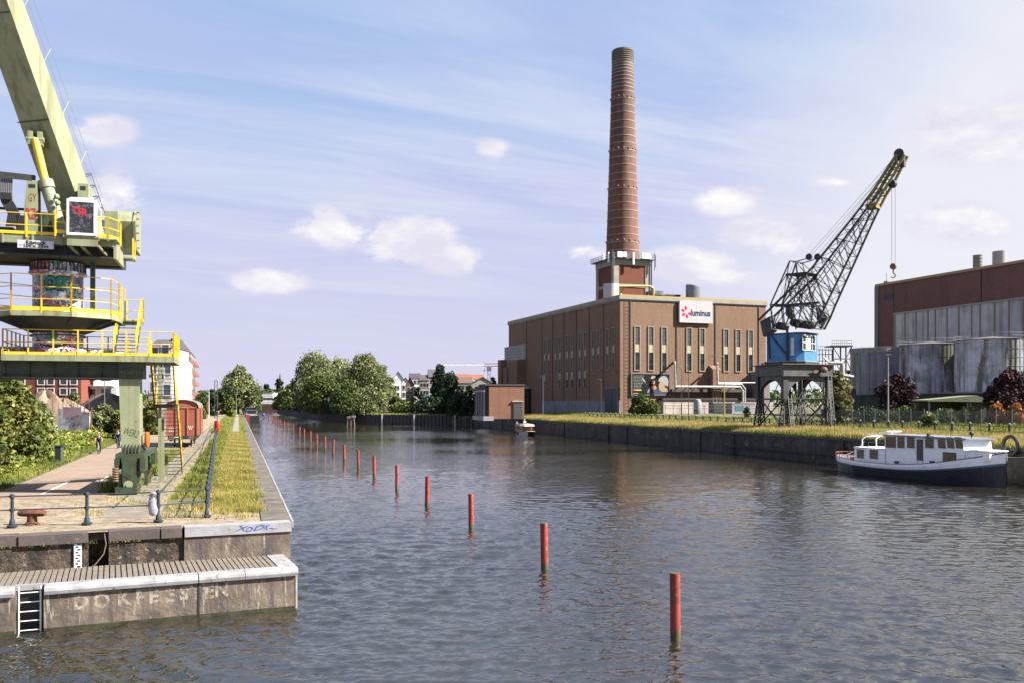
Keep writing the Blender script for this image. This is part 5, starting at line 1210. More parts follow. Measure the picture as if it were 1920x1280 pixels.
for v in (0, PV): mb.bar((-.3, v, BZ + .2), (PU + .3, v, BZ + .2), .25, .35); mb.bar((.2, v, zs_), (PU - .2, v, zs_), .12)
for u in (0, PU): mb.bar((u, -.2, BZ + .3), (u, PV + .2, BZ + .3), .25, .3); mb.bar((u, 0, zs_ - .1), (u, PV, zs_ - .1), .12)
for v in (.1, PV - .1): mb.bar((.5, v, zs_), (PU / 2, v, BZ + .6), .13); mb.bar((PU - .5, v, zs_), (PU / 2, v, BZ + .6), .13); mb.bar((.4, v, BZ + .8), (PU / 2, v, zt0 - .5), .09); mb.bar((PU - .4, v, BZ + .8), (PU / 2, v, zt0 - .5), .09)
for u in (.1, PU - .1): mb.bar((u, .4, zs_), (u, PV - .4, BZ + .6), .13); mb.bar((u, PV - .4, zs_), (u, .4, BZ + .6), .13)
mb.build('bracing', bk_, bc)
mb = H(); mb.box(2.6, 3.0, 3, 3.5, BZ, zt0); mb.lathe([(1.9, zt1 + .12), (1.9, zt1 + .42)], 28, (PU / 2, PV / 2)); mb.build('centre_post', mat('rusty_steel', (.12, .06, .035), .8), bc)
mb = H()
for s_ in (-.25, .25): mb.bar((.9 + s_, -.5, BZ), (.55 + s_, -.3, zs_ + .3), .07); mb.bar((.1 + s_ + 7.0, -.6, BZ), (s_ + 6.6, -.4, zt0), .06)
for i in range(14): f = i / 14; mb.bar((.65 - .35 * f, -.5 + .2 * f, BZ + f * 4.4), (1.15 - .35 * f, -.5 + .2 * f, BZ + f * 4.4), .035); mb.bar((6.85 - .45 * f, -.6 + .2 * f, BZ + f * 7), (7.35 - .45 * f, -.6 + .2 * f, BZ + f * 7), .035)
mb.build('access_ladders', mat('galvanised', (.42, .43, .44), .5), bc)
mb = H(); mb.sphere((PU - 1.5, -.65, zt0 + .75), .5, 10, 6, .8); mb.box(PU - 3.0, PU - 2.2, -.6, -.3, zt0 + .3, zt0 + .7); mb.build('rusty_winch', mat('rusty_spring', (.26, .15, .09), .8), bc)
# --- slewing part: own frame rotated 45 deg ---
hc = BF.o + BF.u * (PU / 2) + BF.w * (PV / 2)
JF = Frame((hc.x, hc.y, 0), R(-45)); rl_ = R(-45) - BF.a
def jl(p):                                           # slewing-frame local (x,y,z) -> crane local
    q = JF.o + JF.u * p[0] + JF.w * p[1]; q.z = p[2]; return BF.loc(q)
class JB(MB):
    def build(s, *a, **k):
        if not getattr(s, 'done', 0): s.v = [tuple(jl(p)) for p in s.v]; s.done = 1
        return MB.build(s, *a, **k)
J = lambda: JB(-BZ)
def jconv(m): m.v = [tuple(jl(p)) for p in m.v]; return m
hz0, hz1 = 12.1, 15.75; hs = 2.55
def octo(s, c, x0=None):
    return [(-s, -s + c * 0), (s - c, -s), (s, -s + c), (s, s - c), (s - c, s), (-s, s)]
mb = J(); mb.prism(octo(hs, .75), hz0, hz1); hou = mb.build('machine_house', blue, bc)
mb = J(); mb.prism([(x * 1.06, y * 1.06) for x, y in octo(hs, .75)], hz1 + .002, hz1 + .14); mb.prism([(x * 1.08, y * 1.08) for x, y in octo(hs, .75)], hz0 - .45, hz0 - .002); each(jconv(mb), 'house_edge', bk_, bc)
mb = J(); mb.prism([(x * 1.09, y * 1.09) for x, y in octo(hs, .75)], hz0 - .001, hz0 + .12); mb.build('floor_lip', mat('galvanised', (.42, .43, .44), .5), bc)
# windows: front (x=+hs) face and the shaded side (y=-hs)
fv = lambda px, py: JF.fx(px, py, hs)
a, c = fv(1504, 655), fv(1528, 631)
mb = J(); mb.box(hs, hs + .05, a.y, c.y, a.z, c.z); wn = mb.build('front_window', mat('cab_glass', (.09, .10, .11), .15, spec=.8), hou)
mb = J(); n = 4
for i in range(n + 1): y = a.y + (c.y - a.y) * i / n; mb.box(hs + .051, hs + .09, y - .04, y + .04, a.z, c.z)
for z in (a.z, (a.z + c.z) / 2, c.z): mb.box(hs + .091, hs + .11, a.y, c.y, z - .04, z + .04)
mb.box(hs + .052, hs + .08, a.y + (c.y - a.y) * .30, a.y + (c.y - a.y) * .62, a.z, c.z)
mb.build('window_bars', mat('window_white', (.62, .62, .60), .5), wn)
mb = J(); q = fv(1511, 622); mb.box(hs + .01, hs + .25, q.y, q.y + 1.0, c.z + .1, hz1 - .1); mb.build('lamp_box', bs, hou)
fs_ = lambda px, py: JF.fy(px, py, -hs)
a, c = fs_(1483, 670), fs_(1489, 634); mb = J(); mb.box(a.x, c.x, -hs - .05, -hs, a.z + .3, c.z); mb.build('side_window', mat('window_white', (.62, .62, .60), .5), hou)
mb = J(); mb.bar(fs_(1446, 629) + Vector((0, -.1, 0)), fs_(1478, 668) + Vector((0, -.1, 0)), .18); mb.bar(fs_(1477, 612) + Vector((0, -.15, 0)), fs_(1477, 675) + Vector((0, -.15, 0)), .25); mb.bar(fs_(1441, 628) + Vector((0, -.1, 0)), fs_(1444, 672) + Vector((0, -.1, 0)), .2); mb.build('house_struts', bk_, bc)
# jib
def jp(px, py, y=0.0): return JF.fy(px, py, y)
topc = [(1470, 566), (1500, 536), (1524, 513), (1550, 480), (1575, 448), (1600, 416), (1625, 383), (1645, 354), (1664, 322), (1684, 291)]
botc = [(1536, 617), (1545, 602), (1554, 580), (1568, 550), (1585, 514), (1600, 482), (1615, 450), (1630, 418), (1646, 386), (1663, 354), (1678, 334), (1688, 312), (1699, 292)]
def resamp(pts, n, s0=0.0, s1=1.0):
    P = [jp(*p) for p in pts]; L = [0]
    for a, b_ in zip(P, P[1:]): L.append(L[-1] + (b_ - a).length)
    out = []
    for i in range(n + 1):
        s = (s0 + (s1 - s0) * i / n) * L[-1]; k_ = max(j for j in range(len(L) - 1) if L[j] <= s + 1e-9); f = (s - L[k_]) / (L[k_ + 1] - L[k_]); out.append(P[k_].lerp(P[k_ + 1], min(1, f)))
    return out
N = 14; T = resamp(topc, N, .08, 1); B_ = resamp(botc, N)
wd = lambda i: 1.45 - 1.0 * (i / N)
off = lambda p, s, i: Vector((p.x, s * wd(i), p.z))
nb = 10                                              # index where the ochre head starts
mb = J(); mh = J()
for i in range(N):
    m__ = mb if i < nb else mh; w1_, w2_ = (.20, .09) if i < nb else (.26, .12)
    for s in (-1, 1):
        m__.bar(off(T[i], s, i), off(T[i + 1], s, i + 1), w1_); m__.bar(off(B_[i], s, i), off(B_[i + 1], s, i + 1), w1_)
        if i % 2 == 0: m__.bar(off(T[i], s, i), off(B_[i + 1], s, i + 1), w2_)
        else: m__.bar(off(B_[i], s, i), off(T[i + 1], s, i + 1), w2_)
        m__.bar(off(T[i], s, i), off(B_[i], s, i), w2_)
        if i < nb: md = (off(T[i], s, i) + off(B_[i + 1], s, i + 1)) / 2; m__.bar(md, off(B_[i], s, i), .05)
    m__.bar(off(T[i], -1, i), off(T[i], 1, i), w2_); m__.bar(off(B_[i], -1, i), off(B_[i], 1, i), w2_); m__.bar(off(B_[i], -1, i), off(B_[i + 1], 1, i + 1), .06); m__.bar(off(T[i], -1, i), off(T[i + 1], 1, i + 1), .06)
for pts in (((1495, 560), (1530, 530), (1600, 430), (1640, 380)), ((1515, 560), (1560, 500), (1620, 410))): mb.path([jp(*p) for p in pts], .06, 4)
mb.build('jib', bk_, bc)
for i in range(nb, N):
    for s in (-1, 1): a, b_ = off(T[i], s, i), off(T[i + 1], s, i + 1); c = off(B_[i], s, i); mh.slab([a, b_, b_ + (c - a) * .22, a + (c - a) * .22], (0, .05 * s, 0))
mh.box(T[nb].x - .3, B_[nb].x + .1, -.7, .7, B_[nb].z - .25, B_[nb].z + .35)
mh.build('jib_head', mat('ochre_paint', (.42, .33, .07), .6, (.30, .25, .08), 2), bc)
mb = J(); q = T[N]; mb.tube((q.x + .1, -.12, q.z + .15), (q.x + .1, .12, q.z + .15), .62, 14); q = jp(1673, 345); mb.tube((q.x, -.35, q.z), (q.x, .35, q.z), .5, 12); q2 = jp(1692, 300); mb.box(q2.x - .3, q2.x + .3, -.3, .3, q2.z - .9, q2.z + .4)
for px, py in ((1517, 482), (1533, 482)): q = jp(px, py); mb.tube((q.x, -.12, q.z), (q.x, .12, q.z), .45, 12)
each(jconv(mb), 'sheave', bk_, bc)
mb = J(); q = jp(1691, 283); mb.sphere((q.x, 0, q.z), .14, 6, 4); mb.build('warning_lamp', mat('signal_red', (.62, .03, .02), .4), bc)
# tail arm, counterweights
mb = J()
for s in (-1.4, 1.4): mb.bar(jp(1432, 602) + Vector((0, s, 0)), jp(1524, 513) + Vector((0, s, 0)), .24)
mb.build('tail_arm', bk_, bc)
plate = mat('counterweight_plate', (.10, .10, .12), .6, (.07, .07, .08), 1)
mb = J()
for s in (-.9,): mb.slab([jp(*p) + Vector((0, s, 0)) for p in ((1431, 604), (1450, 594), (1453, 621), (1437, 632))], (0, 1.5, 0))
mb.slab([jp(*p) + Vector((0, -.4, 0)) for p in ((1475, 570), (1482, 572), (1490, 590), (1484, 600), (1476, 592))], (0, .5, 0)); mb.slab([jp(*p) + Vector((0, .2, 0)) for p in ((1528, 572), (1534, 576), (1550, 594), (1540, 612), (1531, 606))], (0, .5, 0))
each(jconv(mb), 'counterweight', plate, bc)
# tower of the slewing part
mb = J()
tp = {k_: p for k_, p in dict(a=(1455, 573), b=(1487, 491), c=(1498, 492), d=(1521, 516), e=(1486, 516), f=(1535, 573), g=(1460, 617), h=(1530, 617), i=(1495, 573), j=(1478, 573), k=(1512, 573), l=(1482, 617), m=(1506, 617), n=(1505, 530), o=(1470, 540)).items()}
for s in (-1.5, 1.5):
    Q = {k_: jp(*p) + Vector((0, s if k_ not in 'bc' else s * .6, 0)) for k_, p in tp.items()}
    for pr in ('ab', 'bc', 'cd', 'df', 'ed', 'eb', 'af', 'ag', 'fh', 'ai', 'ei', 'di', 'ej', 'gj', 'jl', 'li', 'im', 'mk', 'kh', 'dk', 'gi', 'ih', 'ek', 'dj', 'cn', 'en', 'nj', 'nk', 'oa', 'oe'):
        mb.bar(Q[pr[0]], Q[pr[1]], .16 if pr in ('ab', 'df', 'af', 'ed', 'ag', 'fh') else .09)
for k_ in 'abcdefghijk': mb.bar(jp(*tp[k_]) + Vector((0, -1.5 if k_ not in 'bc' else -.9, 0)), jp(*tp[k_]) + Vector((0, 1.5 if k_ not in 'bc' else .9, 0)), .1)
q0, q1 = jp(1484, 517), jp(1522, 515); mb.box(q0.x, q1.x, -1.7, 1.7, q0.z - .08, q0.z + .05); q0, q1 = jp(1455, 574), jp(1536, 574); mb.box(q0.x, q1.x, -.3, .3, q0.z - .15, q0.z + .1)
mb.path([jp(1487, 492), jp(1510, 486), jp(1517, 482)], .07, 4); mb.path([jp(1500, 495), jp(1524, 488), jp(1533, 482)], .07, 4); mb.path([jp(1533, 482), jp(1520, 515)], .06, 4)
for px, py in ((1467, 612), (1494, 606), (1516, 610), (1500, 608)): q = jp(px, py); mb.tube((q.x, -1, q.z), (q.x, 1, q.z), .55, 10)
mb.build('tower_frame', bk_, bc)
mb = J()
for y, (p, q) in zip((-.3, .3, -.2, .2, .4), (((1517, 480), (1684, 289)), ((1518, 481), (1686, 292)), ((1533, 481), (1684, 293)), ((1534, 483), (1680, 300)), ((1455, 570), (1487, 491)))): mb.tube(jp(*p) + Vector((0, y, 0)), jp(*q) + Vector((0, y * .5, 0)), .022, 4)
mb.build('luffing_ropes', bk_, bc)
q = jp(1675, 500); mb = J()
for dx in (-.22, .22): mb.tube((q.x + dx, 0, q.z + .3), (q.x + dx, 0, jp(1673, 345).z), .025, 4)
mb.build('hoist_ropes', mat('rope_grey', (.22, .20, .2), .6), bc)
mb = J(); mb.tube((q.x, -.18, q.z), (q.x, .18, q.z), .38, 14); mb.tube((q.x, 0, q.z - .35), (q.x, 0, q.z - .8), .09, 6); 
hk = [(q.x + .26 * math.sin(a_), 0, q.z - 1.15 + .26 * math.cos(a_)) for a_ in np.linspace(-.2, 4.6, 10)]; mb.path(hk, .07, 5); mb.build('hook_block', mat('rust_orange', (.36, .17, .05), .7), bc)
# ================= brown boiler hall, tanks, yard things =================
RF = Frame((at(1643, 0, 215).x, 215, 0), R(20.5))
bh = thing('boiler_hall', 'huge red-brown brick hall with a long band of pale cladding behind the tanks', 'factory hall', RF.o, R(20.5))
ZH = RF.fx(1643, 538).z; LH = -95
mb = MB(); mb.box(0, 45, LH, 0, 3.9, ZH); mb.build('wall', brick_mat('maroon_brick', (.30, .14, .115), (.35, .17, .14), (.25, .17, .15), tone=.3), bh)
mb = MB(); mb.box(-.25, 45.2, LH, .2, ZH, ZH + .55); mb.build('roof_edge', mat('ochre_flashing', (.60, .44, .20), .6), bh)
mb = MB(); mb.box(-.35, .0, -.9, .25, 3.9, ZH - .01); mb.build('corner_pier', mat('pale_pier', (.30, .29, .27), .8), bh)
f = lambda px, py: RF.fx(px, py, -.8)
zc1 = f(1677, 590).z; y0_ = f(1677, 600).y
mb = MB(); mb.box(-.8, -.002, LH, y0_, 10, zc1); cl_ = mb.build('cladding', mat('pale_cladding', (.63, .61, .57), .7, (.60, .58, .54), .4, streak=.8, stcol=(.38, .36, .33)), bh)
mb = MB(); px = 1677
for px in (1697, 1718, 1740, 1754, 1776, 1798, 1822, 1838, 1865, 1892, 1919): y = f(px, 640).y; mb.box(-.95, -.801, y - .12, y + .12, 10, zc1)
mb.box(-.97, -.80, y0_ - .3, y0_ + .15, 10, zc1)
each(mb, 'cladding_rib', mat('tan_rib', (.42, .34, .24), .7), cl_)
mb = MB(); mb.box(-.99, .0, LH, y0_ + .2, zc1 + .002, zc1 + .3); mb.build('cladding_cap', mat('cap_pale', (.6, .56, .48), .7), cl_)
g = lambda px, py: RF.fx(px, py, 0)
a, c = g(1657, 563), g(1675, 551); mb = MB(); mb.box(-.06, -.001, c.y, a.y, a.z, c.z); lv = mb.build('louvre', mat('louvre_navy', (.05, .05, .09), .6), bh)
mb = MB()
for i in range(5): z = a.z + (c.z - a.z) * (i + .5) / 5; mb.box(-.12, -.061, c.y, a.y, z - .06, z + .06)
each(mb, 'slat', mat('louvre_slat', (.12, .12, .18), .6), lv)
mb = MB(); q = g(1840, 560); mb.box(-.05, -.001, q.y - .1, q.y + .1, zc1, ZH); q = g(1676, 560); mb.box(-.05, -.001, q.y - .06, q.y + .06, zc1, ZH); each(mb, 'wall_joint', mat('dark_gap', (.015, .014, .012), .9), bh)
for (px0, px1, py0, nm, m__, lab) in ((1825, 1841, 480, 'ribbed_stack', mat('ribbed_stack', (.30, .31, .24), .5, (.22, .23, .2), 2), ''), (1862, 1886, 472, 'pale_stack', mat('pale_stack', (.46, .46, .52), .5, (.38, .38, .45), 2), '')):
    x = 8.0; q = RF.fx((px0 + px1) / 2, py0, x); r_ = (px1 - px0) / 2 * (RF.o + RF.u * x + RF.w * q.y).y / F
    mb = MB(); prof = [(r_, ZH + .5)]
    if nm[0] == 'r':
        z = ZH + .5
        while z < q.z - .4: prof += [(r_, z), (r_, z + .5), (r_ * 1.08, z + .52), (r_ * 1.08, z + .62), (r_, z + .64)]; z += .7
    prof += [(r_, q.z), (r_ * .9, q.z), (r_ * .9, q.z - 1)]; mb.lathe(prof, 20, (x, q.y)); mb.build(nm, m__, bh, smooth=True)
mb = MB(); q = g(1659, 520); mb.tube((.5, q.y, ZH + .5), (.5, q.y, g(1659, 512).z), .07, 4); mb.box(.2, .9, q.y - .6, q.y + .6, ZH + .5, ZH + 1.0); mb.build('antenna', trim, bh)

# concrete platform under the tanks
tp_ = thing('tank_platform', 'dark mossy concrete retaining wall carrying the three storage tanks', 'retaining wall', (75, 170, 0))
mb = MB(); mb.prism([(x - 75, y - 170) for x, y in ((73.0, 199), (73.5, 165), (78.5, 146), (120, 120), (120, 199))], 3.6, 8.25); mb.build('wall', mat('mossy_concrete', (.10, .105, .085), .9, (.06, .07, .05), .5, streak=1, stcol=(.03, .035, .02)), tp_)
mb = MB(); mb.prism([(x - 75, y - 170) for x, y in ((72.7, 199.3), (73.2, 164.8), (78.3, 145.6), (120.2, 119.6), (120.2, 199.3))], 8.252, 8.5); mb.build('coping', mat('grey_wall_cap', (.26, .27, .28), .8), tp_)
def tank(x, y, r, z0, z1, lab, m__, roofm, seed, rail_=False, rings=3):
    o = thing('storage_tank', lab, 'tank', (x, y, z0), 0, 'storage tanks on the concrete platform')
    h = z1 - z0; n = 48; mb = MB(); prof = [(r, 0)]
    for k_ in range(1, rings + 1): z = h * k_ / rings; prof += [(r, z - .06), (r + .05, z - .05), (r + .05, z + .0), (r, z + .01)]
    mb.lathe(prof, n); mb.build('shell', m__, o, smooth=True)
    mb = MB(); mb.lathe([(r + .06, h), (r + .1, h + .12), (r * .6, h + .42), (r * .05, h + .8), (.001, h + .82)], n); mb.build('roof', roofm, o, smooth=True)
    mb = MB(); 
    for i in range(n): th = 2 * math.pi * i / n; mb.bar((r * 1.004 * math.cos(th), r * 1.004 * math.sin(th), 0), (r * 1.004 * math.cos(th), r * 1.004 * math.sin(th), h), .05)
    mb.build('shell_ribs', m__, o)
    mb = MB(); N_ = 28; rr_ = r + .15
    for i in range(N_):
        a_, b_ = 2 * math.pi * i / N_, 2 * math.pi * (i + 1) / N_; p = (rr_ * math.cos(a_), rr_ * math.sin(a_)); q = (rr_ * math.cos(b_), rr_ * math.sin(b_))
        mb.tube((*p, h + .05), (*p, h + 1.1), .03, 4)
        for zz_ in (.6, 1.1): mb.tube((*p, h + zz_), (*q, h + zz_), .025, 4)
    mb.build('roof_railing', mat('thin_grey_rail', (.30, .30, .34), .6), o)
    return o
def tmat(name, c, c2, st, sp):
    return mat(name, c, .6, c2, .25, .4, .6, streak=.9, stcol=st, spots=sp, det=4)
t1 = tank(at(1644, 0, 192).x, 192, 5.25, 8.5, at(0, 662, 192).z, 'grey ribbed storage tank with pale top band, left one of the three', tmat('tank_grey', (.50, .50, .47), (.42, .40, .52), (.17, .18, .13), (2, .66, (.4, .4, .4))), mat('tank_roof_blue', (.28, .36, .38), .6), 1, rings=2)
mb = MB(); h = at(0, 662, 192).z - 8.5; mb.lathe([(5.27, h), (5.34, h + .01), (5.34, h + 1.0), (5.2, h + 1.01)], 48); mb.build('top_band', mat('pale_band', (.50, .48, .46), .7), t1)
mb = MB()
for th, zz_ in ((R(232), 7.4), (R(230), 5.3), (R(231), 4.3), (R(231), 1.2)): mb.sphere((5.3 * math.cos(th), 5.3 * math.sin(th), zz_), .16, 8, 5)
each(mb, 'round_hatch', wt, t1)
t2 = tank(at(1744, 0, 174).x, 174, 5.5, 8.5, at(0, 648, 174).z, 'rust and moss streaked grey storage tank, middle one of the three', tmat('tank_streaked', (.58, .565, .66), (.34, .38, .42), (.15, .055, .035), (.55, .50, (.13, .13, .07))), mat('tank_roof_rust', (.14, .075, .07), .8, (.20, .17, .16), 1), 2, rings=4)
t3 = tank(at(1861, 0, 156).x, 156, 5.95, 8.5, at(0, 640, 156).z, 'largest pale lilac grey storage tank at the right edge of the view', tmat('tank_lilac', (.60, .585, .69), (.46, .54, .58), (.20, .16, .13), (.6, .53, (.20, .18, .13))), _m['tank_roof_rust'], 3, rings=6)
mb = MB(); A = Vector((-5.2, -2.6, h * 1.0)); mb.path([(-4.9, -2.9, 7), (-4.2, -4.2, 4), (-3.0, -5.6, .2)], .14, 6); mb.path([(-5.2, -2.6, 7), (-4.5, -3.9, 4), (-3.3, -5.3, .2)], .05, 4); mb.build('inclined_ladder', mat('thin_grey_rail', (.30, .30, .34), .6), t3)
# pipe rack / gantry beside the left tank
pr = thing('pipe_rack', 'tangle of steel gantries, pipes and platforms left of the storage tanks', 'pipe rack', (at(1570, 0, 178).x, 178, 3.9))
mb = MB(-3.9); px_ = lambda px, py, y=0: Vector((at(px, py, 178 + y).x - pr.location.x, y, at(px, py, 178 + y).z))
gs = mat('gantry_steel', (.10, .10, .11), .7, (.16, .15, .16), 1)
for px in (1562, 1576, 1586, 1596):
    for y in (0, 3): mb.bar(px_(px, 648, y), px_(px, 770, y), .22)
for py in (648, 672, 694, 712):
    for y in (0, 3): mb.bar(px_(1560, py, y), px_(1598, py, y), .18)
for a, c in (((1562, 672), (1576, 694)), ((1576, 694), (1586, 672)), ((1586, 672), (1596, 694)), ((1562, 712), (1576, 694)), ((1596, 712), (1586, 694)), ((1562, 650), (1576, 672)), ((1596, 650), (1586, 672))): mb.bar(px_(*a), px_(*c), .12)
mb.box(px_(1558, 0).x, px_(1598, 0).x, -.5, 3.5, px_(0, 649).z, px_(0, 647).z)
for px in np.arange(1530, 1562, 6):
    mb.bar(px_(px, 655), px_(px, 700), .12)
for py in (655, 664, 676, 690): mb.bar(px_(1528, py), px_(1562, py), .13)
mb.build('steelwork', gs, pr)
mb = MB(-3.9)
for px in np.arange(1560, 1600, 4): mb.bar(px_(px, 639), px_(px, 648), .05)
for py in (639, 643): mb.bar(px_(1560, py), px_(1598, py), .06)
for px in np.arange(1530, 1562, 4): mb.bar(px_(px, 648), px_(px, 656), .05)
mb.bar(px_(1528, 648), px_(1562, 648), .06); mb.build('handrails', mat('thin_grey_rail', (.30, .30, .34), .6), pr)
mb = MB(-3.9); mb.path([px_(1556, 680, -1), px_(1579, 680, -1), px_(1580, 703, -1), px_(1600, 706, -1)], .35, 8); mb.path([px_(1545, 670, -.5), px_(1560, 684, -.5)], .2, 6); mb.path([px_(1562, 724, -1), px_(1608, 724, -1), px_(1609, 736, -1)], .16, 6); mb.path([px_(1535, 700, -1), px_(1560, 720, -1)], .2, 6); mb.build('pipes', duct, pr)
mb = MB(-3.9); mb.box(px_(1586, 0).x, px_(1606, 0).x, .2, 2.5, 3.9, px_(0, 728).z); mb.box(px_(1566, 0).x, px_(1582, 0).x, .2, 2.0, 3.9, px_(0, 735).z); mb.build('switch_cabin', mat('navy_housing', (.10, .11, .15), .6), pr)

# lean-to shed
sh = thing('open_shed', 'low green shed with an olive roof standing below the storage tanks', 'shed', (at(1795, 0, 118).x, 118, 3.9))
mb = MB(); S = lambda px, py, y=0: Vector((at(px, py, 118 + y).x - sh.location.x, y, at(px, py, 118 + y).z - 3.9))
x0_, x1_, x2_ = S(1738, 0).x, S(1818, 0).x, S(1856, 0).x; zr_ = S(0, 744).z; ze_ = S(0, 749).z
mb.box(x0_, x1_ - .2, 2.5, 3.2, 0, ze_); mb.box(x1_ - .2, x2_ - .6, -.2, 3.0, 0, ze_); mb.build('wall', mat('shed_green', (.10, .12, .06), .8), sh)
mb = MB(); mb.slab([(x0_ - .3, -.8, ze_), (x2_ + .1, -.8, ze_ - .1), (x1_ + .5, -.8, zr_ + .25)], (0, 4.6, 0)); mb.slab([(x0_ - .3, -.8, ze_ - .18), (x2_ + .1, -.8, ze_ - .28), (x2_ + .1, -.8, ze_ - .102), (x0_ - .3, -.8, ze_ - .002)], (0, 4.6, 0)); mb.build('roof', mat('shed_roof', (.34, .36, .20), .7, (.26, .28, .15), 1), sh)
mb = MB(); 
for x in (x0_ + .1, x1_ - .5, x1_ - .1): mb.box(x - .08, x + .08, -.5, -.34, 0, ze_ - .28)
each(mb, 'post', mat('pale_post', (.4, .4, .38), .7), sh)

# tall pale lamp pole, street lamps
def lamp(px, pyt, pyb, Y, zb, lab, m__, arm=None, name='street_lamp', r=.09, head=True):
    p = at(px, pyt, Y); o = thing(name, lab, 'lamp post', (p.x, Y, zb)); mb = MB(); h = p.z - zb; mb.tube((0, 0, 0), (0, 0, h), r, 8, r * .6); mb.build('pole', m__, o)
    mb = MB()
    if arm: mb.path([(0, 0, h), (arm * .5, 0, h + .25), (arm, 0, h + .15)], r * .5, 6); mb.box(min(arm, arm * 1.25), max(arm, arm * 1.25), -.12, .12, h + .05, h + .22)
    elif head: mb.box(-.35, .35, -.15, .15, h, h + .15)
    if mb.v: mb.build('lamp_head', mat('lamp_grey', (.25, .25, .26), .6), o)
    return o
lamp(1665, 665, 790, 116, 3.8, 'tall pale grey lamp post before the left storage tank and red-leaved tree', mat('pale_post', (.4, .4, .38), .7), r=.13)
lamp(1358, 668, 790, 168, 3.6, 'yellow lamp post with a side arm before the brick shaft', mat('ochre_pole', (.55, .38, .08), .6), arm=-1.9, r=.13)
lamp(1278, 688, 776, 190, 3.8, 'thin dark lamp post beside the billboard, the left of a close pair', _m['dark_steel'], arm=-.8)
lamp(1291, 685, 776, 188, 3.8, 'thin dark lamp post right of its twin near the billboard', _m['dark_steel'], arm=-.8)
lamp(1018, 705, 772, 222, 3.8, 'slim purple-grey lamp post at the far corner of the dark side wall', mat('violet_grey_frame', (.2, .18, .26), .7), arm=-.6)
lamp(1127, 712, 770, 222, 3.8, 'slim grey lamp post between the side windows and the teal door', _m['dark_steel'], arm=-.6)
# quay posts with a rail
pm_ = mat('quay_post_black', (.035, .035, .04), .6); capm = mat('post_cap_pale', (.34, .33, .32), .7)
def rail_post(Y, lab):
    o = thing('quay_post', lab, 'post', (edgeR(Y, 11.6), Y, 3.2), 0, 'short dark posts along the right quay grass'); return o
proto_q = None; Y = 87.0; k_ = 0
prev = None
while Y < 205:
    lab = 'short dark quay post with a pale cap in the row behind the tall grass' 
    vis_ = k_ - 1
    if 0 <= vis_ < 14: lab = '%s short dark quay post from the right edge of the view' % ['first', 'second', 'third', 'fourth', 'fifth', 'sixth', 'seventh', 'eighth', 'ninth', 'tenth', 'eleventh', 'twelfth', 'thirteenth', 'fourteenth'][vis_]
    if proto_q is None:
        proto_q = rail_post(Y, lab); mb = MB(); mb.lathe([(.17, -.2), (.17, .1), (.12, .15), (.12, 1.15), (.15, 1.2)], 8); mb.build('shaft', pm_, proto_q); mb = MB(); mb.lathe([(.15, 1.2), (.15, 1.32), (.001, 1.4)], 8); mb.build('cap', capm, proto_q)
    else:
        o = copy_tree(proto_q); o.location = (edgeR(Y, 11.6), Y, 3.2 + rng.uniform(-.03, .05)); o.rotation_euler = (R(rng.uniform(-2, 2)), R(rng.uniform(-2, 2)), 0); o['label'] = lab
    Y += 2.45; k_ += 1
mb = MB()
for z in (.55, 1.05): mb.tube((0, 0, z), (edgeR(204, 11.6) - edgeR(87, 11.6), 117, z), .025, 4)
o = mb.build('quay_rail', pm_); o.location = (edgeR(87, 11.6), 87, 3.2); tag(o, 'two thin rails linking the short posts along the right quay', 'rail')
# chain-link fence with pale posts
fn = thing('yard_fence', 'see-through wire mesh fence with pale posts round the tank yard', 'fence', (0, 0, 3.9))
FXY = [at(px, 790, 103 + (1900 - px) * .055) for px in (1480, 1560, 1598, 1620, 1641, 1663, 1686, 1708, 1733, 1758, 1784, 1811, 1840, 1868, 1898, 1930, 1965)]
mb = MB()
for p in FXY: mb.tube((p.x, p.y, -.6), (p.x, p.y, 2.0), .06, 5)
each(mb, 'post', mat('pale_post', (.4, .4, .38), .7), fn)
mesh_ = bpy.data.materials.new('wire_mesh'); mesh_.use_nodes = True; t = NT(mesh_.node_tree); b = t.n['Principled BSDF']; b.inputs['Base Color'].default_value = (.12, .13, .13, 1)
co = t.node('ShaderNodeTexCoord').outputs['Object']; s = t.node('ShaderNodeSeparateXYZ'); t.link(co, s.inputs[0]); xy = t.math('MULTIPLY', t.math('ADD', s.outputs[0], s.outputs[1]), 14.0); zz_ = t.math('MULTIPLY', s.outputs[2], 14.0)
l1 = t.math('LESS_THAN', t.math('FRACT', t.math('ADD', xy, zz_)), .2); l2 = t.math('LESS_THAN', t.math('FRACT', t.math('SUBTRACT', xy, zz_)), .2)
tr = t.node('ShaderNodeBsdfTransparent'); mx = t.node('ShaderNodeMixShader'); t.link(t.math('MAXIMUM', l1, l2), mx.inputs[0]); t.link(tr.outputs[0], mx.inputs[1]); t.link(b.outputs[0], mx.inputs[2]); t.link(mx.outputs[0], t.n['Material Output'].inputs[0])
mb = MB()
for a, c in zip(FXY, FXY[1:]): mb.quad((a.x, a.y, -.5), (c.x, c.y, -.5), (c.x, c.y, 1.8), (a.x, a.y, 1.8))
mb.build('mesh', mesh_, fn)
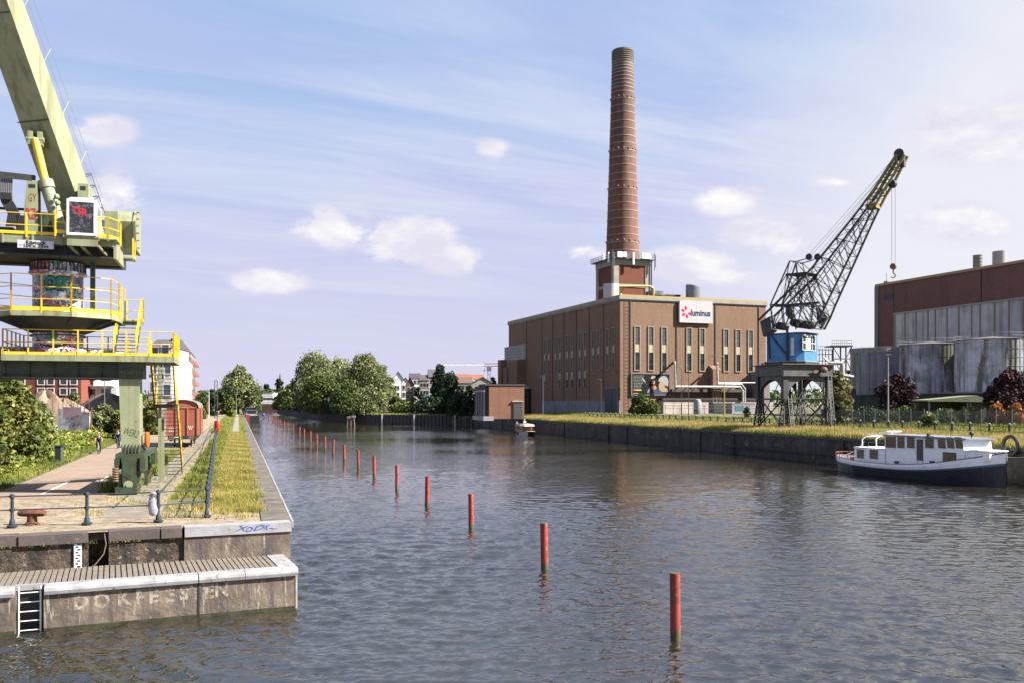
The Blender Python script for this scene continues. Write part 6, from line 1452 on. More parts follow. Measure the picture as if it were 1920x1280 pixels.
# fence and equipment in front of the station
fs2 = thing('station_fence', 'thin railing fence before the whitewashed wall of the power station', 'fence', (PF.o.x, PF.o.y, 3.7), R(20.5))
mb = MB()
for x in np.arange(5, 52, 2.2): mb.tube((x, -14, 0), (x, -14, 2.5), .05, 4)
each(mb, 'post', _m['dark_steel'], fs2)
mb = MB(); mb.tube((5, -14, 1.6), (51, -14, 1.6), .04, 4); mb.tube((5, -14, 2.3), (51, -14, 2.3), .04, 4); mb.build('rail', _m['dark_steel'], fs2)
q = PF.fy(1308, 765, -12); tk = thing('grey_vessel', 'upright grey cylindrical vessel before the whitewashed wall', 'vessel', PF.o + PF.u * q.x + PF.w * -12 + Vector((0, 0, 3.7)), R(20.5))
mb = MB(); mb.lathe([(1.0, 0), (1.0, 3.2), (.7, 3.8), (.001, 4.0)], 18); mb.build('shell', mat('vessel_grey', (.36, .40, .42), .5), tk, smooth=True)
mb = MB(); mb.lathe([(1.05, 1.0), (1.08, 1.05), (1.05, 1.1)], 18); mb.build('band', _m['dark_steel'], tk)
q = PF.fy(1348, 765, -10); tk = thing('transformer', 'grey electrical transformer with cooling fins behind the thin fence', 'transformer', PF.o + PF.u * q.x + PF.w * -9 + Vector((0, 0, 3.7)), R(20.5))
mb = MB(); mb.box(-1.8, 1.8, -1, 1, .3, 3.2); mb.build('case', mat('case_grey', (.26, .26, .27), .6), tk)
mb = MB()
for x in np.arange(-1.7, 1.8, .3): mb.box(x - .04, x + .04, -1.5, -1.001, .5, 2.9)
each(mb, 'fin', mat('case_grey', (.26, .26, .27), .6), tk)
mb = MB()
for x in (-1.2, -.2, .9): mb.lathe([(.12, 3.2), (.2, 3.4), (.12, 3.6), (.2, 3.8), (.08, 4.4)], 8, (x, 0))
each(mb, 'insulator', mat('insulator_brown', (.3, .16, .1), .4), tk)
q = PF.fy(1385, 765, -8); tk = thing('site_cabin', 'small blue and white site cabin in the yard left of the dock crane', 'cabin', PF.o + PF.u * q.x + PF.w * -8 + Vector((0, 0, 3.7)), R(20.5))
mb = MB(); mb.box(-3, 4, -1.5, 1.5, 0, 2.8); mb.build('body', mat('cabin_lilac', (.40, .38, .46), .6), tk); mb = MB(); mb.box(-2, .6, -1.55, -1.501, .9, 2.3); mb.box(1.2, 2, -1.55, -1.501, .1, 2.3); each(mb, 'window', mat('teal_window', (.12, .3, .36), .3), tk)
mb = MB(); mb.box(-3.1, 4.1, -1.6, 1.6, 2.802, 2.95); mb.build('roof', _m['gallery_grey'], tk)
# truck tyre fender at the right edge
p = gnd(1916, 842, 2.9); ty = thing('tyre_fender', 'black tyre hanging on the quay edge at the far right', 'tyre', (edgeR(75, .0) - .2, 74.5, 3.0), R(16))
mb = MB(); n_ = 20; vs = []
for i in range(n_):
    th = 2 * math.pi * i / n_
    for j in range(8):
        a_ = 2 * math.pi * j / 8; rr_ = .75 + .16 * math.cos(a_); vs.append((.14 * math.sin(a_), rr_ * math.cos(th), rr_ * math.sin(th) + .1))
mb._add(vs, [(i * 8 + j, i * 8 + (j + 1) % 8, ((i + 1) % n_) * 8 + (j + 1) % 8, ((i + 1) % n_) * 8 + j) for i in range(n_) for j in range(8)]); mb.build('tyre', blk, ty, smooth=True)
mb = MB(); mb.tube((0, 0, .8), (.3, 0, 1.1), .03, 4); mb.build('chain', _m['dark_steel'], ty)
# ================= boats =================
def hull(parent, L, beam, prof, name_mats, zoff=0.0, nseg=28, dz=0.0):
    """prof(f)-> half beam factor, sheer z; strakes [(name, mat, z_from_top0, z_from_top1)] measured as fraction of freeboard"""
    def ring(f, t_):
        hb, zs, x, fl = prof(f); z0 = -.6; z = z0 + (zs - z0) * t_; w_ = hb * (fl + (1 - fl) * min(1, t_ * 1.15) ** .6); return x, w_, z
    for nm, m__, ta, tb, grow in name_mats:
        mb = MB(dz)
        for s in (-1, 1):
            n_t = 4
            for i in range(nseg):
                for j in range(n_t):
                    t0, t1 = ta + (tb - ta) * j / n_t, ta + (tb - ta) * (j + 1) / n_t
                    q = []
                    for f, tt in ((i / nseg, t0), ((i + 1) / nseg, t0), ((i + 1) / nseg, t1), (i / nseg, t1)):
                        x, w_, z = ring(f, tt); q.append((x, s * (w_ + grow), z))
                    mb.quad(*(q if s < 0 else q[::-1]))
        mb.build(nm, m__, parent, smooth=True)
white = mat('boat_white', (.80, .80, .82), .4, (.68, .68, .72), 2, .45, .7)
navyh = mat('hull_navy', (.02, .022, .05), .35, (.04, .035, .04), 2)
redl = mat('oxide_red', (.35, .05, .03), .5)
tealp = mat('boat_teal', (.10, .26, .30), .5)
bglass = mat('boat_glass', (.04, .045, .04), .08, (.16, .11, .08), .9, .5, .6, spec=1)
sA = Vector((32.3, 89.0, 0)); bA = Vector((38.56, 70.3, 0)); bl = (bA - sA).length; ba = math.atan2((bA - sA).y, (bA - sA).x)
# keep the hull clear of the quay line
TF = Frame((sA.x, sA.y, 0), ba)
tug = thing('houseboat', 'converted white tug with navy hull and long wheelhouse moored on the right', 'boat', sA, ba)
def prof(f):
    x = f * bl; hb = 2.1 * min(1, (f / .22) ** .5 if f < .22 else 1) * (1 if f < .74 else max(.02, 1 - ((f - .74) / .26) ** 2.2)); hb = max(hb, .03)
    zs = 1.25 + .35 * max(0, (.35 - f) / .35) ** 1.6 + 1.5 * max(0, (f - .42) / .58) ** 2.0; return hb, zs, x + .5 * max(0, f - .9) * 0, .55
hull(tug, bl, 4, prof, [('hull', navyh, 0, .70, 0), ('teal_band', tealp, .70, .755, .015), ('bulwark', white, .755, .975, .03), ('gunwale', redl, .975, 1.0, .05)])
mb = MB(); n = 24
for i in range(n):
    a, c = prof(i / n), prof((i + 1) / n); mb.quad((a[2], -a[0], a[1] - .42), (c[2], -c[0], c[1] - .42), (c[2], c[0], c[1] - .42), (a[2], a[0], a[1] - .42))
mb.build('deck', mat('deck_tan', (.34, .24, .2), .8), tug)
ws = 1.45                                            # half width of superstructure
tp = lambda px, py, y=ws: TF.fy(px, py, y)
side = -ws if TF.loc((0, 0, 0)).y < 0 else ws        # the side that faces the viewer
tp = lambda px, py: TF.fy(px, py, side)
sg_ = 1 if side > 0 else -1
def sbox(mb, a, c, d0=0.0, d1=.03):
    y0, y1 = sorted((side + sg_ * d0, side + sg_ * d1)); mb.box(min(a.x, c.x), max(a.x, c.x), y0, y1, min(a.z, c.z), max(a.z, c.z)); return mb
zdk = .85
a, c = tp(1602, 838), tp(1662, 838)
mb = MB(); mb.box(a.x, c.x - .01, -ws, ws, zdk, a.z); mb.box(a.x - .08, c.x - .02, -ws - .08, ws + .08, a.z + .002, a.z + .07); mb.build('aft_cabin', white, tug)
w0, w1 = tp(1659, 814), tp(1808, 814); w2 = tp(1755, 814)
zr_ = w0.z; LB = w1.x - w2.x
mb = MB(); mb.box(w0.x, w2.x, -ws, ws, zdk - .2, zr_ - .1); mb.slab([(w2.x + .002, -ws, zdk), (w2.x + LB, -ws, zdk + .3), (w2.x + LB, -ws, tp(1755, 842).z), (w2.x + LB - .2, -ws, zr_ - .1), (w2.x + .002, -ws, zr_ - .1)], (0, 2 * ws, 0)); whs = mb.build('wheelhouse', white, tug)
mb = MB(); mb.box(w0.x - .12, w2.x + .3, -ws - .12, ws + .12, zr_ - .098, zr_ + .03); mb.box(w2.x + .302, w2.x + LB + .25, -ws - .1, ws + .1, zr_ - .13, zr_ + .0); mb.build('roof', mat('roof_slate_blue', (.30, .34, .42), .6), tug)
f0, f1 = w2.x + LB + .01, tp(1845, 842).x
zf = tp(1820, 845).z
mb = MB(); mb.slab([(f0, -ws + .1, zf - .75), (f1, -ws * .62, zf - .75), (f1, ws * .62, zf - .75), (f0, ws - .1, zf - .75)], (0, 0, .75)); mb.slab([(f0, -ws + .02, zf + .002), (f1 + .1, -ws * .66, zf + .002), (f1 + .1, ws * .66, zf + .002), (f0, ws - .02, zf + .002)], (0, 0, .07)); mb.build('fore_cabin', white, tug)
mb = MB(); mb.box(f0 + .1, f1 - .9, -ws * .8, ws * .8, zf + .074, zf + .1); mb.build('fore_roof', mat('roof_teal', (.25, .5, .58), .6), tug)
for px0, px1, py0, py1 in ((1607, 1621, 842, 858), (1631, 1647, 843, 859), (1661, 1681, 818, 838), (1683, 1697, 818, 839), (1701, 1716, 818, 839), (1735, 1752, 818, 839)):
    a, c = tp(px0, py1), tp(px1, py0); mb = MB(); sbox(mb, a, c, 0, .02); o = mb.build('window', bglass, tug)
    mb = MB(); t_ = .06
    for (xa, xb, za_, zb_) in ((a.x - t_, a.x, a.z - t_, c.z + t_), (c.x, c.x + t_, a.z - t_, c.z + t_), (a.x, c.x, c.z, c.z + t_), (a.x, c.x, a.z - t_, a.z)): y0, y1 = sorted((side, side + sg_ * .045)); mb.box(xa, xb, y0, y1, za_, zb_)
    mb.build('frame', white, o)
    a2 = MB(); y0, y1 = sorted((-side - sg_ * .02, -side)); a2.box(a.x, c.x, y0, y1, a.z, c.z); a2.build('window', bglass, tug)
# raked front windows along the side of the bridge
for px0, px1 in ((1758, 1772), (1775, 1788), (1791, 1804)):
    a, c = tp(px0, 839), tp(px1, 819); mb = MB(); sh_ = .12; mb.slab([(a.x + sh_, side + sg_ * .001, a.z), (c.x + sh_, side + sg_ * .001, a.z), (c.x - sh_ * .3, side + sg_ * .001, c.z), (a.x - sh_ * .3, side + sg_ * .001, c.z)], (0, sg_ * .03, 0)); mb.build('bridge_window', bglass, tug)
a, c = tp(1719, 864), tp(1731, 821); mb = MB(); sbox(mb, a, c, 0, .03); dr = mb.build('door', mat('brown_glass_door', (.09, .07, .08), .25), tug)
mb = MB(); sbox(mb, a, Vector((c.x, 0, a.z + .08)), .031, .05); sbox(mb, Vector((a.x, 0, c.z - .08)), c, .031, .05); each(mb, 'door_rail', white, dr)
a, c = tp(1768, 866), tp(1793, 848); mb = MB(); sbox(mb, a, c, 0, .03); hw = mb.build('hatch_frame', mat('maroon_frame', (.22, .07, .05), .5), tug)
mb = MB(); t_ = .1; m_ = (a.x + c.x) / 2; sbox(mb, Vector((a.x + t_, 0, a.z + t_)), Vector((m_ - .04, 0, c.z - t_)), .031, .045); sbox(mb, Vector((m_ + .04, 0, a.z + t_)), Vector((c.x - t_, 0, c.z - t_)), .031, .045); each(mb, 'pane', bglass, hw)
mb = MB(); q = [tp(1606, 836), tp(1606, 822), tp(1614, 817), tp(1652, 808)]
for y in (-.8, .8):
    mb.path([Vector((p.x, y, p.z)) for p in q], .06, 6)
mb.bar((q[3].x, -.8, q[3].z), (q[3].x, .8, q[3].z), .1); mb.bar((q[2].x, -.8, q[2].z), (q[2].x, .8, q[2].z), .1); mb.tube((tp(1648, 0).x, 0, q[3].z), (tp(1648, 0).x, 0, tp(1648, 838).z), .04, 5)
mb.build('davit_arch', white, tug)
mb = MB(); z_ = tp(1640, 829).z
for px in (1626, 1640, 1655): x = tp(px, 0).x; mb.tube((x, side * .9, tp(px, 838).z), (x, side * .9, z_), .02, 4)
mb.tube((tp(1626, 0).x, side * .9, z_), (tp(1656, 0).x, side * .9, z_), .02, 4); mb.build('aft_rail', _m['thin_grey_rail'], tug)
mb = MB()
for i in range(9):
    th = math.pi * (.5 + i / 8); x, y = 1.9 + 1.5 * math.cos(th), 1.5 * math.sin(th); mb.tube((x, y, 1.2), (x, y, 1.85), .03, 5)
    if i: mb.tube((xp, yp, 1.85), (x, y, 1.85), .03, 5); mb.tube((xp, yp, 1.55), (x, y, 1.55), .02, 4)
    xp, yp = x, y
mb.build('stern_rail', mat('salmon_rail', (.5, .22, .16), .5), tug)
mb = MB()
for px in (1586, 1590, 1808, 1820): q = tp(px, 862); mb.lathe([(.15, q.z - .4), (.13, q.z + .25), (.17, q.z + .3), (.001, q.z + .32)], 10, (q.x, side * .55))
each(mb, 'red_bollard', redl, tug)
q = tp(1842, 856); mb = MB(); mb.box(q.x - .3, q.x + .3, -.4, .4, q.z - .5, q.z + .3); mb.tube((q.x, -.6, q.z + .2), (q.x, .6, q.z + .2), .2, 10); mb.build('anchor_winch', mat('winch_grey', (.3, .3, .3), .5, (.12, .12, .12), 5), tug)
mb = MB(); mb.tube((w0.x + 5.5, .6, zr_), (w0.x + 5.5, .6, zr_ + .8), .03, 5); mb.sphere((w2.x + 2.3, 0, zr_ + .35), .2, 8, 6); mb.tube((w2.x + 2.3, 0, zr_), (w2.x + 2.3, 0, zr_ + .2), .05); q = tp(1743, 817); mb.box(q.x - .12, q.x + .12, *sorted((side + sg_ * .01, side + sg_ * .2)), q.z - .1, q.z + .25); mb.build('roof_fittings', _m['dark_steel'], tug)
mb = MB()
for px in (1690, 1757): q = tp(px, 866); mb.box(q.x - .25, q.x + .05, *sorted((side + sg_ * .3, side + sg_ * .55)), q.z - .1, q.z + .12)
each(mb, 'cleat', _m['dark_steel'], tug)
rpm = mat('mooring_rope', (.3, .27, .22), .9)
mb = MB(); p, q = Vector((36.5, 72.5, 2.4)), Vector((edgeR(66, .4), 66, 3.0)); mb.path([p, p.lerp(q, .35) - Vector((0, 0, .25)), p.lerp(q, .7) - Vector((0, 0, .2)), q], .03, 4); o = mb.build('mooring_rope', rpm); tag(o, 'mooring rope from the bow of the white tug to the quay', 'rope')

p, q = Vector((32.6, 88.2, 1.5)), Vector((edgeR(93, .4), 93, 3.0)); mb = MB(); mb.path([p, p.lerp(q, .4) - Vector((0, 0, .3)), p.lerp(q, .75) - Vector((0, 0, .2)), q], .03, 4); o = mb.build('mooring_rope', rpm); tag(o, 'mooring rope from the stern of the white tug to the quay', 'rope')
# small cabin cruiser
sA = Vector((at(974, 0, 187).x, 189, 0)); ca = math.atan2(-.957, .2905)
CR = Frame((sA.x - .4, 189.5, 0), ca); cL = 9.5
cb = thing('cabin_cruiser', 'small varnished cabin cruiser with pale blue hull below the grassy quay', 'boat', CR.o, ca)
def prof2(f):
    hb = 1.35 * (min(1, (f + .3) / .5)) * (1 if f < .55 else max(.03, 1 - ((f - .55) / .45) ** 2)); return hb, .95 + .35 * max(0, (f - .4)) ** 1.5, f * cL, .75
# the bow points at the viewer's left: mirror along x
def prof2m(f): hb, z, x, fl = prof2(1 - f); return hb, z, cL - x, fl
hull(cb, cL, 2.6, prof2m, [('hull', mat('pale_blue_hull', (.50, .58, .62), .4), 0, .9, 0), ('rubbing_strake', mat('varnish', (.45, .22, .06), .35), .9, 1.0, .03)], nseg=18)
mb = MB(); n = 14
for i in range(n):
    a, c = prof2m(i / n), prof2m((i + 1) / n); mb.quad((a[2], -a[0], a[1] - .02), (c[2], -c[0], c[1] - .02), (c[2], c[0], c[1] - .02), (a[2], a[0], a[1] - .02))
mb.build('deck', mat('cream_deck', (.6, .55, .45), .6), cb)
mb = MB(); mb.box(1.6, 6.6, -1.05, 1.05, .95, 1.95); mb.build('cabin', _m['varnish'], cb)
mb = MB(); mb.slab([(1.45, -1.15, 1.952), (1.45, 1.15, 1.952), (1.45, .8, 2.3), (1.45, -.8, 2.3)], (3.4, 0, 0)); mb.build('tan_canvas', mat('tan_canvas', (.50, .36, .25), .9, (.4, .3, .2), 3), cb)
mb = MB(); mb.slab([(4.9, -1.15, 1.952), (4.9, 1.15, 1.952), (4.9, .8, 2.35), (4.9, -.8, 2.35)], (3.3, 0, 0)); mb.build('white_canopy', white, cb)
mb = MB(); mb.box(5.0, 6.0, -.7, .7, 2.352, 2.45); mb.build('yellow_cover', mat('yellow_cover', (.8, .55, .05), .6), cb)
mb = MB()
for x in (1.8, 2.8, 3.8, 4.8, 6.7):
    for s in (-1, 1): mb.box(x, x + (.6 if x < 6 else 1.2), *sorted((s * 1.051, s * 1.08)), 1.25, 1.8)
each(mb, 'window', bglass, cb)
mb = MB(); mb.tube((4.9, 0, 2.3), (4.9, 0, 3.4), .05, 6); mb.sphere((4.9, 0, 2.75), .35, 8, 6, .6); mb.path([(1.8, -.8, 2.3), (1.8, -.8, 2.75), (2.6, -.8, 2.75), (2.6, -.8, 2.3)], .03, 4); mb.path([(-.0, 0, 1.0), (-.1, 0, 1.8), (.8, 0, 1.8), (.9, 0, 1.0)], .03, 4); mb.build('mast', white, cb)
mb = MB(); mb.lathe([(.001, .1), (.16, .2), (.16, .75), (.001, .85)], 8, (cL * .5, -1.5)); mb.build('fender', blk, cb)

# barge far along the left quay
bg_ = thing('barge', 'long dark barge with pale wheelhouse moored at the far left quay', 'barge', (edgeL(318) + 3.0, 318, 0), math.atan2(.957, -.2905))
def prof3(f): return 2.6 * (1 if .05 < f < .9 else .8), 2.0 + .5 * abs(f - .5), f * 75, .9
hull(bg_, 75, 5, prof3, [('hull', navyh, 0, .9, 0), ('gunwale', redl, .9, 1, .04)], nseg=10)
mb = MB(); mb.box(0, .1, -2.1, 2.1, -.4, 2.2); mb.box(0, 75, -2.3, 2.3, 1.9, 1.95); mb.build('deck', navyh, bg_)
mb = MB(); mb.box(3, 12, -1.9, 1.9, 1.96, 4.0); mb.box(14, 22, -1.7, 1.7, 1.96, 4.8); mb.build('cabin', mat('cream_cabin', (.6, .55, .48), .6), bg_)
mb = MB(); mb.box(14.2, 21.8, -1.72, 1.72, 3.4, 4.4); mb.box(2.98, 3.0, -1.5, 1.5, 2.8, 3.6); mb.build('glazing', mat('blue_glazing', (.05, .12, .2), .2), bg_)
mb = MB(); mb.box(2.5, 12.5, -2.1, 2.1, 4.002, 4.15); mb.box(13.5, 22.5, -2, 2, 4.802, 5.0); mb.build('roof', mat('blue_awning', (.08, .2, .3), .6), bg_)
mb = MB(); mb.box(-.4, -.05, .8, 2.2, -.4, 2.5); mb.build('red_rudder', redl, bg_)
# second barge behind
bg2 = thing('barge', 'dark barge moored beyond the pale wheelhouse barge at the far left quay', 'barge', (edgeL(402) + 2.8, 402, 0), math.atan2(.957, -.2905))
hull(bg2, 75, 5, prof3, [('hull', navyh, 0, 1, 0)], nseg=8)
mb = MB(); mb.box(2, 60, -2, 2, 1.6, 2.9); mb.build('hatch_cover', mat('hatch_dark', (.1, .11, .12), .7), bg2)
# ================= left bank things: wagon, cyclists, bin, walls, buildings =================
QA = math.atan2(.2905, .9569)
wx = at(341, 0, 85); WF = Frame((wx.x, 85, 0), QA)
fw = thing('freight_wagon', 'old rust red goods wagon with an arched roof standing on the quay', 'railway wagon', (wx.x, 85, ZL), QA)
wred = mat('wagon_red', (.50, .13, .07), .7, (.40, .09, .05), 1.5, spots=(4, .66, (.16, .06, .04)))
wdk = mat('wagon_iron', (.03, .028, .027), .7)
hw_ = 1.42; zf_ = 1.15; ze_ = 3.75; zr_ = 4.5; LW = 10.5
arc = [(-hw_ * math.cos(math.pi * i / 12), ze_ + (zr_ - ze_) * math.sin(math.pi * i / 12) ** .8) for i in range(13)]
mb = MB(); mb.slab([(-hw_, 0, zf_), (hw_, 0, zf_), (hw_, 0, ze_)] + [(x, 0, z) for x, z in arc[::-1]][1:-1] + [(-hw_, 0, ze_)], (0, LW, 0)); mb.build('body', wred, fw)
mb = MB(); o1 = [(x * 1.06, z + .06) for x, z in arc]
for (x0, z0), (x1, z1_) in zip(o1, o1[1:]): mb._add([(x0, -.15, z0 - .07), (x1, -.15, z1_ - .07), (x1, -.15, z1_), (x0, -.15, z0), (x0, LW + .15, z0 - .07), (x1, LW + .15, z1_ - .07), (x1, LW + .15, z1_), (x0, LW + .15, z0)], [(0, 1, 2, 3), (3, 2, 6, 7), (0, 4, 5, 1), (7, 6, 5, 4)])
mb.build('roof', mat('wagon_roof', (.34, .28, .24), .8, (.22, .18, .16), 1), fw)
mb = MB()
for x in (-hw_ + .02, -.55, .45, hw_ - .1): mb.box(x, x + .09, -.09, -.001, zf_, ze_)
mb.box(-hw_, hw_, -.06, -.002, ze_ - .02, ze_ + .08)
for y in np.arange(.4, LW, 1.25): mb.box(hw_ + .001, hw_ + .08, y, y + .1, zf_, ze_)
each(mb, 'body_post', mat('wagon_post', (.48, .20, .10), .7), fw)
mb = MB(); mb.box(hw_ + .081, hw_ + .14, LW * .38, LW * .62, zf_ + .05, ze_ - .1); mb.build('sliding_door', wred, fw)
mb = MB(); mb.box(-1.25, 1.25, -.1, LW + .1, zf_ - .35, zf_ - .002); mb.box(-1.1, -.95, .5, LW - .5, .6, zf_ - .36); mb.box(.95, 1.1, .5, LW - .5, .6, zf_ - .36); mb.build('underframe', wdk, fw)
mb = MB()
for x in (-.85, .85): mb.tube((x, -.65, zf_ - .15), (x, -.6, zf_ - .15), .25, 14); mb.tube((x, -.6, zf_ - .15), (x, -.1, zf_ - .15), .09, 8)
each(mb, 'buffer', mat('buffer_brown', (.20, .12, .06), .6), fw)
mb = MB()
for y in (1.8, LW - 1.8):
    for x in (-.75, .75): mb.tube((x - .06, y, .48), (x + .06, y, .48), .48, 18)
each(mb, 'wheel', wdk, fw)
wl = mat('stencil_white', (.6, .58, .55), .6)
mb = MB(); rr = random.Random(3)
for x0, z0, n in ((-1.15, 1.75, 4), (-1.15, 1.5, 3), (.55, 1.9, 3), (.62, 1.72, 2)):
    for i in range(n): mb.box(x0 + i * .17, x0 + i * .17 + rr.uniform(.07, .13), -.008, -.001, z0, z0 + .15)
mb.box(-.8, .0, -.115, -.101, .95, 1.06); mb.build('stencilled_text', wl, fw)
mb = MB(); mb.box(-.06, .06, -.4, -.1, zf_ - .4, zf_ - .1); mb.path([(0, -.35, zf_ - .2), (.1, -.5, zf_ - .6), (.25, -.3, .4)], .04, 5); mb.build('coupling', wdk, fw)

# ---- bicycles and riders ----
def skin_mesh(name, V, Ed, Rd, material, parent, root=0, sub=1):
    me = bpy.data.meshes.new(name); me.from_pydata(V, Ed, []); o = bpy.data.objects.new(name, me); COL.objects.link(o)
    o.modifiers.new('s', 'SKIN'); 
    for i, r_ in enumerate(Rd): me.skin_vertices[0].data[i].radius = (r_, r_) if not isinstance(r_, tuple) else r_
    me.skin_vertices[0].data[root].use_root = True
    sm = o.modifiers.new('d', 'SUBSURF'); sm.levels = sub; sm.render_levels = sub
    bpy.context.view_layer.update(); dg = bpy.context.evaluated_depsgraph_get(); m2 = bpy.data.meshes.new_from_object(o.evaluated_get(dg)); m2.name = name
    bpy.data.objects.remove(o); bpy.data.meshes.remove(me)
    m2.materials.clear(); m2.materials.append(material); m2.polygons.foreach_set('use_smooth', [True] * len(m2.polygons))
    o = bpy.data.objects.new(name, m2); COL.objects.link(o); o.parent = parent; return o
def bike(x, Y, lab, fcol, group='bicycles on the path'):
    b_ = thing('bicycle', lab, 'bicycle', (x, Y, ZL + .015), QA + R(180 + 2), group)   # local +y points towards the viewer
    for nm, yc in (('front_wheel', .55), ('rear_wheel', -.52)):
        mb = MB(); n = 20
        for i in range(n):
            a0, a1 = 2 * math.pi * i / n, 2 * math.pi * (i + 1) / n; mb.tube((0, yc + .34 * math.cos(a0), .34 + .34 * math.sin(a0)), (0, yc + .34 * math.cos(a1), .34 + .34 * math.sin(a1)), .022, 5)
        w__ = mb.build(nm, blk, b_); mb = MB()
        for i in range(8): a0 = math.pi * i / 8; mb.tube((0, yc + .33 * math.cos(a0), .34 + .33 * math.sin(a0)), (0, yc - .33 * math.cos(a0), .34 - .33 * math.sin(a0)), .004, 3)
        mb.build('spokes', _m['galvanised'], w__)
    mb = MB()
    for p, q in (((0, .36, .82), (0, -.1, .30)), ((0, .36, .82), (0, -.22, .80)), ((0, -.1, .30), (0, -.25, .92)), ((0, -.1, .30), (0, -.52, .34)), ((0, -.22, .80), (0, -.52, .34)), ((0, .36, .95), (0, .55, .34))): mb.tube(p, q, .022, 6)
    mb.build('frame', fcol, b_)
    mb = MB(); mb.tube((0, .34, .9), (0, .36, 1.02), .015, 5); mb.path([(-.28, .22, 1.04), (-.2, .36, 1.05), (.2, .36, 1.05), (.28, .22, 1.04)], .014, 5); mb.build('handlebar', blk, b_)
    mb = MB(); mb.slab([(-.08, -.36, .93), (.08, -.36, .93), (.03, -.08, .94), (-.03, -.08, .94)], (0, 0, .05)); mb.build('saddle', blk, b_)
    mb = MB(); mb.tube((-.1, -.1, .30), (-.1, -.1, .14), .012, 4); mb.tube((.1, -.1, .30), (.1, -.1, .46), .012, 4); mb.box(-.19, -.09, -.15, -.05, .12, .145); mb.box(.09, .19, -.15, -.05, .455, .48); mb.build('pedals', blk, b_); return b_
def rider(x, Y, lab, skin_, top, legs, hairm, longs=False):
    p = thing('person', lab, 'person', (x, Y, ZL + .015), QA + R(182))
    sh = 1.40; hp = .98
    V = [(0, -.22, hp), (0, -.16, 1.12), (0, -.08, 1.28), (0, 0, sh + .02), (0, .04, sh + .10), (0, .07, sh + .20), (0, .08, sh + .30),     # 0-6 trunk, neck, head
         (-.10, -.2, .95), (-.13, .12, .80), (-.13, .02, .42), (-.13, -.06, .20), (-.13, .08, .155),      # left leg 7-11 (foot down)
         (.10, -.2, .95), (.13, .20, .92), (.13, .06, .64), (.13, -.02, .52), (.13, .12, .49),            # right leg 12-16 (foot up)
         (-.17, -.01, sh), (-.27, .08, 1.20), (-.26, .22, 1.07), (-.26, .28, 1.055),
         (.17, -.01, sh), (.27, .08, 1.20), (.26, .22, 1.07), (.26, .28, 1.055)]
    Ed = [(0, 1), (1, 2), (2, 3), (3, 4), (4, 5), (5, 6), (0, 7), (7, 8), (8, 9), (9, 10), (10, 11), (0, 12), (12, 13), (13, 14), (14, 15), (15, 16), (3, 17), (17, 18), (18, 19), (19, 20), (3, 21), (21, 22), (22, 23), (23, 24)]
    Rr = [.13, .13, .14, .10, .055, .075, .08, .095, .07, .055, .04, .045, .095, .07, .055, .04, .045, .06, .042, .03, .035, .06, .042, .03, .035]
    body = skin_mesh('body', V, Ed, Rr, skin_, p)
    skin_mesh('shirt', [V[0], V[1], V[2], V[3], V[17], (-.22, .035, 1.3) if not longs else V[19], V[21], (.22, .035, 1.3) if not longs else V[23]], [(0, 1), (1, 2), (2, 3), (3, 4), (4, 5), (3, 6), (6, 7)], [.15, .15, .165, .115, .075, .06 if not longs else .042, .075, .06 if not longs else .042], top, p)
    skin_mesh('trousers', [V[0], V[7], V[8], V[9], V[10], V[12], V[13], V[14], V[15]], [(0, 1), (1, 2), (2, 3), (3, 4), (0, 5), (5, 6), (6, 7), (7, 8)], [.15, .11, .085, .07, .055, .11, .085, .07, .055], legs, p)
    for s_, j in ((-1, 11), (1, 16)):
        mb = MB(); q = V[j]; mb.box(q[0] - .05, q[0] + .05, q[1] - .2, q[1] + .08, q[2] - .03, q[2] + .05); mb.build('shoe', blk, p)
    mb = MB(); mb.sphere((0, .05, sh + .335), .092, 10, 7, 1.05); mb.build('hair', hairm, p, smooth=True)
    mb = MB(); mb.sphere((0, .155, sh + .255), .018, 6, 4); mb.build('nose', skin_, p)
    mb = MB()
    for s_ in (-.032, .032): mb.sphere((s_, .148, sh + .285), .010, 5, 4)
    each(mb, 'eye', blk, p)
    mb = MB()
    for s_ in (-1, 1):
        for k_ in range(4): bx = s_ * .245 + (k_ - 1.5) * .022; mb.path([(bx, .30, 1.075), (bx, .335, 1.07), (bx, .34, 1.04)], .010, 4)
        mb.path([(s_ * .20, .27, 1.06), (s_ * .20, .30, 1.03)], .011, 4)
    each(mb, 'finger', skin_, p)
    return p
skinm = mat('skin', (.62, .36, .26), .6); hairw = mat('pale_hair', (.45, .38, .32), .8); hairk = mat('dark_hair', (.03, .02, .015), .8)
g1 = gnd(185, 850, ZL); g2 = gnd(221, 840, ZL)
bike(g1.x, g1.y, 'bicycle ridden by the person in a black T-shirt', _m['galvanised'])
rider(g1.x, g1.y, 'cyclist in a black T-shirt and dark trousers riding towards the viewer', skinm, mat('black_cloth', (.012, .012, .014), .9), mat('dark_trousers', (.02, .02, .03), .9), hairw)
bike(g2.x, g2.y, 'bicycle of the navy-clad rider close behind the crane leg', blk)
rider(g2.x, g2.y, 'cyclist in navy jacket and trousers partly hidden behind the crane leg', skinm, mat('navy_cloth', (.015, .02, .05), .9), mat('navy_trousers', (.02, .03, .09), .9), hairk, True)

# litter bin
g = gnd(111, 866, ZL); lb_ = thing('litter_bin', 'dark green litter bin on a post at the grassy verge', 'bin', (g.x, g.y, ZL), QA)
mb = MB(); mb.box(-.25, .25, -.25, .25, .1, 1.15); mb.box(-.32, .32, -.32, .32, 1.152, 1.22); mb.build('body', mat('bin_green', (.03, .05, .04), .6), lb_); mb = MB(); mb.box(-.14, .1, -.262, -.251, .3, 1.0); mb.build('front_panel', blk, lb_); mb = MB(); mb.box(.14, .30, -.28, -.24, 0, 1.2); mb.build('post', mat('bin_post', (.2, .26, .2), .6), lb_)
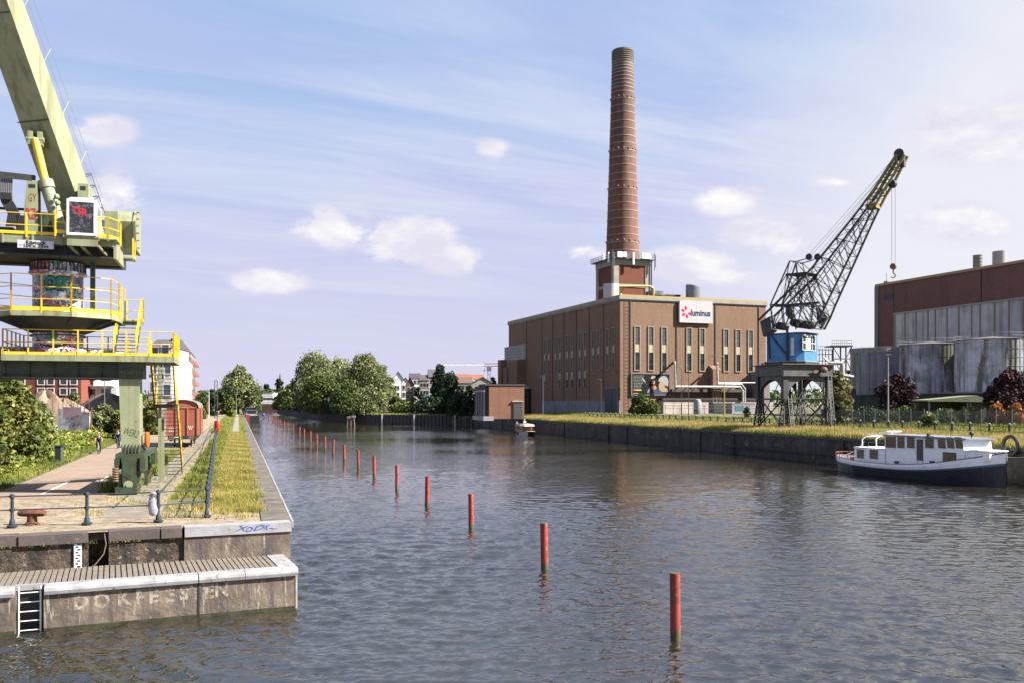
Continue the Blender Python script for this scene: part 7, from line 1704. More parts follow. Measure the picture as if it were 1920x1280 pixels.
# parked green object at left edge
g = gnd(2, 886, ZL); ob = thing('handcart', 'green handcart with black wheels at the left edge of the view', 'cart', (g.x - .5, g.y, ZL), R(40))
mb = MB(); mb.box(-.9, .7, -.5, .5, .5, 1.3); mb.bar((.7, 0, .6), (1.6, 0, .9), .06); mb.build('body', mat('cart_green', (.10, .16, .10), .5), ob)
mb = MB(); mb.tube((0, -.62, .5), (0, -.52, .5), .5, 16); mb.tube((0, .52, .5), (0, .62, .5), .5, 16); each(mb, 'wheel', blk, ob)
# graffiti wall of old silo panels
gw = thing('painted_wall', 'broken concrete wall with pink and white mural and bare reinforcing rods', 'wall', (at(137, 0, 122).x, 122, ZL), R(-4))
Wp = lambda px, py: Vector((at(px, py, 122).x - gw.location.x, 0, at(px, py, 122).z))
mb = MB(-ZL); mb.box(Wp(107, 0).x, Wp(118, 0).x - .01, 0, .3, ZL, Wp(0, 765).z); mb.box(Wp(118, 0).x, Wp(154, 0).x, 0, .3, ZL, Wp(0, 762).z); mb.box(Wp(154, 0).x + .01, Wp(168, 0).x, 0, .3, ZL, Wp(0, 772).z); mb.build('concrete', mat('wall_white', (.66, .62, .66), .7, (.50, .48, .54), .9, .45, .6, spots=(1.4, .64, (.4, .45, .55))), gw)
mb = MB(-ZL); mb.box(Wp(119, 0).x, Wp(153, 0).x, -.01, -.001, Wp(0, 782).z, Wp(0, 763).z); mb.build('pink_field', mat('mural_pink', (.80, .40, .46), .7, (.72, .52, .60), .8), gw)
mb = MB(-ZL)
for cx_, cz_, rx, rz in ((137, 788, 5, 9), (147, 786, 5, 10), (141, 798, 6, 8)):
    c0 = Wp(cx_, cz_); mb.poly([(c0.x + rx * .0722 * math.cos(a_) * (1 + .2 * math.sin(3 * a_)), -.015 - cx_ * .0001, c0.z + rz * .0722 * math.sin(a_)) for a_ in np.linspace(0, 6.28, 15)[:-1]][::-1])
mb.build('mural_figures', mat('mural_grey', (.26, .20, .25), .7, (.6, .5, .5), 1.3, .45, .55), gw)
mb = MB(-ZL)
for px in (87, 96, 107, 116, 124, 132, 137, 144, 150, 158, 167): mb.tube(Wp(px, 790) + Vector((0, .15, 0)), Wp(px, 748 + (px % 3) * 3) + Vector((0, .15, 0)), .05, 4)
for py in (757, 765): mb.tube(Wp(150, py) + Vector((0, .15, 0)), Wp(168, py) + Vector((0, .15, 0)), .025, 4)
mb.tube(Wp(171, 812), Wp(173, 762), .12, 6); mb.build('rusty_rods', mat('rod_rust', (.16, .07, .05), .8), gw)
lamp(196, 700, 806, 142, ZL, 'thin lamp post on the left verge seen under the portal beam', mat('verge_pole', (.18, .2, .22), .6), head=True, r=.10)
# earth mounds
def mound(x, y, rx, ry, h, lab, m__, name='earth_mound', seed=0):
    r_ = np.random.default_rng(seed); mb = MB(); n, mm = 28, 9; ph = r_.uniform(0, 6, 4)
    vs = []
    for j in range(mm + 1):
        f = j / mm
        for i in range(n):
            th = 2 * math.pi * i / n; k_ = 1 + .14 * math.sin(3 * th + ph[0]) + .08 * math.sin(7 * th + ph[1]); vs.append((rx * k_ * f * math.cos(th), ry * k_ * f * math.sin(th), h * (1 - f ** 1.7) * (1 + .12 * math.sin(4 * th + ph[2] + 4 * f)) - .1))
    mb._add(vs, [(j * n + i, j * n + (i + 1) % n, (j + 1) * n + (i + 1) % n, (j + 1) * n + i)[::-1] for j in range(mm) for i in range(n)])
    o = mb.build(name, m__, None, smooth=True); o.location = (x, y, ZL); struct(o); return o
sandm = mat('sand_heap', (.46, .33, .24), .95, (.38, .27, .19), .5, bump=.05, bsc=3)
mound(at(86, 0, 140).x, 140, 5.5, 4, at(0, 735, 140).z - ZL, '', sandm, 'sand_mound', 1); mound(at(118, 0, 143).x, 143, 6, 4, at(0, 750, 143).z - ZL, '', sandm, 'sand_mound', 2)
mound(at(200, 0, 158).x, 158, 9, 5, at(0, 741, 158).z - ZL, '', mat('rubble_earth', (.30, .22, .18), .95, (.14, .11, .09), .5, bump=.1, bsc=2), 'rubble_mound', 3)
mound(at(262, 0, 165).x, 165, 7, 4, at(0, 755, 165).z - ZL, '', _m['rubble_earth'], 'rubble_mound', 4)

# ---- buildings ----
def block(name, lab, x0p, x1p, ytop, Y, depth, wm, rm, rows, cols, ang=None, zg=ZL, wsize=(1.3, 1.5), z0=None, zstep=3.0, wmat=None, cat='apartment building', frame=None, balc=(), roof=None, group=None, sides=0):
    """flat or gabled block whose front spans the pixels x0p..x1p at depth Y"""
    ang = QA if ang is None else ang; o3 = at(x0p, 0, Y); fr_ = Frame((o3.x, Y, 0), ang); W = fr_.fy(x1p, 700).x; zt = at(x0p, ytop, Y).z
    o = thing(name, lab, cat, (o3.x, Y, zg), ang, group); mb = MB(-zg); mb.box(0, W, 0, depth, zg - 1, zt); mb.build('wall', wm, o)
    if roof is None: mb = MB(-zg); mb.box(-.15, W + .15, -.15, depth + .15, zt + .002, zt + .4); mb.build('roof', rm, o)
    elif roof[0] == 'ridge':                          # ridge parallel to the front
        h = roof[1]; mb = MB(-zg); mb.slab([(-.2, -.3, zt + .002), (-.2, depth + .3, zt + .002), (-.2, depth / 2, zt + h)], (W + .4, 0, 0)); mb.build('roof', rm, o)
    else:
        h = roof[1]; mb = MB(-zg); mb.slab([(0, .01, zt + .001), (W, .01, zt + .001), (W / 2, .01, zt + h - .15)], (0, depth - .02, 0)); mb.build('gable', wm, o)
        mb = MB(-zg)
        for s_ in (0, 1): xa = -.25 if s_ == 0 else W + .25; mb.slab([(xa, -.3, zt - .15), (W / 2, -.3, zt + h), (W / 2, -.3, zt + h - .25), (xa, -.3, zt - .4)], (0, depth + .6, 0))
        mb.build('roof', rm, o)
    z0 = zt - 1.9 if z0 is None else z0; wm_ = wmat or glassd
    for r_ in range(rows):
        for c_ in range(cols):
            x = W * (c_ + .5) / cols; z = z0 - r_ * zstep
            if z < zg + 1: continue
            mb = MB(-zg); mb.box(x - wsize[0] / 2, x + wsize[0] / 2, -.06, -.001, z - wsize[1] / 2, z + wsize[1] / 2); wd_ = mb.build('window', wm_, o)
            if frame: 
                t_ = .14; mb = MB(-zg); a_, b_, c2, d2 = x - wsize[0] / 2, x + wsize[0] / 2, z - wsize[1] / 2, z + wsize[1] / 2
                mb.box(a_ - t_, a_, -.1, -.001, c2 - t_, d2 + t_); mb.box(b_, b_ + t_, -.1, -.001, c2 - t_, d2 + t_); mb.box(a_, b_, -.1, -.001, d2, d2 + t_); mb.box(a_, b_, -.12, -.001, c2 - t_, c2); mb.build('frame', frame, wd_)
            if (r_, c_) in balc: mb = MB(-zg); mb.box(x - 2.2, x + 2.2, -1.7, -.13, z - 1.5, z - .45); mb.build('balcony', white, o)
        if sides:
            for c_ in range(sides):
                y = depth * (c_ + .5) / sides; z = z0 - r_ * zstep
                if z < zg + 1: continue
                mb = MB(-zg); mb.box(W + .001, W + .06, y - 1.0, y + 1.0, z - .9, z + .9); mb.build('window', wm_, o)
    return o
wfr = mat('window_white', (.62, .62, .60), .5)
block('apartment_block', 'red brick apartment block with square white-framed windows seen under the crane', -30, 152, 648, 172, 14, brick_mat('oxblood_brick', (.34, .10, .07), (.40, .13, .09), (.25, .12, .1)), _m['roof_felt'], 5, 12, wsize=(1.3, 1.5), z0=at(0, 714, 172).z, zstep=1.8, frame=wfr, ang=R(2)) if False else None
def win_at(o, fr_, pts, Y, sz, m__, frame, zg):
    for px, py in pts:
        p = fr_.fy(px, py); mb = MB(-zg); mb.box(p.x - sz[0] / 2, p.x + sz[0] / 2, -.06, -.001, p.z - sz[1] / 2, p.z + sz[1] / 2); wd_ = mb.build('window', m__, o)
        if frame: t_ = .16; mb = MB(-zg); a_, b_, c2, d2 = p.x - sz[0] / 2, p.x + sz[0] / 2, p.z - sz[1] / 2, p.z + sz[1] / 2; mb.box(a_ - t_, a_, -.1, -.001, c2 - t_, d2 + t_); mb.box(b_, b_ + t_, -.1, -.001, c2 - t_, d2 + t_); mb.box(a_, b_, -.1, -.001, d2, d2 + t_); mb.box(a_, b_, -.12, -.001, c2 - t_, c2); mb.build('frame', frame, wd_)
oxb = brick_mat('oxblood_brick', (.30, .085, .06), (.36, .11, .08), (.25, .12, .1))
o = block('apartment_block', 'red brick apartment block with square white-framed windows seen under the crane', -60, 152, 652, 175, 13, oxb, _m['roof_felt'], 0, 0, ang=R(6))
fr_ = Frame((o.location.x, o.location.y, 0), R(6)); win_at(o, fr_, [(px, py) for px in (-20, 10, 40, 77, 95, 119, 138) for py in (660, 678, 696, 714, 733)], 175, (1.15, 1.15), glassd, wfr, ZL)
o = block('apartment_block', 'white rendered apartment block with balconies right of the red brick one', 153, 218, 656, 182, 13, mat('white_render', (.72, .70, .70), .8, (.62, .6, .62), .4), mat('grey_roof', (.3, .3, .32), .7), 0, 0, ang=R(6))
fr_ = Frame((o.location.x, o.location.y, 0), R(6)); win_at(o, fr_, [(px, py) for px in (169, 199) for py in (667, 683, 714, 734)], 182, (1.9, 1.2), glassd, None, ZL)
mb = MB(-ZL)
for py in (675, 722): p = fr_.fy(194, py); mb.box(p.x - 1.4, p.x + 2.2, -1.6, -.07, p.z - .1, p.z + .9)
each(mb, 'balcony', white, o)
o = block('town_house', 'pink and white rendered house with a small dark window behind the stair top', 279, 322, 651, 150, 10, mat('pink_render', (.64, .50, .46), .8, (.7, .62, .58), .3, .5, .52), mat('slate_roof', (.13, .12, .14), .7), 0, 0, ang=R(4), roof=('ridge', 1.6), cat='house')
fr_ = Frame((o.location.x, o.location.y, 0), R(4)); win_at(o, fr_, [(290, 661), (310, 655), (288, 690), (313, 690), (288, 725), (313, 730), (301, 700)], 150, (1.1, 1.7), mat('blue_grey_window', (.12, .17, .24), .3), wfr, ZL)
mb = MB(-ZL); p = fr_.fy(310, 645); mb.box(p.x - .3, p.x + .3, 4, 4.8, p.z - 1, p.z + 1.2); mb.build('chimney', blk, o)
def street(px0, px1, yt0, Y0, lab, wm, rm, rows, cols, acc=None):
    """block seen end-on along the street: its right side faces the canal"""
    a = at(px1, 0, Y0); o = thing('apartment_block', lab, 'apartment building', (a.x, Y0, ZL), QA, 'apartment blocks along the left street'); fr_ = Frame((a.x, Y0, 0), QA); W0 = fr_.fy(px0, 700).x; zt = at(px1, yt0, Y0).z; D = 30
    mb = MB(-ZL); mb.box(W0, 0, 0, D, ZL - .5, zt); mb.build('wall', wm, o); mb = MB(-ZL); mb.box(W0 - .1, .1, -.1, D + .1, zt + .002, zt + .35); mb.build('roof', rm, o)
    for r_ in range(rows):
        z = zt - 2.0 - r_ * 3.0
        for c_ in range(cols): x = W0 * (c_ + .5) / cols; mb = MB(-ZL); mb.box(x - .7, x + .7, -.08, -.001, z - .8, z + .8); mb.build('window', glassd, o)
        for c_ in range(5): y = D * (c_ + .5) / 5; mb = MB(-ZL); mb.box(.001, .08, y - .9, y + .9, z - .8, z + .8); mb.build('window', glassd, o)
        if acc:
            for c_ in range(3): y = D * (c_ + .6) / 3; mb = MB(-ZL); mb.box(.09, 1.5, y - 1.5, y + 1.5, z - 1.2, z - .2); mb.build('balcony', acc, o)
    return o
street(318, 340, 658, 190, 'cream rendered apartment block right behind the top of the crane stair', mat('cream_render', (.62, .56, .50), .8, (.5, .46, .42), .3), _m['slate_roof'], 6, 3)
street(332, 349, 672, 225, 'white apartment block with a sloping grey-green roof beside the tall end block', _m['white_render'], _m['slate_roof'], 5, 2)
street(338, 357, 661, 262, 'tall brick and cream end block with red balcony edges on the left street', mat('cream_brick', (.50, .40, .34), .8, (.42, .28, .22), .25), _m['roof_felt'], 8, 2, mat('coral_balcony', (.6, .3, .26), .6))

# ---- bridge and far town ----
br = thing('road_bridge', 'low dark green road bridge crossing the far end of the canal', 'bridge', (-165, 640, 0))
mb = MB(); mb.box(-70, 60, 0, 9, 8.8, 10.4); mb.build('deck', mat('bridge_green', (.08, .12, .10), .6), br)
mb = MB()
for x in np.arange(-66, 60, 6): mb.box(x, x + .3, -.2, -.01, 10.4, 11.4)
mb.box(-70, 60, -.2, -.01, 11.401, 11.6); mb.build('parapet', mat('bridge_grey', (.3, .33, .32), .6), br)
mb = MB(); mb.box(-70, -27, 1, 8, 0, 8.79); mb.box(20, 60, 1, 8, 0, 8.79); mb.box(-27, 20, 12, 16, -1, 6.0); mb.build('abutment', mat('abutment_brick', (.20, .12, .11), .85), br)
mb = MB(); mb.box(-26, 0, 2, 6, 11.6, 14.6); mb.build('passing_trailer', white, br) if False else None
o = block('warehouse', 'long low white shed seen over the far bridge', 488, 512, 736, 700, 20, _m['white_render'], _m['grey_roof'], 0, 0, ang=0, zg=0, cat='shed')
ch_ = thing('church', 'distant church with slim dark spire above the far trees', 'church', (at(525, 0, 1100).x, 1100, 0))
mb = MB(); mb.box(-3.5, 3.5, -3.5, 3.5, 0, 24); mb.build('tower', mat('church_stone', (.2, .19, .2), .8), ch_); zt_ = at(0, 697, 1100).z
mb = MB(); mb.lathe([(4.4, 24), (1.9, zt_ - 11), (.05, zt_)], 8); mb.build('spire', mat('spire_slate', (.10, .10, .13), .7), ch_)
# houses in mid distance
slate = _m['slate_roof']; cr = mat('cream_house', (.60, .56, .48), .8, (.5, .47, .42), .4); wh = _m['white_render']; otile = mat('orange_tile', (.45, .15, .07), .8, (.36, .12, .07), .4); dtile = mat('dark_tile', (.10, .09, .10), .8, (.16, .13, .12), .4); gable_w = wh
houses = [('white gabled house with a dark steep roof, leftmost by the tall poplar', 730, 763, 718, 395, wh, dtile, ('gable', 5.4), 3, 3), ('narrow white gabled house with a black roof', 753, 768, 717, 372, wh, dtile, ('gable', 2.4), 3, 2), ('narrow orange brick gabled house', 762, 776, 720, 360, brickC, dtile, ('gable', 3.0), 3, 2), ('house with a purple slate roof set behind the orange gable', 768, 788, 708, 420, wh, mat('purple_slate', (.10, .07, .12), .7), ('ridge', 2.4), 3, 3),
          ('cream terraced house with tall grey windows and flat cornice', 787, 804, 712, 350, cr, dtile, ('ridge', 2.2), 4, 3), ('pale lilac rendered house next to the cream terrace', 804, 820, 706, 352, mat('lilac_render', (.5, .48, .56), .8), slate, ('ridge', 3.2), 4, 2), ('low white house with an orange tiled roof in the gap between trees', 848, 884, 709, 400, wh, otile, ('ridge', 2.2), 3, 5), ('cream house with brown roof before the orange roofs', 858, 886, 717, 372, cr, mat('brown_tile', (.2, .12, .08), .8), ('ridge', 2.6), 3, 4), ('white gable-fronted house left of the pump house roof', 876, 934, 722, 345, cr, slate, ('gable', 3.4), 3, 6), ('house with a bright orange roof behind the white gable', 882, 908, 709, 410, wh, otile, ('ridge', 2.0), 2, 3)]
for lab, a, c, yt, Y, wm, rm, rf, r_, n_ in houses: block('town_house', lab, a, c, yt, Y, 9, wm, rm, r_, n_, ang=R(8), zg=2.9, wsize=(1.0, 1.6), zstep=2.9, cat='house', roof=rf, frame=wfr if n_ < 4 else None)
o = thing('blue_hoarding', 'bright blue panel standing before the cream terrace', 'panel', (at(799, 0, 335).x, 335, 2.9)); mb = MB(-2.9); mb.box(-1.1, 1.1, 0, .2, at(0, 753, 335).z, at(0, 742, 335).z); mb.build('panel', mat('panel_blue', (.01, .10, .45), .5), o); mb = MB(-2.9); mb.box(-1.2, -1.1, 0, .2, 2.9, at(0, 742, 335).z); mb.box(1.1, 1.2, 0, .2, 2.9, at(0, 742, 335).z); each(mb, 'post', _m['gallery_grey'], o)
# tower crane
tc = thing('tower_crane', 'distant white and red tower crane beyond the orange roofs', 'tower crane', (at(917, 0, 520).x, 520, 3)); zj = at(0, 686, 520).z
mb = MB(-3); T_ = .7
for x, y in ((-T_, -T_), (T_, -T_), (T_, T_), (-T_, T_)): mb.bar((x, y, 3), (x, y, zj), .3)
z = 8
while z < zj - 2:
    mb.bar((-T_, -T_, z), (T_, -T_, z + 2), .18); mb.bar((T_, -T_, z + 2), (-T_, -T_, z + 4), .18); z += 4
mb.box(-1.4, 1.4, -1.2, 1.2, zj - 2.6, zj - .3); mb.build('mast', mat('mast_blue_grey', (.30, .34, .42), .6), tc)
xl, xr = (at(827, 0, 520) - at(917, 0, 520)).x, (at(942, 0, 520) - at(917, 0, 520)).x
wj = mat('jib_white', (.66, .66, .60), .6)
for nm, a, c, m__ in (('jib', xl, -3.0, wj), ('jib_root', -2.9, 0, mat('crane_red', (.55, .08, .05), .6)), ('counter_jib', 0.1, xr, _m['crane_red'])):
    mb = MB(-3); mb.bar((a, -.6, zj), (c, -.6, zj), .22); mb.bar((a, .6, zj), (c, .6, zj), .22); mb.bar((a, 0, zj + 1.5), (c, 0, zj + 1.5), .25); n = max(1, int(abs(c - a) / 1.6))
    for i in range(n): x0, x1, x2 = a + (c - a) * i / n, a + (c - a) * (i + .5) / n, a + (c - a) * (i + 1) / n; mb.bar((x0, -.6, zj), (x1, 0, zj + 1.5), .13); mb.bar((x1, 0, zj + 1.5), (x2, -.6, zj), .13)
    mb.build(nm, m__, tc)
mb = MB(-3); x = xl + 24; mb.tube((x + 1, 0, zj), (x + 1, 0, zj - 2.2), .05, 4); mb.box(x + .6, x + 1.4, -.3, .3, zj - 2.8, zj - 2.2); mb.build('hook', blk, tc)
# portal gantry mast and flagpoles on the far left quay
for px, yt, Y, lab in ((405, 713, 250, 'tall narrow dark steel frame standing on the far left quay'),):
    o = thing('steel_frame', lab, 'frame', (at(px, 0, Y).x, Y, ZL)); zt_ = at(0, yt, Y).z; mb = MB(-ZL); mb.bar((-.35, 0, ZL), (-.35, 0, zt_), .16); mb.bar((.35, 0, ZL), (.35, 0, zt_), .16); mb.bar((-.43, 0, zt_), (.43, 0, zt_), .16); mb.bar((-.35, 0, zt_ - 1.6), (.35, 0, zt_ - 1.6), .1); mb.build('frame', _m['dark_steel'], o)
lamp(443, 735, 760, 330, ZL, 'short pale twin-headed lamp post behind the barge', _m['pale_post'] if 'pale_post' in _m else white, r=.12)
fl_ = lamp(392, 733, 765, 260, ZL, 'short mast with an orange and white banner by the far path', white, head=False, r=.08); mb = MB(); mb.box(-.6, -.05, -.03, .03, 1.8, 5.0); mb.build('banner', mat('banner_orange', (.6, .2, .08), .7), fl_)
# ================= vegetation =================
def LM(name, a, b_, c=None, tr=.25): return leaf_mat(name, a, b_, c, tr)
lm_green = LM('foliage_mid_green', (.018, .036, .008), (.065, .092, .020), (.15, .16, .042))
lm_grey = LM('foliage_grey_green', (.042, .056, .020), (.16, .18, .075), (.31, .32, .16))
lm_dark = LM('foliage_dark_green', (.008, .020, .010), (.022, .045, .018), (.045, .075, .026))
lm_yel = LM('foliage_yellow_green', (.035, .048, .010), (.105, .125, .024), (.20, .20, .05))
lm_red = LM('foliage_purple_red', (.010, .008, .012), (.040, .014, .018), (.12, .03, .035), .15)
lm_org = LM('foliage_orange', (.10, .06, .02), (.30, .12, .03), (.40, .18, .04), .2)
lm_mix = LM('foliage_autumn_mix', (.03, .045, .015), (.12, .14, .05), (.30, .19, .09))
bark = mat('tree_bark', (.12, .09, .07), .95, (.07, .055, .045), 3)
lm_grass = LM('grass_blades', (.070, .095, .014), (.20, .19, .036), (.46, .35, .13), .35)
lm_dry = LM('dry_tall_grass', (.085, .11, .018), (.26, .22, .055), (.50, .36, .18), .35)
lm_weed = LM('verge_weeds', (.045, .070, .010), (.15, .175, .026), (.34, .31, .08), .3)

lm_hedge = LM('foliage_yellowish_hedge', (.030, .048, .010), (.10, .115, .024), (.24, .20, .055))  # yellowish green leaf tones for the left bank trees and shrubs
def tree(x, y, zb, h, w, m__, lab, n=4500, leaf=.32, name='tree', cat='tree', trunk=.25, seed=0, blobs=16, low=.12, group=None, shape=1.0, d=None, lobes=None, loose=1.0):
    r_ = np.random.default_rng(seed + 11); d = d or w
    o = thing(name, lab, cat, (x, y, zb), 0, group)
    # crown: sub-clusters spread through an uneven envelope, each a shell of leaf clumps
    K = blobs; c = []
    for k_ in range(K):
        f = low + (1 - low) * ((k_ + .5) / K) ** .85
        env = math.sin(math.pi * min(1, max(.04, (f - low * .5) / (1 - low * .5))) ** (.75 * shape)) ** .7
        rr = (.35 + .5 * r_.random()) * env; th = 2.4 * k_ + r_.uniform(-.5, .5)
        c.append((rr * math.cos(th) * w / 2, rr * math.sin(th) * d / 2, h * (f - .02), (.16 + .16 * r_.random()) * w * (.55 + .45 * env) * loose))
    if lobes: c = [(a * w / 2, b2 * d / 2, z * h, s * w) for a, b2, z, s in lobes] + c[:K // 2]
    c = np.array(c); vol = c[:, 3] ** 2; cnt = np.maximum(20, (n * vol / vol.sum()).astype(int)); P = []; T = []
    for (cx_, cy_, cz_, rad), q in zip(c, cnt):
        v = r_.normal(size=(q, 3)); v /= np.linalg.norm(v, axis=1)[:, None]; rr = rad * (.55 + .5 * r_.random((q, 1)) ** .6)
        p = v * rr * np.array([1.05, 1.05, .85]) + np.array([cx_, cy_, cz_]); P.append(p); T.append(np.clip(.42 + .16 * r_.normal() + .17 * r_.normal(size=q), 0, 1))
    # stray twigs breaking the outline
    q = n // 12; k_ = r_.integers(0, len(c), q); v = r_.normal(size=(q, 3)); v /= np.linalg.norm(v, axis=1)[:, None]
    P.append(c[k_, :3] + v * c[k_, 3][:, None] * (1.0 + .3 * r_.random((q, 1)))); T.append(np.clip(r_.random(q), 0, 1))
    P = np.concatenate(P); T = np.concatenate(T); keep = P[:, 2] > .05; P, T = P[keep], T[keep]
    np_mesh('crown', leaves(P, leaf, T, .5), 4, m__, T, o)
    mb = MB(); top = h * .75; pts = [Vector((0, 0, -.3)), Vector((.01 * h * r_.normal(), .01 * h * r_.normal(), h * .25)), Vector((.02 * h * r_.normal(), .02 * h * r_.normal(), h * .5)), Vector((.03 * h * r_.normal(), .03 * h * r_.normal(), top))]
    tr = trunk * h / 10
    for i in range(3): mb.tube(pts[i], pts[i + 1], tr * (1 - .28 * i), 7, tr * (1 - .28 * (i + 1)))
    for k_ in range(0, len(c), 2):
        q = Vector(c[k_, :3]); f = min(.9, max(.2, q.z / h * .6)); s_ = pts[1].lerp(pts[3], f); mb.tube(s_, q, tr * .35, 5, tr * .1)
    mb.build('trunk', bark, o); return o
def tpx(px, py_top, py_bot_z, Y, wpx, zb): p = at(px, py_top, Y); return p.x, Y, zb, p.z - zb, wpx * Y / F
def T_(px, top, Y, wpx, m__, lab, zb=2.9, **kw): x, y, z, h, w_ = tpx(px, top, 0, Y, wpx, zb); return tree(x, y, z, h, w_, m__, lab, **kw)
# --- the spit: large willows and poplars left of centre
T_(590, 666, 330, 98, lm_grey, 'tallest grey-green willow at the left end of the waterside grove', seed=1, loose=.85, n=13000, leaf=.40, blobs=24, trunk=.3)
T_(634, 676, 345, 80, lm_grey, 'round grey-green tree second from the left in the waterside grove', seed=2, n=8500, leaf=.40, blobs=18)
T_(684, 671, 322, 100, lm_grey, 'tall broken-topped willow in the middle right of the waterside grove', seed=3, loose=.82, n=13000, leaf=.40, blobs=22, trunk=.3)
T_(714, 686, 330, 56, lm_grey, 'slim pale willow at the right end of the waterside grove', seed=4, n=5200, leaf=.38, blobs=14)
T_(602, 706, 300, 72, lm_green, 'bright green rounded tree in front of the tallest willow', seed=5, n=8000, leaf=.38, blobs=16, low=.02)
T_(650, 722, 296, 78, lm_green, 'dark green bush mass low in the centre of the grove', seed=6, n=6000, leaf=.36, blobs=12, low=0, name='bush', cat='bush')
T_(690, 732, 298, 76, lm_grey, 'spreading grey bush at the foot of the tall willow by the grass', seed=7, n=6500, leaf=.34, blobs=12, low=0, name='bush', cat='bush')
T_(628, 740, 292, 40, lm_dark, 'small dark bush overhanging the navy sheet piling', seed=8, n=2000, leaf=.45, blobs=8, low=0, name='bush', cat='bush')
T_(742, 742, 330, 34, lm_yel, 'low bright shrub right of the grove beside the houses', seed=9, n=1500, leaf=.45, blobs=8, low=0, name='bush', cat='bush')
T_(548, 718, 430, 44, lm_green, 'pale green tree left of the grove by the canal bend', seed=10, n=2200, leaf=.6, blobs=12)
T_(530, 736, 520, 40, lm_yel, 'low yellowish tree beyond the bend left of the pale green one', seed=11, n=1400, leaf=.7, blobs=8, low=0)
T_(566, 738, 400, 36, lm_dark, 'small dark tree between the bend and the grove', seed=12, n=1200, leaf=.6, blobs=8, low=0)
T_(523, 709, 900, 26, lm_dark, 'distant dark round tree right below the church spire', seed=13, n=1200, leaf=1.3, blobs=10, zb=0)
T_(500, 720, 880, 24, lm_dark, 'distant dark tree left of the church tree', seed=14, n=900, leaf=1.3, blobs=8, zb=0)
for i, px in enumerate((484, 510, 540, 560)): T_(px, 730 + (i % 2) * 4, 840 + 10 * i, 34, lm_green, ['faint far tree over the left end of the bridge', 'faint far tree over the middle of the bridge', 'faint far tree over the right end of the bridge', 'faint far tree right of the bridge'][i], seed=20 + i, n=800, leaf=1.3, blobs=8, zb=0, low=0)
# left far trees
T_(447, 690, 345, 62, lm_grey, 'big bushy poplar behind the moored barge on the left bank', seed=30, n=10000, leaf=.42, blobs=22, zb=ZL, trunk=.3)
T_(472, 716, 380, 34, lm_green, 'lower tree against the right side of the big bushy poplar', seed=31, n=1800, leaf=.6, blobs=10, zb=ZL)
T_(424, 726, 330, 30, lm_dark, 'dark tree against the left side of the big bushy poplar', seed=32, n=1500, leaf=.55, blobs=10, zb=ZL)
for i, (px, top, Y, w_) in enumerate(((379, 733, 240, 24), (396, 729, 300, 26), (412, 727, 330, 22), (424, 740, 280, 20), (372, 742, 200, 14), (432, 746, 250, 16))): T_(px, top, Y, w_, [lm_green, lm_dark, lm_green, lm_green, lm_green, lm_yel][i], ['street tree nearest the tall end block', 'tree behind the orange banner mast', 'tree left of the steel frame', 'small round tree right of the steel frame', 'small tree at the foot of the end block', 'low shrub beside the barge quay'][i], seed=33 + i, n=1300, leaf=.4, blobs=9, low=.02, zb=ZL)
# right of the grove, by the houses
T_(826, 686, 300, 46, lm_dark, 'tall dark conifer-like tree before the cream terrace', seed=40, n=7500, leaf=.32, blobs=18, low=.02, shape=.8)
T_(845, 700, 292, 42, lm_dark, 'dark tree touching the right side of the tall dark one', seed=41, n=6000, leaf=.32, blobs=16, low=.02)
T_(783, 725, 315, 22, lm_dark, 'small dark tree between the orange gable and the cream terrace', seed=42, n=1500, leaf=.4, blobs=9, low=0)
T_(880, 722, 262, 28, lm_dark, 'dark bush against the pump house side', seed=43, n=1800, leaf=.35, blobs=10, low=0, name='bush', cat='bush')
T_(862, 742, 270, 60, lm_dark, 'broad low dark bush along the bank left of the pump house', seed=44, n=2800, leaf=.38, blobs=12, low=0, name='bush', cat='bush', d=6)
T_(815, 748, 284, 60, lm_dark, 'broad low dark bush under the tall dark tree', seed=45, n=2400, leaf=.4, blobs=12, low=0, name='bush', cat='bush', d=6)
T_(738, 722, 350, 22, lm_dark, 'dark tree in front of the leftmost gabled house', seed=46, n=1500, leaf=.45, blobs=9, low=0)
T_(925, 706, 262, 26, lm_dark, 'dark roof-high tree behind the pump house', seed=47, n=1500, leaf=.35, blobs=10, low=0)
T_(760, 757, 300, 60, lm_green, 'low hedge along the grass of the spit', seed=48, n=1800, leaf=.35, blobs=9, low=0, name='hedge', cat='hedge', d=5)
# right bank shrubs
T_(1213, 752, 200, 50, lm_yel, 'sunlit bush below the billboard', seed=50, n=3200, leaf=.3, blobs=12, low=0, zb=3.7, name='bush', cat='bush', trunk=.1)
T_(1200, 742, 212, 42, lm_green, 'darker clipped hedge just behind the sunlit bush', seed=51, n=2200, leaf=.3, blobs=9, low=0, zb=3.7, name='bush', cat='bush', trunk=.1)
T_(1400, 763, 160, 16, lm_green, 'small green sapling left of the dock crane', seed=52, n=900, leaf=.22, blobs=7, low=0, zb=3.5, name='sapling', cat='shrub', trunk=.1)
T_(1571, 694, 122, 44, lm_mix, 'tall slim shrub with reddish leaves right of the dock crane', seed=53, n=5200, leaf=.17, blobs=20, low=0, zb=3.4, name='shrub', cat='shrub', trunk=.2)
T_(1556, 720, 132, 22, lm_mix, 'thin shrub behind the right leg of the dock crane', seed=57, n=1600, leaf=.17, blobs=9, low=0, zb=3.5, name='shrub', cat='shrub', trunk=.2)
T_(1681, 702, 127, 84, lm_red, 'spreading purple-leaved tree left of the green shed', seed=54, n=3600, leaf=.24, blobs=30, loose=.62, low=.1, zb=3.9)
T_(1893, 694, 112, 88, lm_red, 'spreading purple-leaved tree at the right edge of the view', seed=55, n=3600, leaf=.22, blobs=30, loose=.62, low=.1, zb=3.9)
T_(1592, 690, 186, 14, lm_yel, 'slim green tree squeezed beside the left storage tank', seed=56, n=900, leaf=.3, blobs=7, low=.1, zb=3.9)
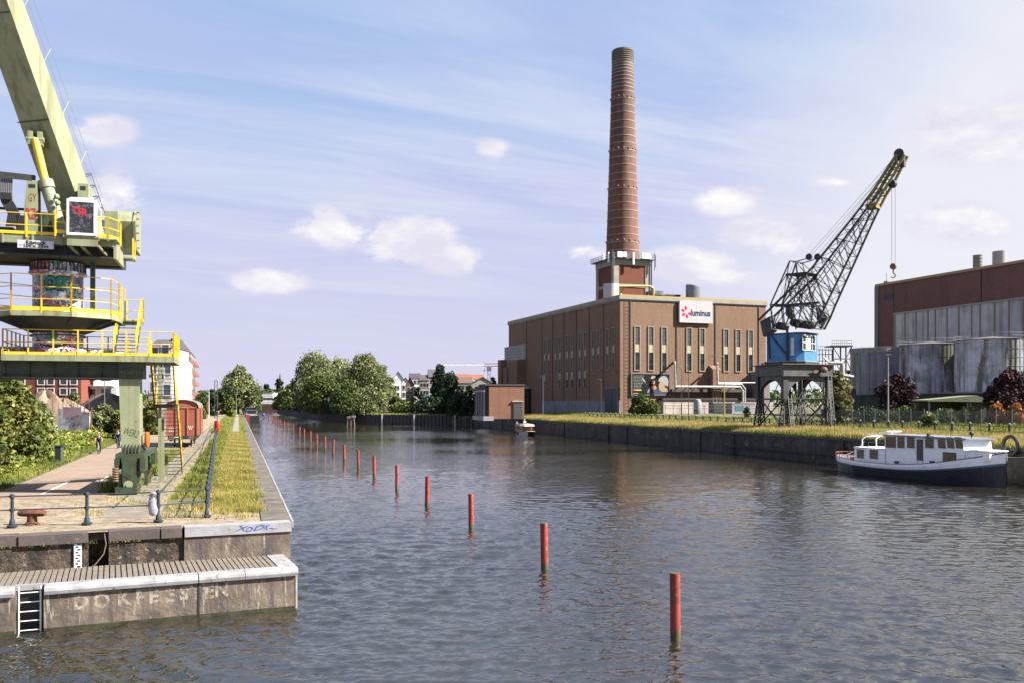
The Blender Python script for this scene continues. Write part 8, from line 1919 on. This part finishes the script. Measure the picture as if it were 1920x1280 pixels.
for i, (px, top, Y, w_, m__) in enumerate(((1628, 767, 122, 66, lm_dark), (1700, 768, 120, 70, lm_green), (1775, 769, 112, 60, lm_green), (1660, 762, 130, 50, lm_yel), (1812, 765, 112, 40, lm_yel), (1745, 775, 108, 28, lm_grey))):
    T_(px, top, Y, w_, m__, ['dark clipped hedge behind the mesh fence near the tall lamp post', 'green hedge behind the mesh fence below the first purple tree', 'rounded green hedge before the open shed', 'light shrub tops over the dark hedge', 'light shrub right of the rounded hedge', 'small grey-green round bush at the mesh fence'][i], seed=60 + i, n=2000, leaf=.17, blobs=10, low=0, zb=3.6, name='hedge', cat='hedge', trunk=.05, d=3)
T_(1868, 758, 108, 34, lm_org, 'orange-leaved bush, left of two by the second purple tree', seed=70, n=1800, leaf=.16, blobs=9, low=.1, zb=3.9, name='bush', cat='bush', trunk=.05, d=2.5)
T_(1905, 757, 106, 34, lm_org, 'orange-leaved bush, right of two by the second purple tree', seed=71, n=1800, leaf=.16, blobs=9, low=.1, zb=3.9, name='bush', cat='bush', trunk=.05, d=2.5)
# left bank near greenery
T_(14, 706, 62, 112, lm_hedge, 'large bushy tree at the left edge behind the crane', seed=80, n=15000, leaf=.17, blobs=30, low=0, zb=ZL, trunk=.3)
T_(-45, 720, 52, 120, lm_hedge, 'dense tree cut by the left edge of the view', seed=84, n=7000, leaf=.17, blobs=20, low=0, zb=ZL, trunk=.3)
T_(76, 757, 80, 54, lm_grey, 'grey willow scrub between the big tree and the mural wall', seed=81, n=6500, leaf=.15, blobs=20, low=0, zb=ZL, name='scrub', cat='scrub', trunk=.1)
T_(200, 760, 128, 44, lm_grey, 'thicket right of the mural wall below the rubble mound', seed=82, n=4200, leaf=.22, blobs=14, low=0, zb=ZL, name='scrub', cat='scrub', trunk=.1)
T_(222, 772, 104, 44, lm_yel, 'thicket of weeds behind the crane leg', seed=83, n=3200, leaf=.18, blobs=12, low=0, zb=ZL, name='scrub', cat='scrub', trunk=.05)
T_(140, 738, 168, 40, lm_grey, 'scrub on the mound before the red brick block', seed=85, n=1500, leaf=.3, blobs=8, low=0, zb=ZL, name='scrub', cat='scrub', trunk=.05)
T_(285, 752, 120, 40, lm_hedge, 'shrubs seen between the crane leg and the stair', seed=86, n=2600, leaf=.25, blobs=10, low=0, zb=ZL, name='scrub', cat='scrub', trunk=.05)
T_(45, 800, 66, 90, lm_yel, 'yellow-green bramble bank left of the litter bin', seed=87, n=7000, leaf=.13, blobs=16, low=0, zb=ZL, name='bramble', cat='scrub', trunk=.04, d=5)

# --- grass, weeds, flowers: sheets nobody could count
def lown(x, y, s, seed=0):                             # cheap smooth noise for patches
    return (np.sin(x * s + seed) * np.cos(y * s * 1.3 + seed * 2) + .6 * np.sin(x * s * 2.7 + y * s * 1.9 + seed * 3) + .4 * np.cos(x * s * 5.1 - y * s * 4.3 + seed)) / 2 * .5 + .5
def blades(X, Y, Z, h, w, tone, lean=.35):
    n = len(X); th = rng.random(n) * 6.283; hh = h * (.5 + .7 * rng.random(n)); lx = rng.normal(size=n) * lean * hh; ly = rng.normal(size=n) * lean * hh
    c, s = np.cos(th) * w, np.sin(th) * w
    a = np.stack([X - c, Y - s, Z - .03], 1); b2 = np.stack([X + c, Y + s, Z - .03], 1); t2 = np.stack([X + lx, Y + ly, Z + hh], 1)
    return np.stack([a, b2, t2], 1).reshape(-1, 3)
def field(name, lab, X, Y, Z, h, w, m__, dry=.5, ps=.6, lean=.35, cat='grass'):
    X, Y, Z = np.asarray(X), np.asarray(Y), np.broadcast_to(Z, np.shape(X)).astype(float)
    pt = lown(X, Y, ps, 2.0); tone = np.clip(dry + .75 * (pt - .5) + .22 * rng.normal(size=len(X)), 0, 1)
    hh = h * (.55 + .9 * lown(X, Y, ps * 1.7, 5.0))
    return stuff(np_mesh(name, blades(X, Y, Z, hh, w, tone, lean), 3, m__, tone), lab, cat)
def rand_strip(n, Y0, Y1, fx, power=1.0):
    """n points with Y density falling with distance, fx(Y)->(x0,x1)"""
    u = rng.random(n); Y = Y0 * (Y1 / Y0) ** (u ** power); a, b2 = fx(Y); return a + (b2 - a) * rng.random(n), Y
EL = lambda Y, e: -7.8 - .3036 * (Y - 31.7) - e * 1.045
X, Y = rand_strip(60000, 34.6, 130, lambda Y: (EL(Y, 2.9 + .25 * np.sin(Y * 1.1) + .2 * np.sin(Y * 3.7)), EL(Y, .88 + .16 * np.sin(Y * 2.3) + .10 * np.sin(Y * 6.1)))); field('quay_grass', 'sunlit yellow-green grass strip between the canal railing and the coping', X, Y, ZL, .20, .014, lm_grass, .62, .8)
X, Y = rand_strip(22000, 39.0, 130, lambda Y: (EL(Y, 4.6), EL(Y, 3.0))); k_ = lown(X, Y, .9, 1) > .42; field('railing_weeds', 'patchy weeds inside the canal railing beside the old track', X[k_], Y[k_], ZL, .26, .018, lm_weed, .45, .7)
X, Y = rand_strip(9000, 33.5, 60, lambda Y: (EL(Y, 9.0), EL(Y, 3.2))); k_ = lown(X, Y, 1.1, 7) > .66; field('yard_weeds', 'sparse dry weeds on the sandy yard behind the front railing', X[k_], Y[k_], ZL, .13, .014, lm_grass, .8, 1.0)
X, Y = rand_strip(8000, 42, 75, lambda Y: (EL(Y, 8.0), EL(Y, 6.4))); field('crane_weeds', 'tall weeds around the foot of the crane stair', X, Y, ZL, .55, .02, lm_weed, .55, 1.0)
X, Y = rand_strip(16000, 126, 400, lambda Y: (EL(Y, 5.5), EL(Y, 3.0))); field('far_quay_grass', 'grass ribbon along the far path edge on the left bank', X, Y, ZL, .5, .05, lm_weed, .6, .2)
X, Y = rand_strip(5000, 126, 400, lambda Y: (EL(Y, 1.6), EL(Y, .8))); field('coping_grass', 'tufts growing on the far canal coping', X, Y, ZL, .3, .04, lm_weed, .6, .3)
PLn = lambda Y: -24.1 - .332 * (Y - 42.5)
X, Y = rand_strip(46000, 40, 210, lambda Y: (PLn(Y) - 5.0 - .02 * Y, PLn(Y) - .15)); field('verge_grass', 'grass edge left of the cycle path', X, Y, ZL, .22, .025, lm_weed, .42, .35)
X, Y = rand_strip(70000, 44, 220, lambda Y: (PLn(Y) - 22, PLn(Y) - 1.6)); f_ = np.clip((PLn(Y) - 1.5 - X) / 4, 0, 1); 
pt = lown(X, Y, .5, 3); tone = np.clip(.45 + .7 * (pt - .5) + .25 * rng.normal(size=len(X)), 0, 1)
fz_ = np.where((Y > 92), .45, 1.0); Zh = ZL + fz_ * rng.random(len(X)) * (.35 + .9 * f_) * (.5 + .9 * lown(X, Y, .8, 4))
P = np.stack([X, Y, Zh], 1); stuff(np_mesh('tall_weeds', leaves(P, (.055 + .0013 * Y)[:, None], tone, .4), 4, lm_weed, tone), 'bank of tall flowering weeds and brambles left of the cycle path', 'weeds')
# a few tufts on the stone wall joints
xs = rng.random(500) * -16; k_ = (lown(xs, xs, 2.2, 3) > .55); xs = xs[k_]; Pw = np.stack([qf.o.x + qf.u.x * xs, qf.o.y + qf.u.y * xs], 1) - np.array([qf.w.x, qf.w.y]) * .09
field('wall_tufts', 'small green tufts growing from the joints of the near quay wall', Pw[:, 0], Pw[:, 1], ZL - .32, .12, .012, lm_weed, .5, 1.5, .6)
# right bank: tall pale grass
ER = lambda Y, d_: 41.8 - .2843 * (Y - 73.6) + d_ * 1.04
gz = lambda d_: np.where(d_ < 9, ZR + (3.1 - ZR) * d_ / 9, np.where(d_ < 20, 3.1 + .8 * (d_ - 9) / 11, 3.9))
def rfield(n, Y0, Y1, d0, d1, h, w, m__, dry, nm, lab, ps=.25, thr=None):
    u = rng.random(n); Y = Y0 * (Y1 / Y0) ** u; d_ = d0 + (d1 - d0) * rng.random(n); X = ER(Y, d_)
    if thr is not None: k_ = lown(X, Y, ps * 2, 9) > thr; X, Y, d_ = X[k_], Y[k_], d_[k_]
    return field(nm, lab, X, Y, gz(d_), h, w, m__, dry, ps, .3)
rfield(90000, 62, 250, .1, 11, .62, .035, lm_dry, .60, 'tall_grass', 'tall pale yellow grass covering the top of the right quay')
rfield(16000, 62, 250, -.15, 1.2, .42, .035, lm_weed, .35, 'edge_grass', 'greener grass hanging over the right quay edge')
rfield(26000, 70, 250, 11, 24, .42, .05, lm_weed, .48, 'yard_grass', 'shorter rough grass behind the posts of the right quay', .2)
# grass of the spit and of the far fields
n = 22000; u = rng.random(n); Y = 268 + 60 * u; X0 = -14 + (-30) * (u * 0) ; X = -78 + rng.random(n) * 66; yb = np.interp(X, [-75, -44, -14], [352, 286, 275]); Y = yb + rng.random(n) * 26
field('spit_grass', 'mown bright grass on top of the navy sheet piling', X, Y, 2.95, .5, .09, lm_yel, .75, .12)
n = 9000; u = rng.random(n); Y = 352 + 248 * u; X = -75 - 81 * u + rng.random(n) * 14 + 1; P = np.stack([X, Y, 3.2 + rng.random(n) * 3.0 * (.4 + lown(X, Y, .1, 2))], 1); tone = np.clip(.4 + .3 * rng.normal(size=n), 0, 1)
stuff(np_mesh('bank_scrub', leaves(P, .7, tone, .4), 4, lm_green, tone), 'scrub along the far right bank towards the bridge', 'scrub')
n = 26000; u = rng.random(n); Xf = -520 + rng.random(n) * 1700; Yf = 760 + 120 * rng.random(n); hh = 9 + 7 * lown(Xf, Yf, .02, 3) + 5 * lown(Xf, Yf, .09, 1); P = np.stack([Xf, Yf, 2 + hh * rng.random(n) ** .6], 1); tone = np.clip(.4 + .5 * (lown(Xf, Yf, .06, 6) - .5) + .2 * rng.normal(size=n), 0, 1)
stuff(np_mesh('distant_woods', leaves(P, 1.8, tone, .5), 4, lm_green, tone), 'distant belt of trees along the horizon', 'woods')

# ragged growth that breaks the straight edges
X, Y = rand_strip(5200, 33.2, 110, lambda Y: (EL(Y, 3.4), EL(Y, .05))); k_ = lown(X, Y, 2.1, 3) > .70; field('edge_tufts', 'small tufts in the cracks of the near quay coping', X[k_], Y[k_], ZL + .02, .11, .012, lm_weed, .55, 1.6, .5)
X, Y = rand_strip(9000, 36, 120, lambda Y: (EL(Y, 7.2), EL(Y, 4.4))); k_ = lown(X, Y, 1.6, 8) > .60; field('track_tufts', 'tufts growing along the old crane rails', X[k_], Y[k_], ZL + .01, .16, .014, lm_weed, .6, 1.2, .5)
X, Y = rand_strip(2500, 32.5, 36, lambda Y: (EL(Y, 4.5), EL(Y, 1.0))); k_ = lown(X, Y, 2.6, 5) > .60; field('corner_weeds', 'dry weeds at the corner of the near quay beside the last railing post', X[k_], Y[k_], ZL, .22, .014, lm_grass, .75, 1.0, .5)
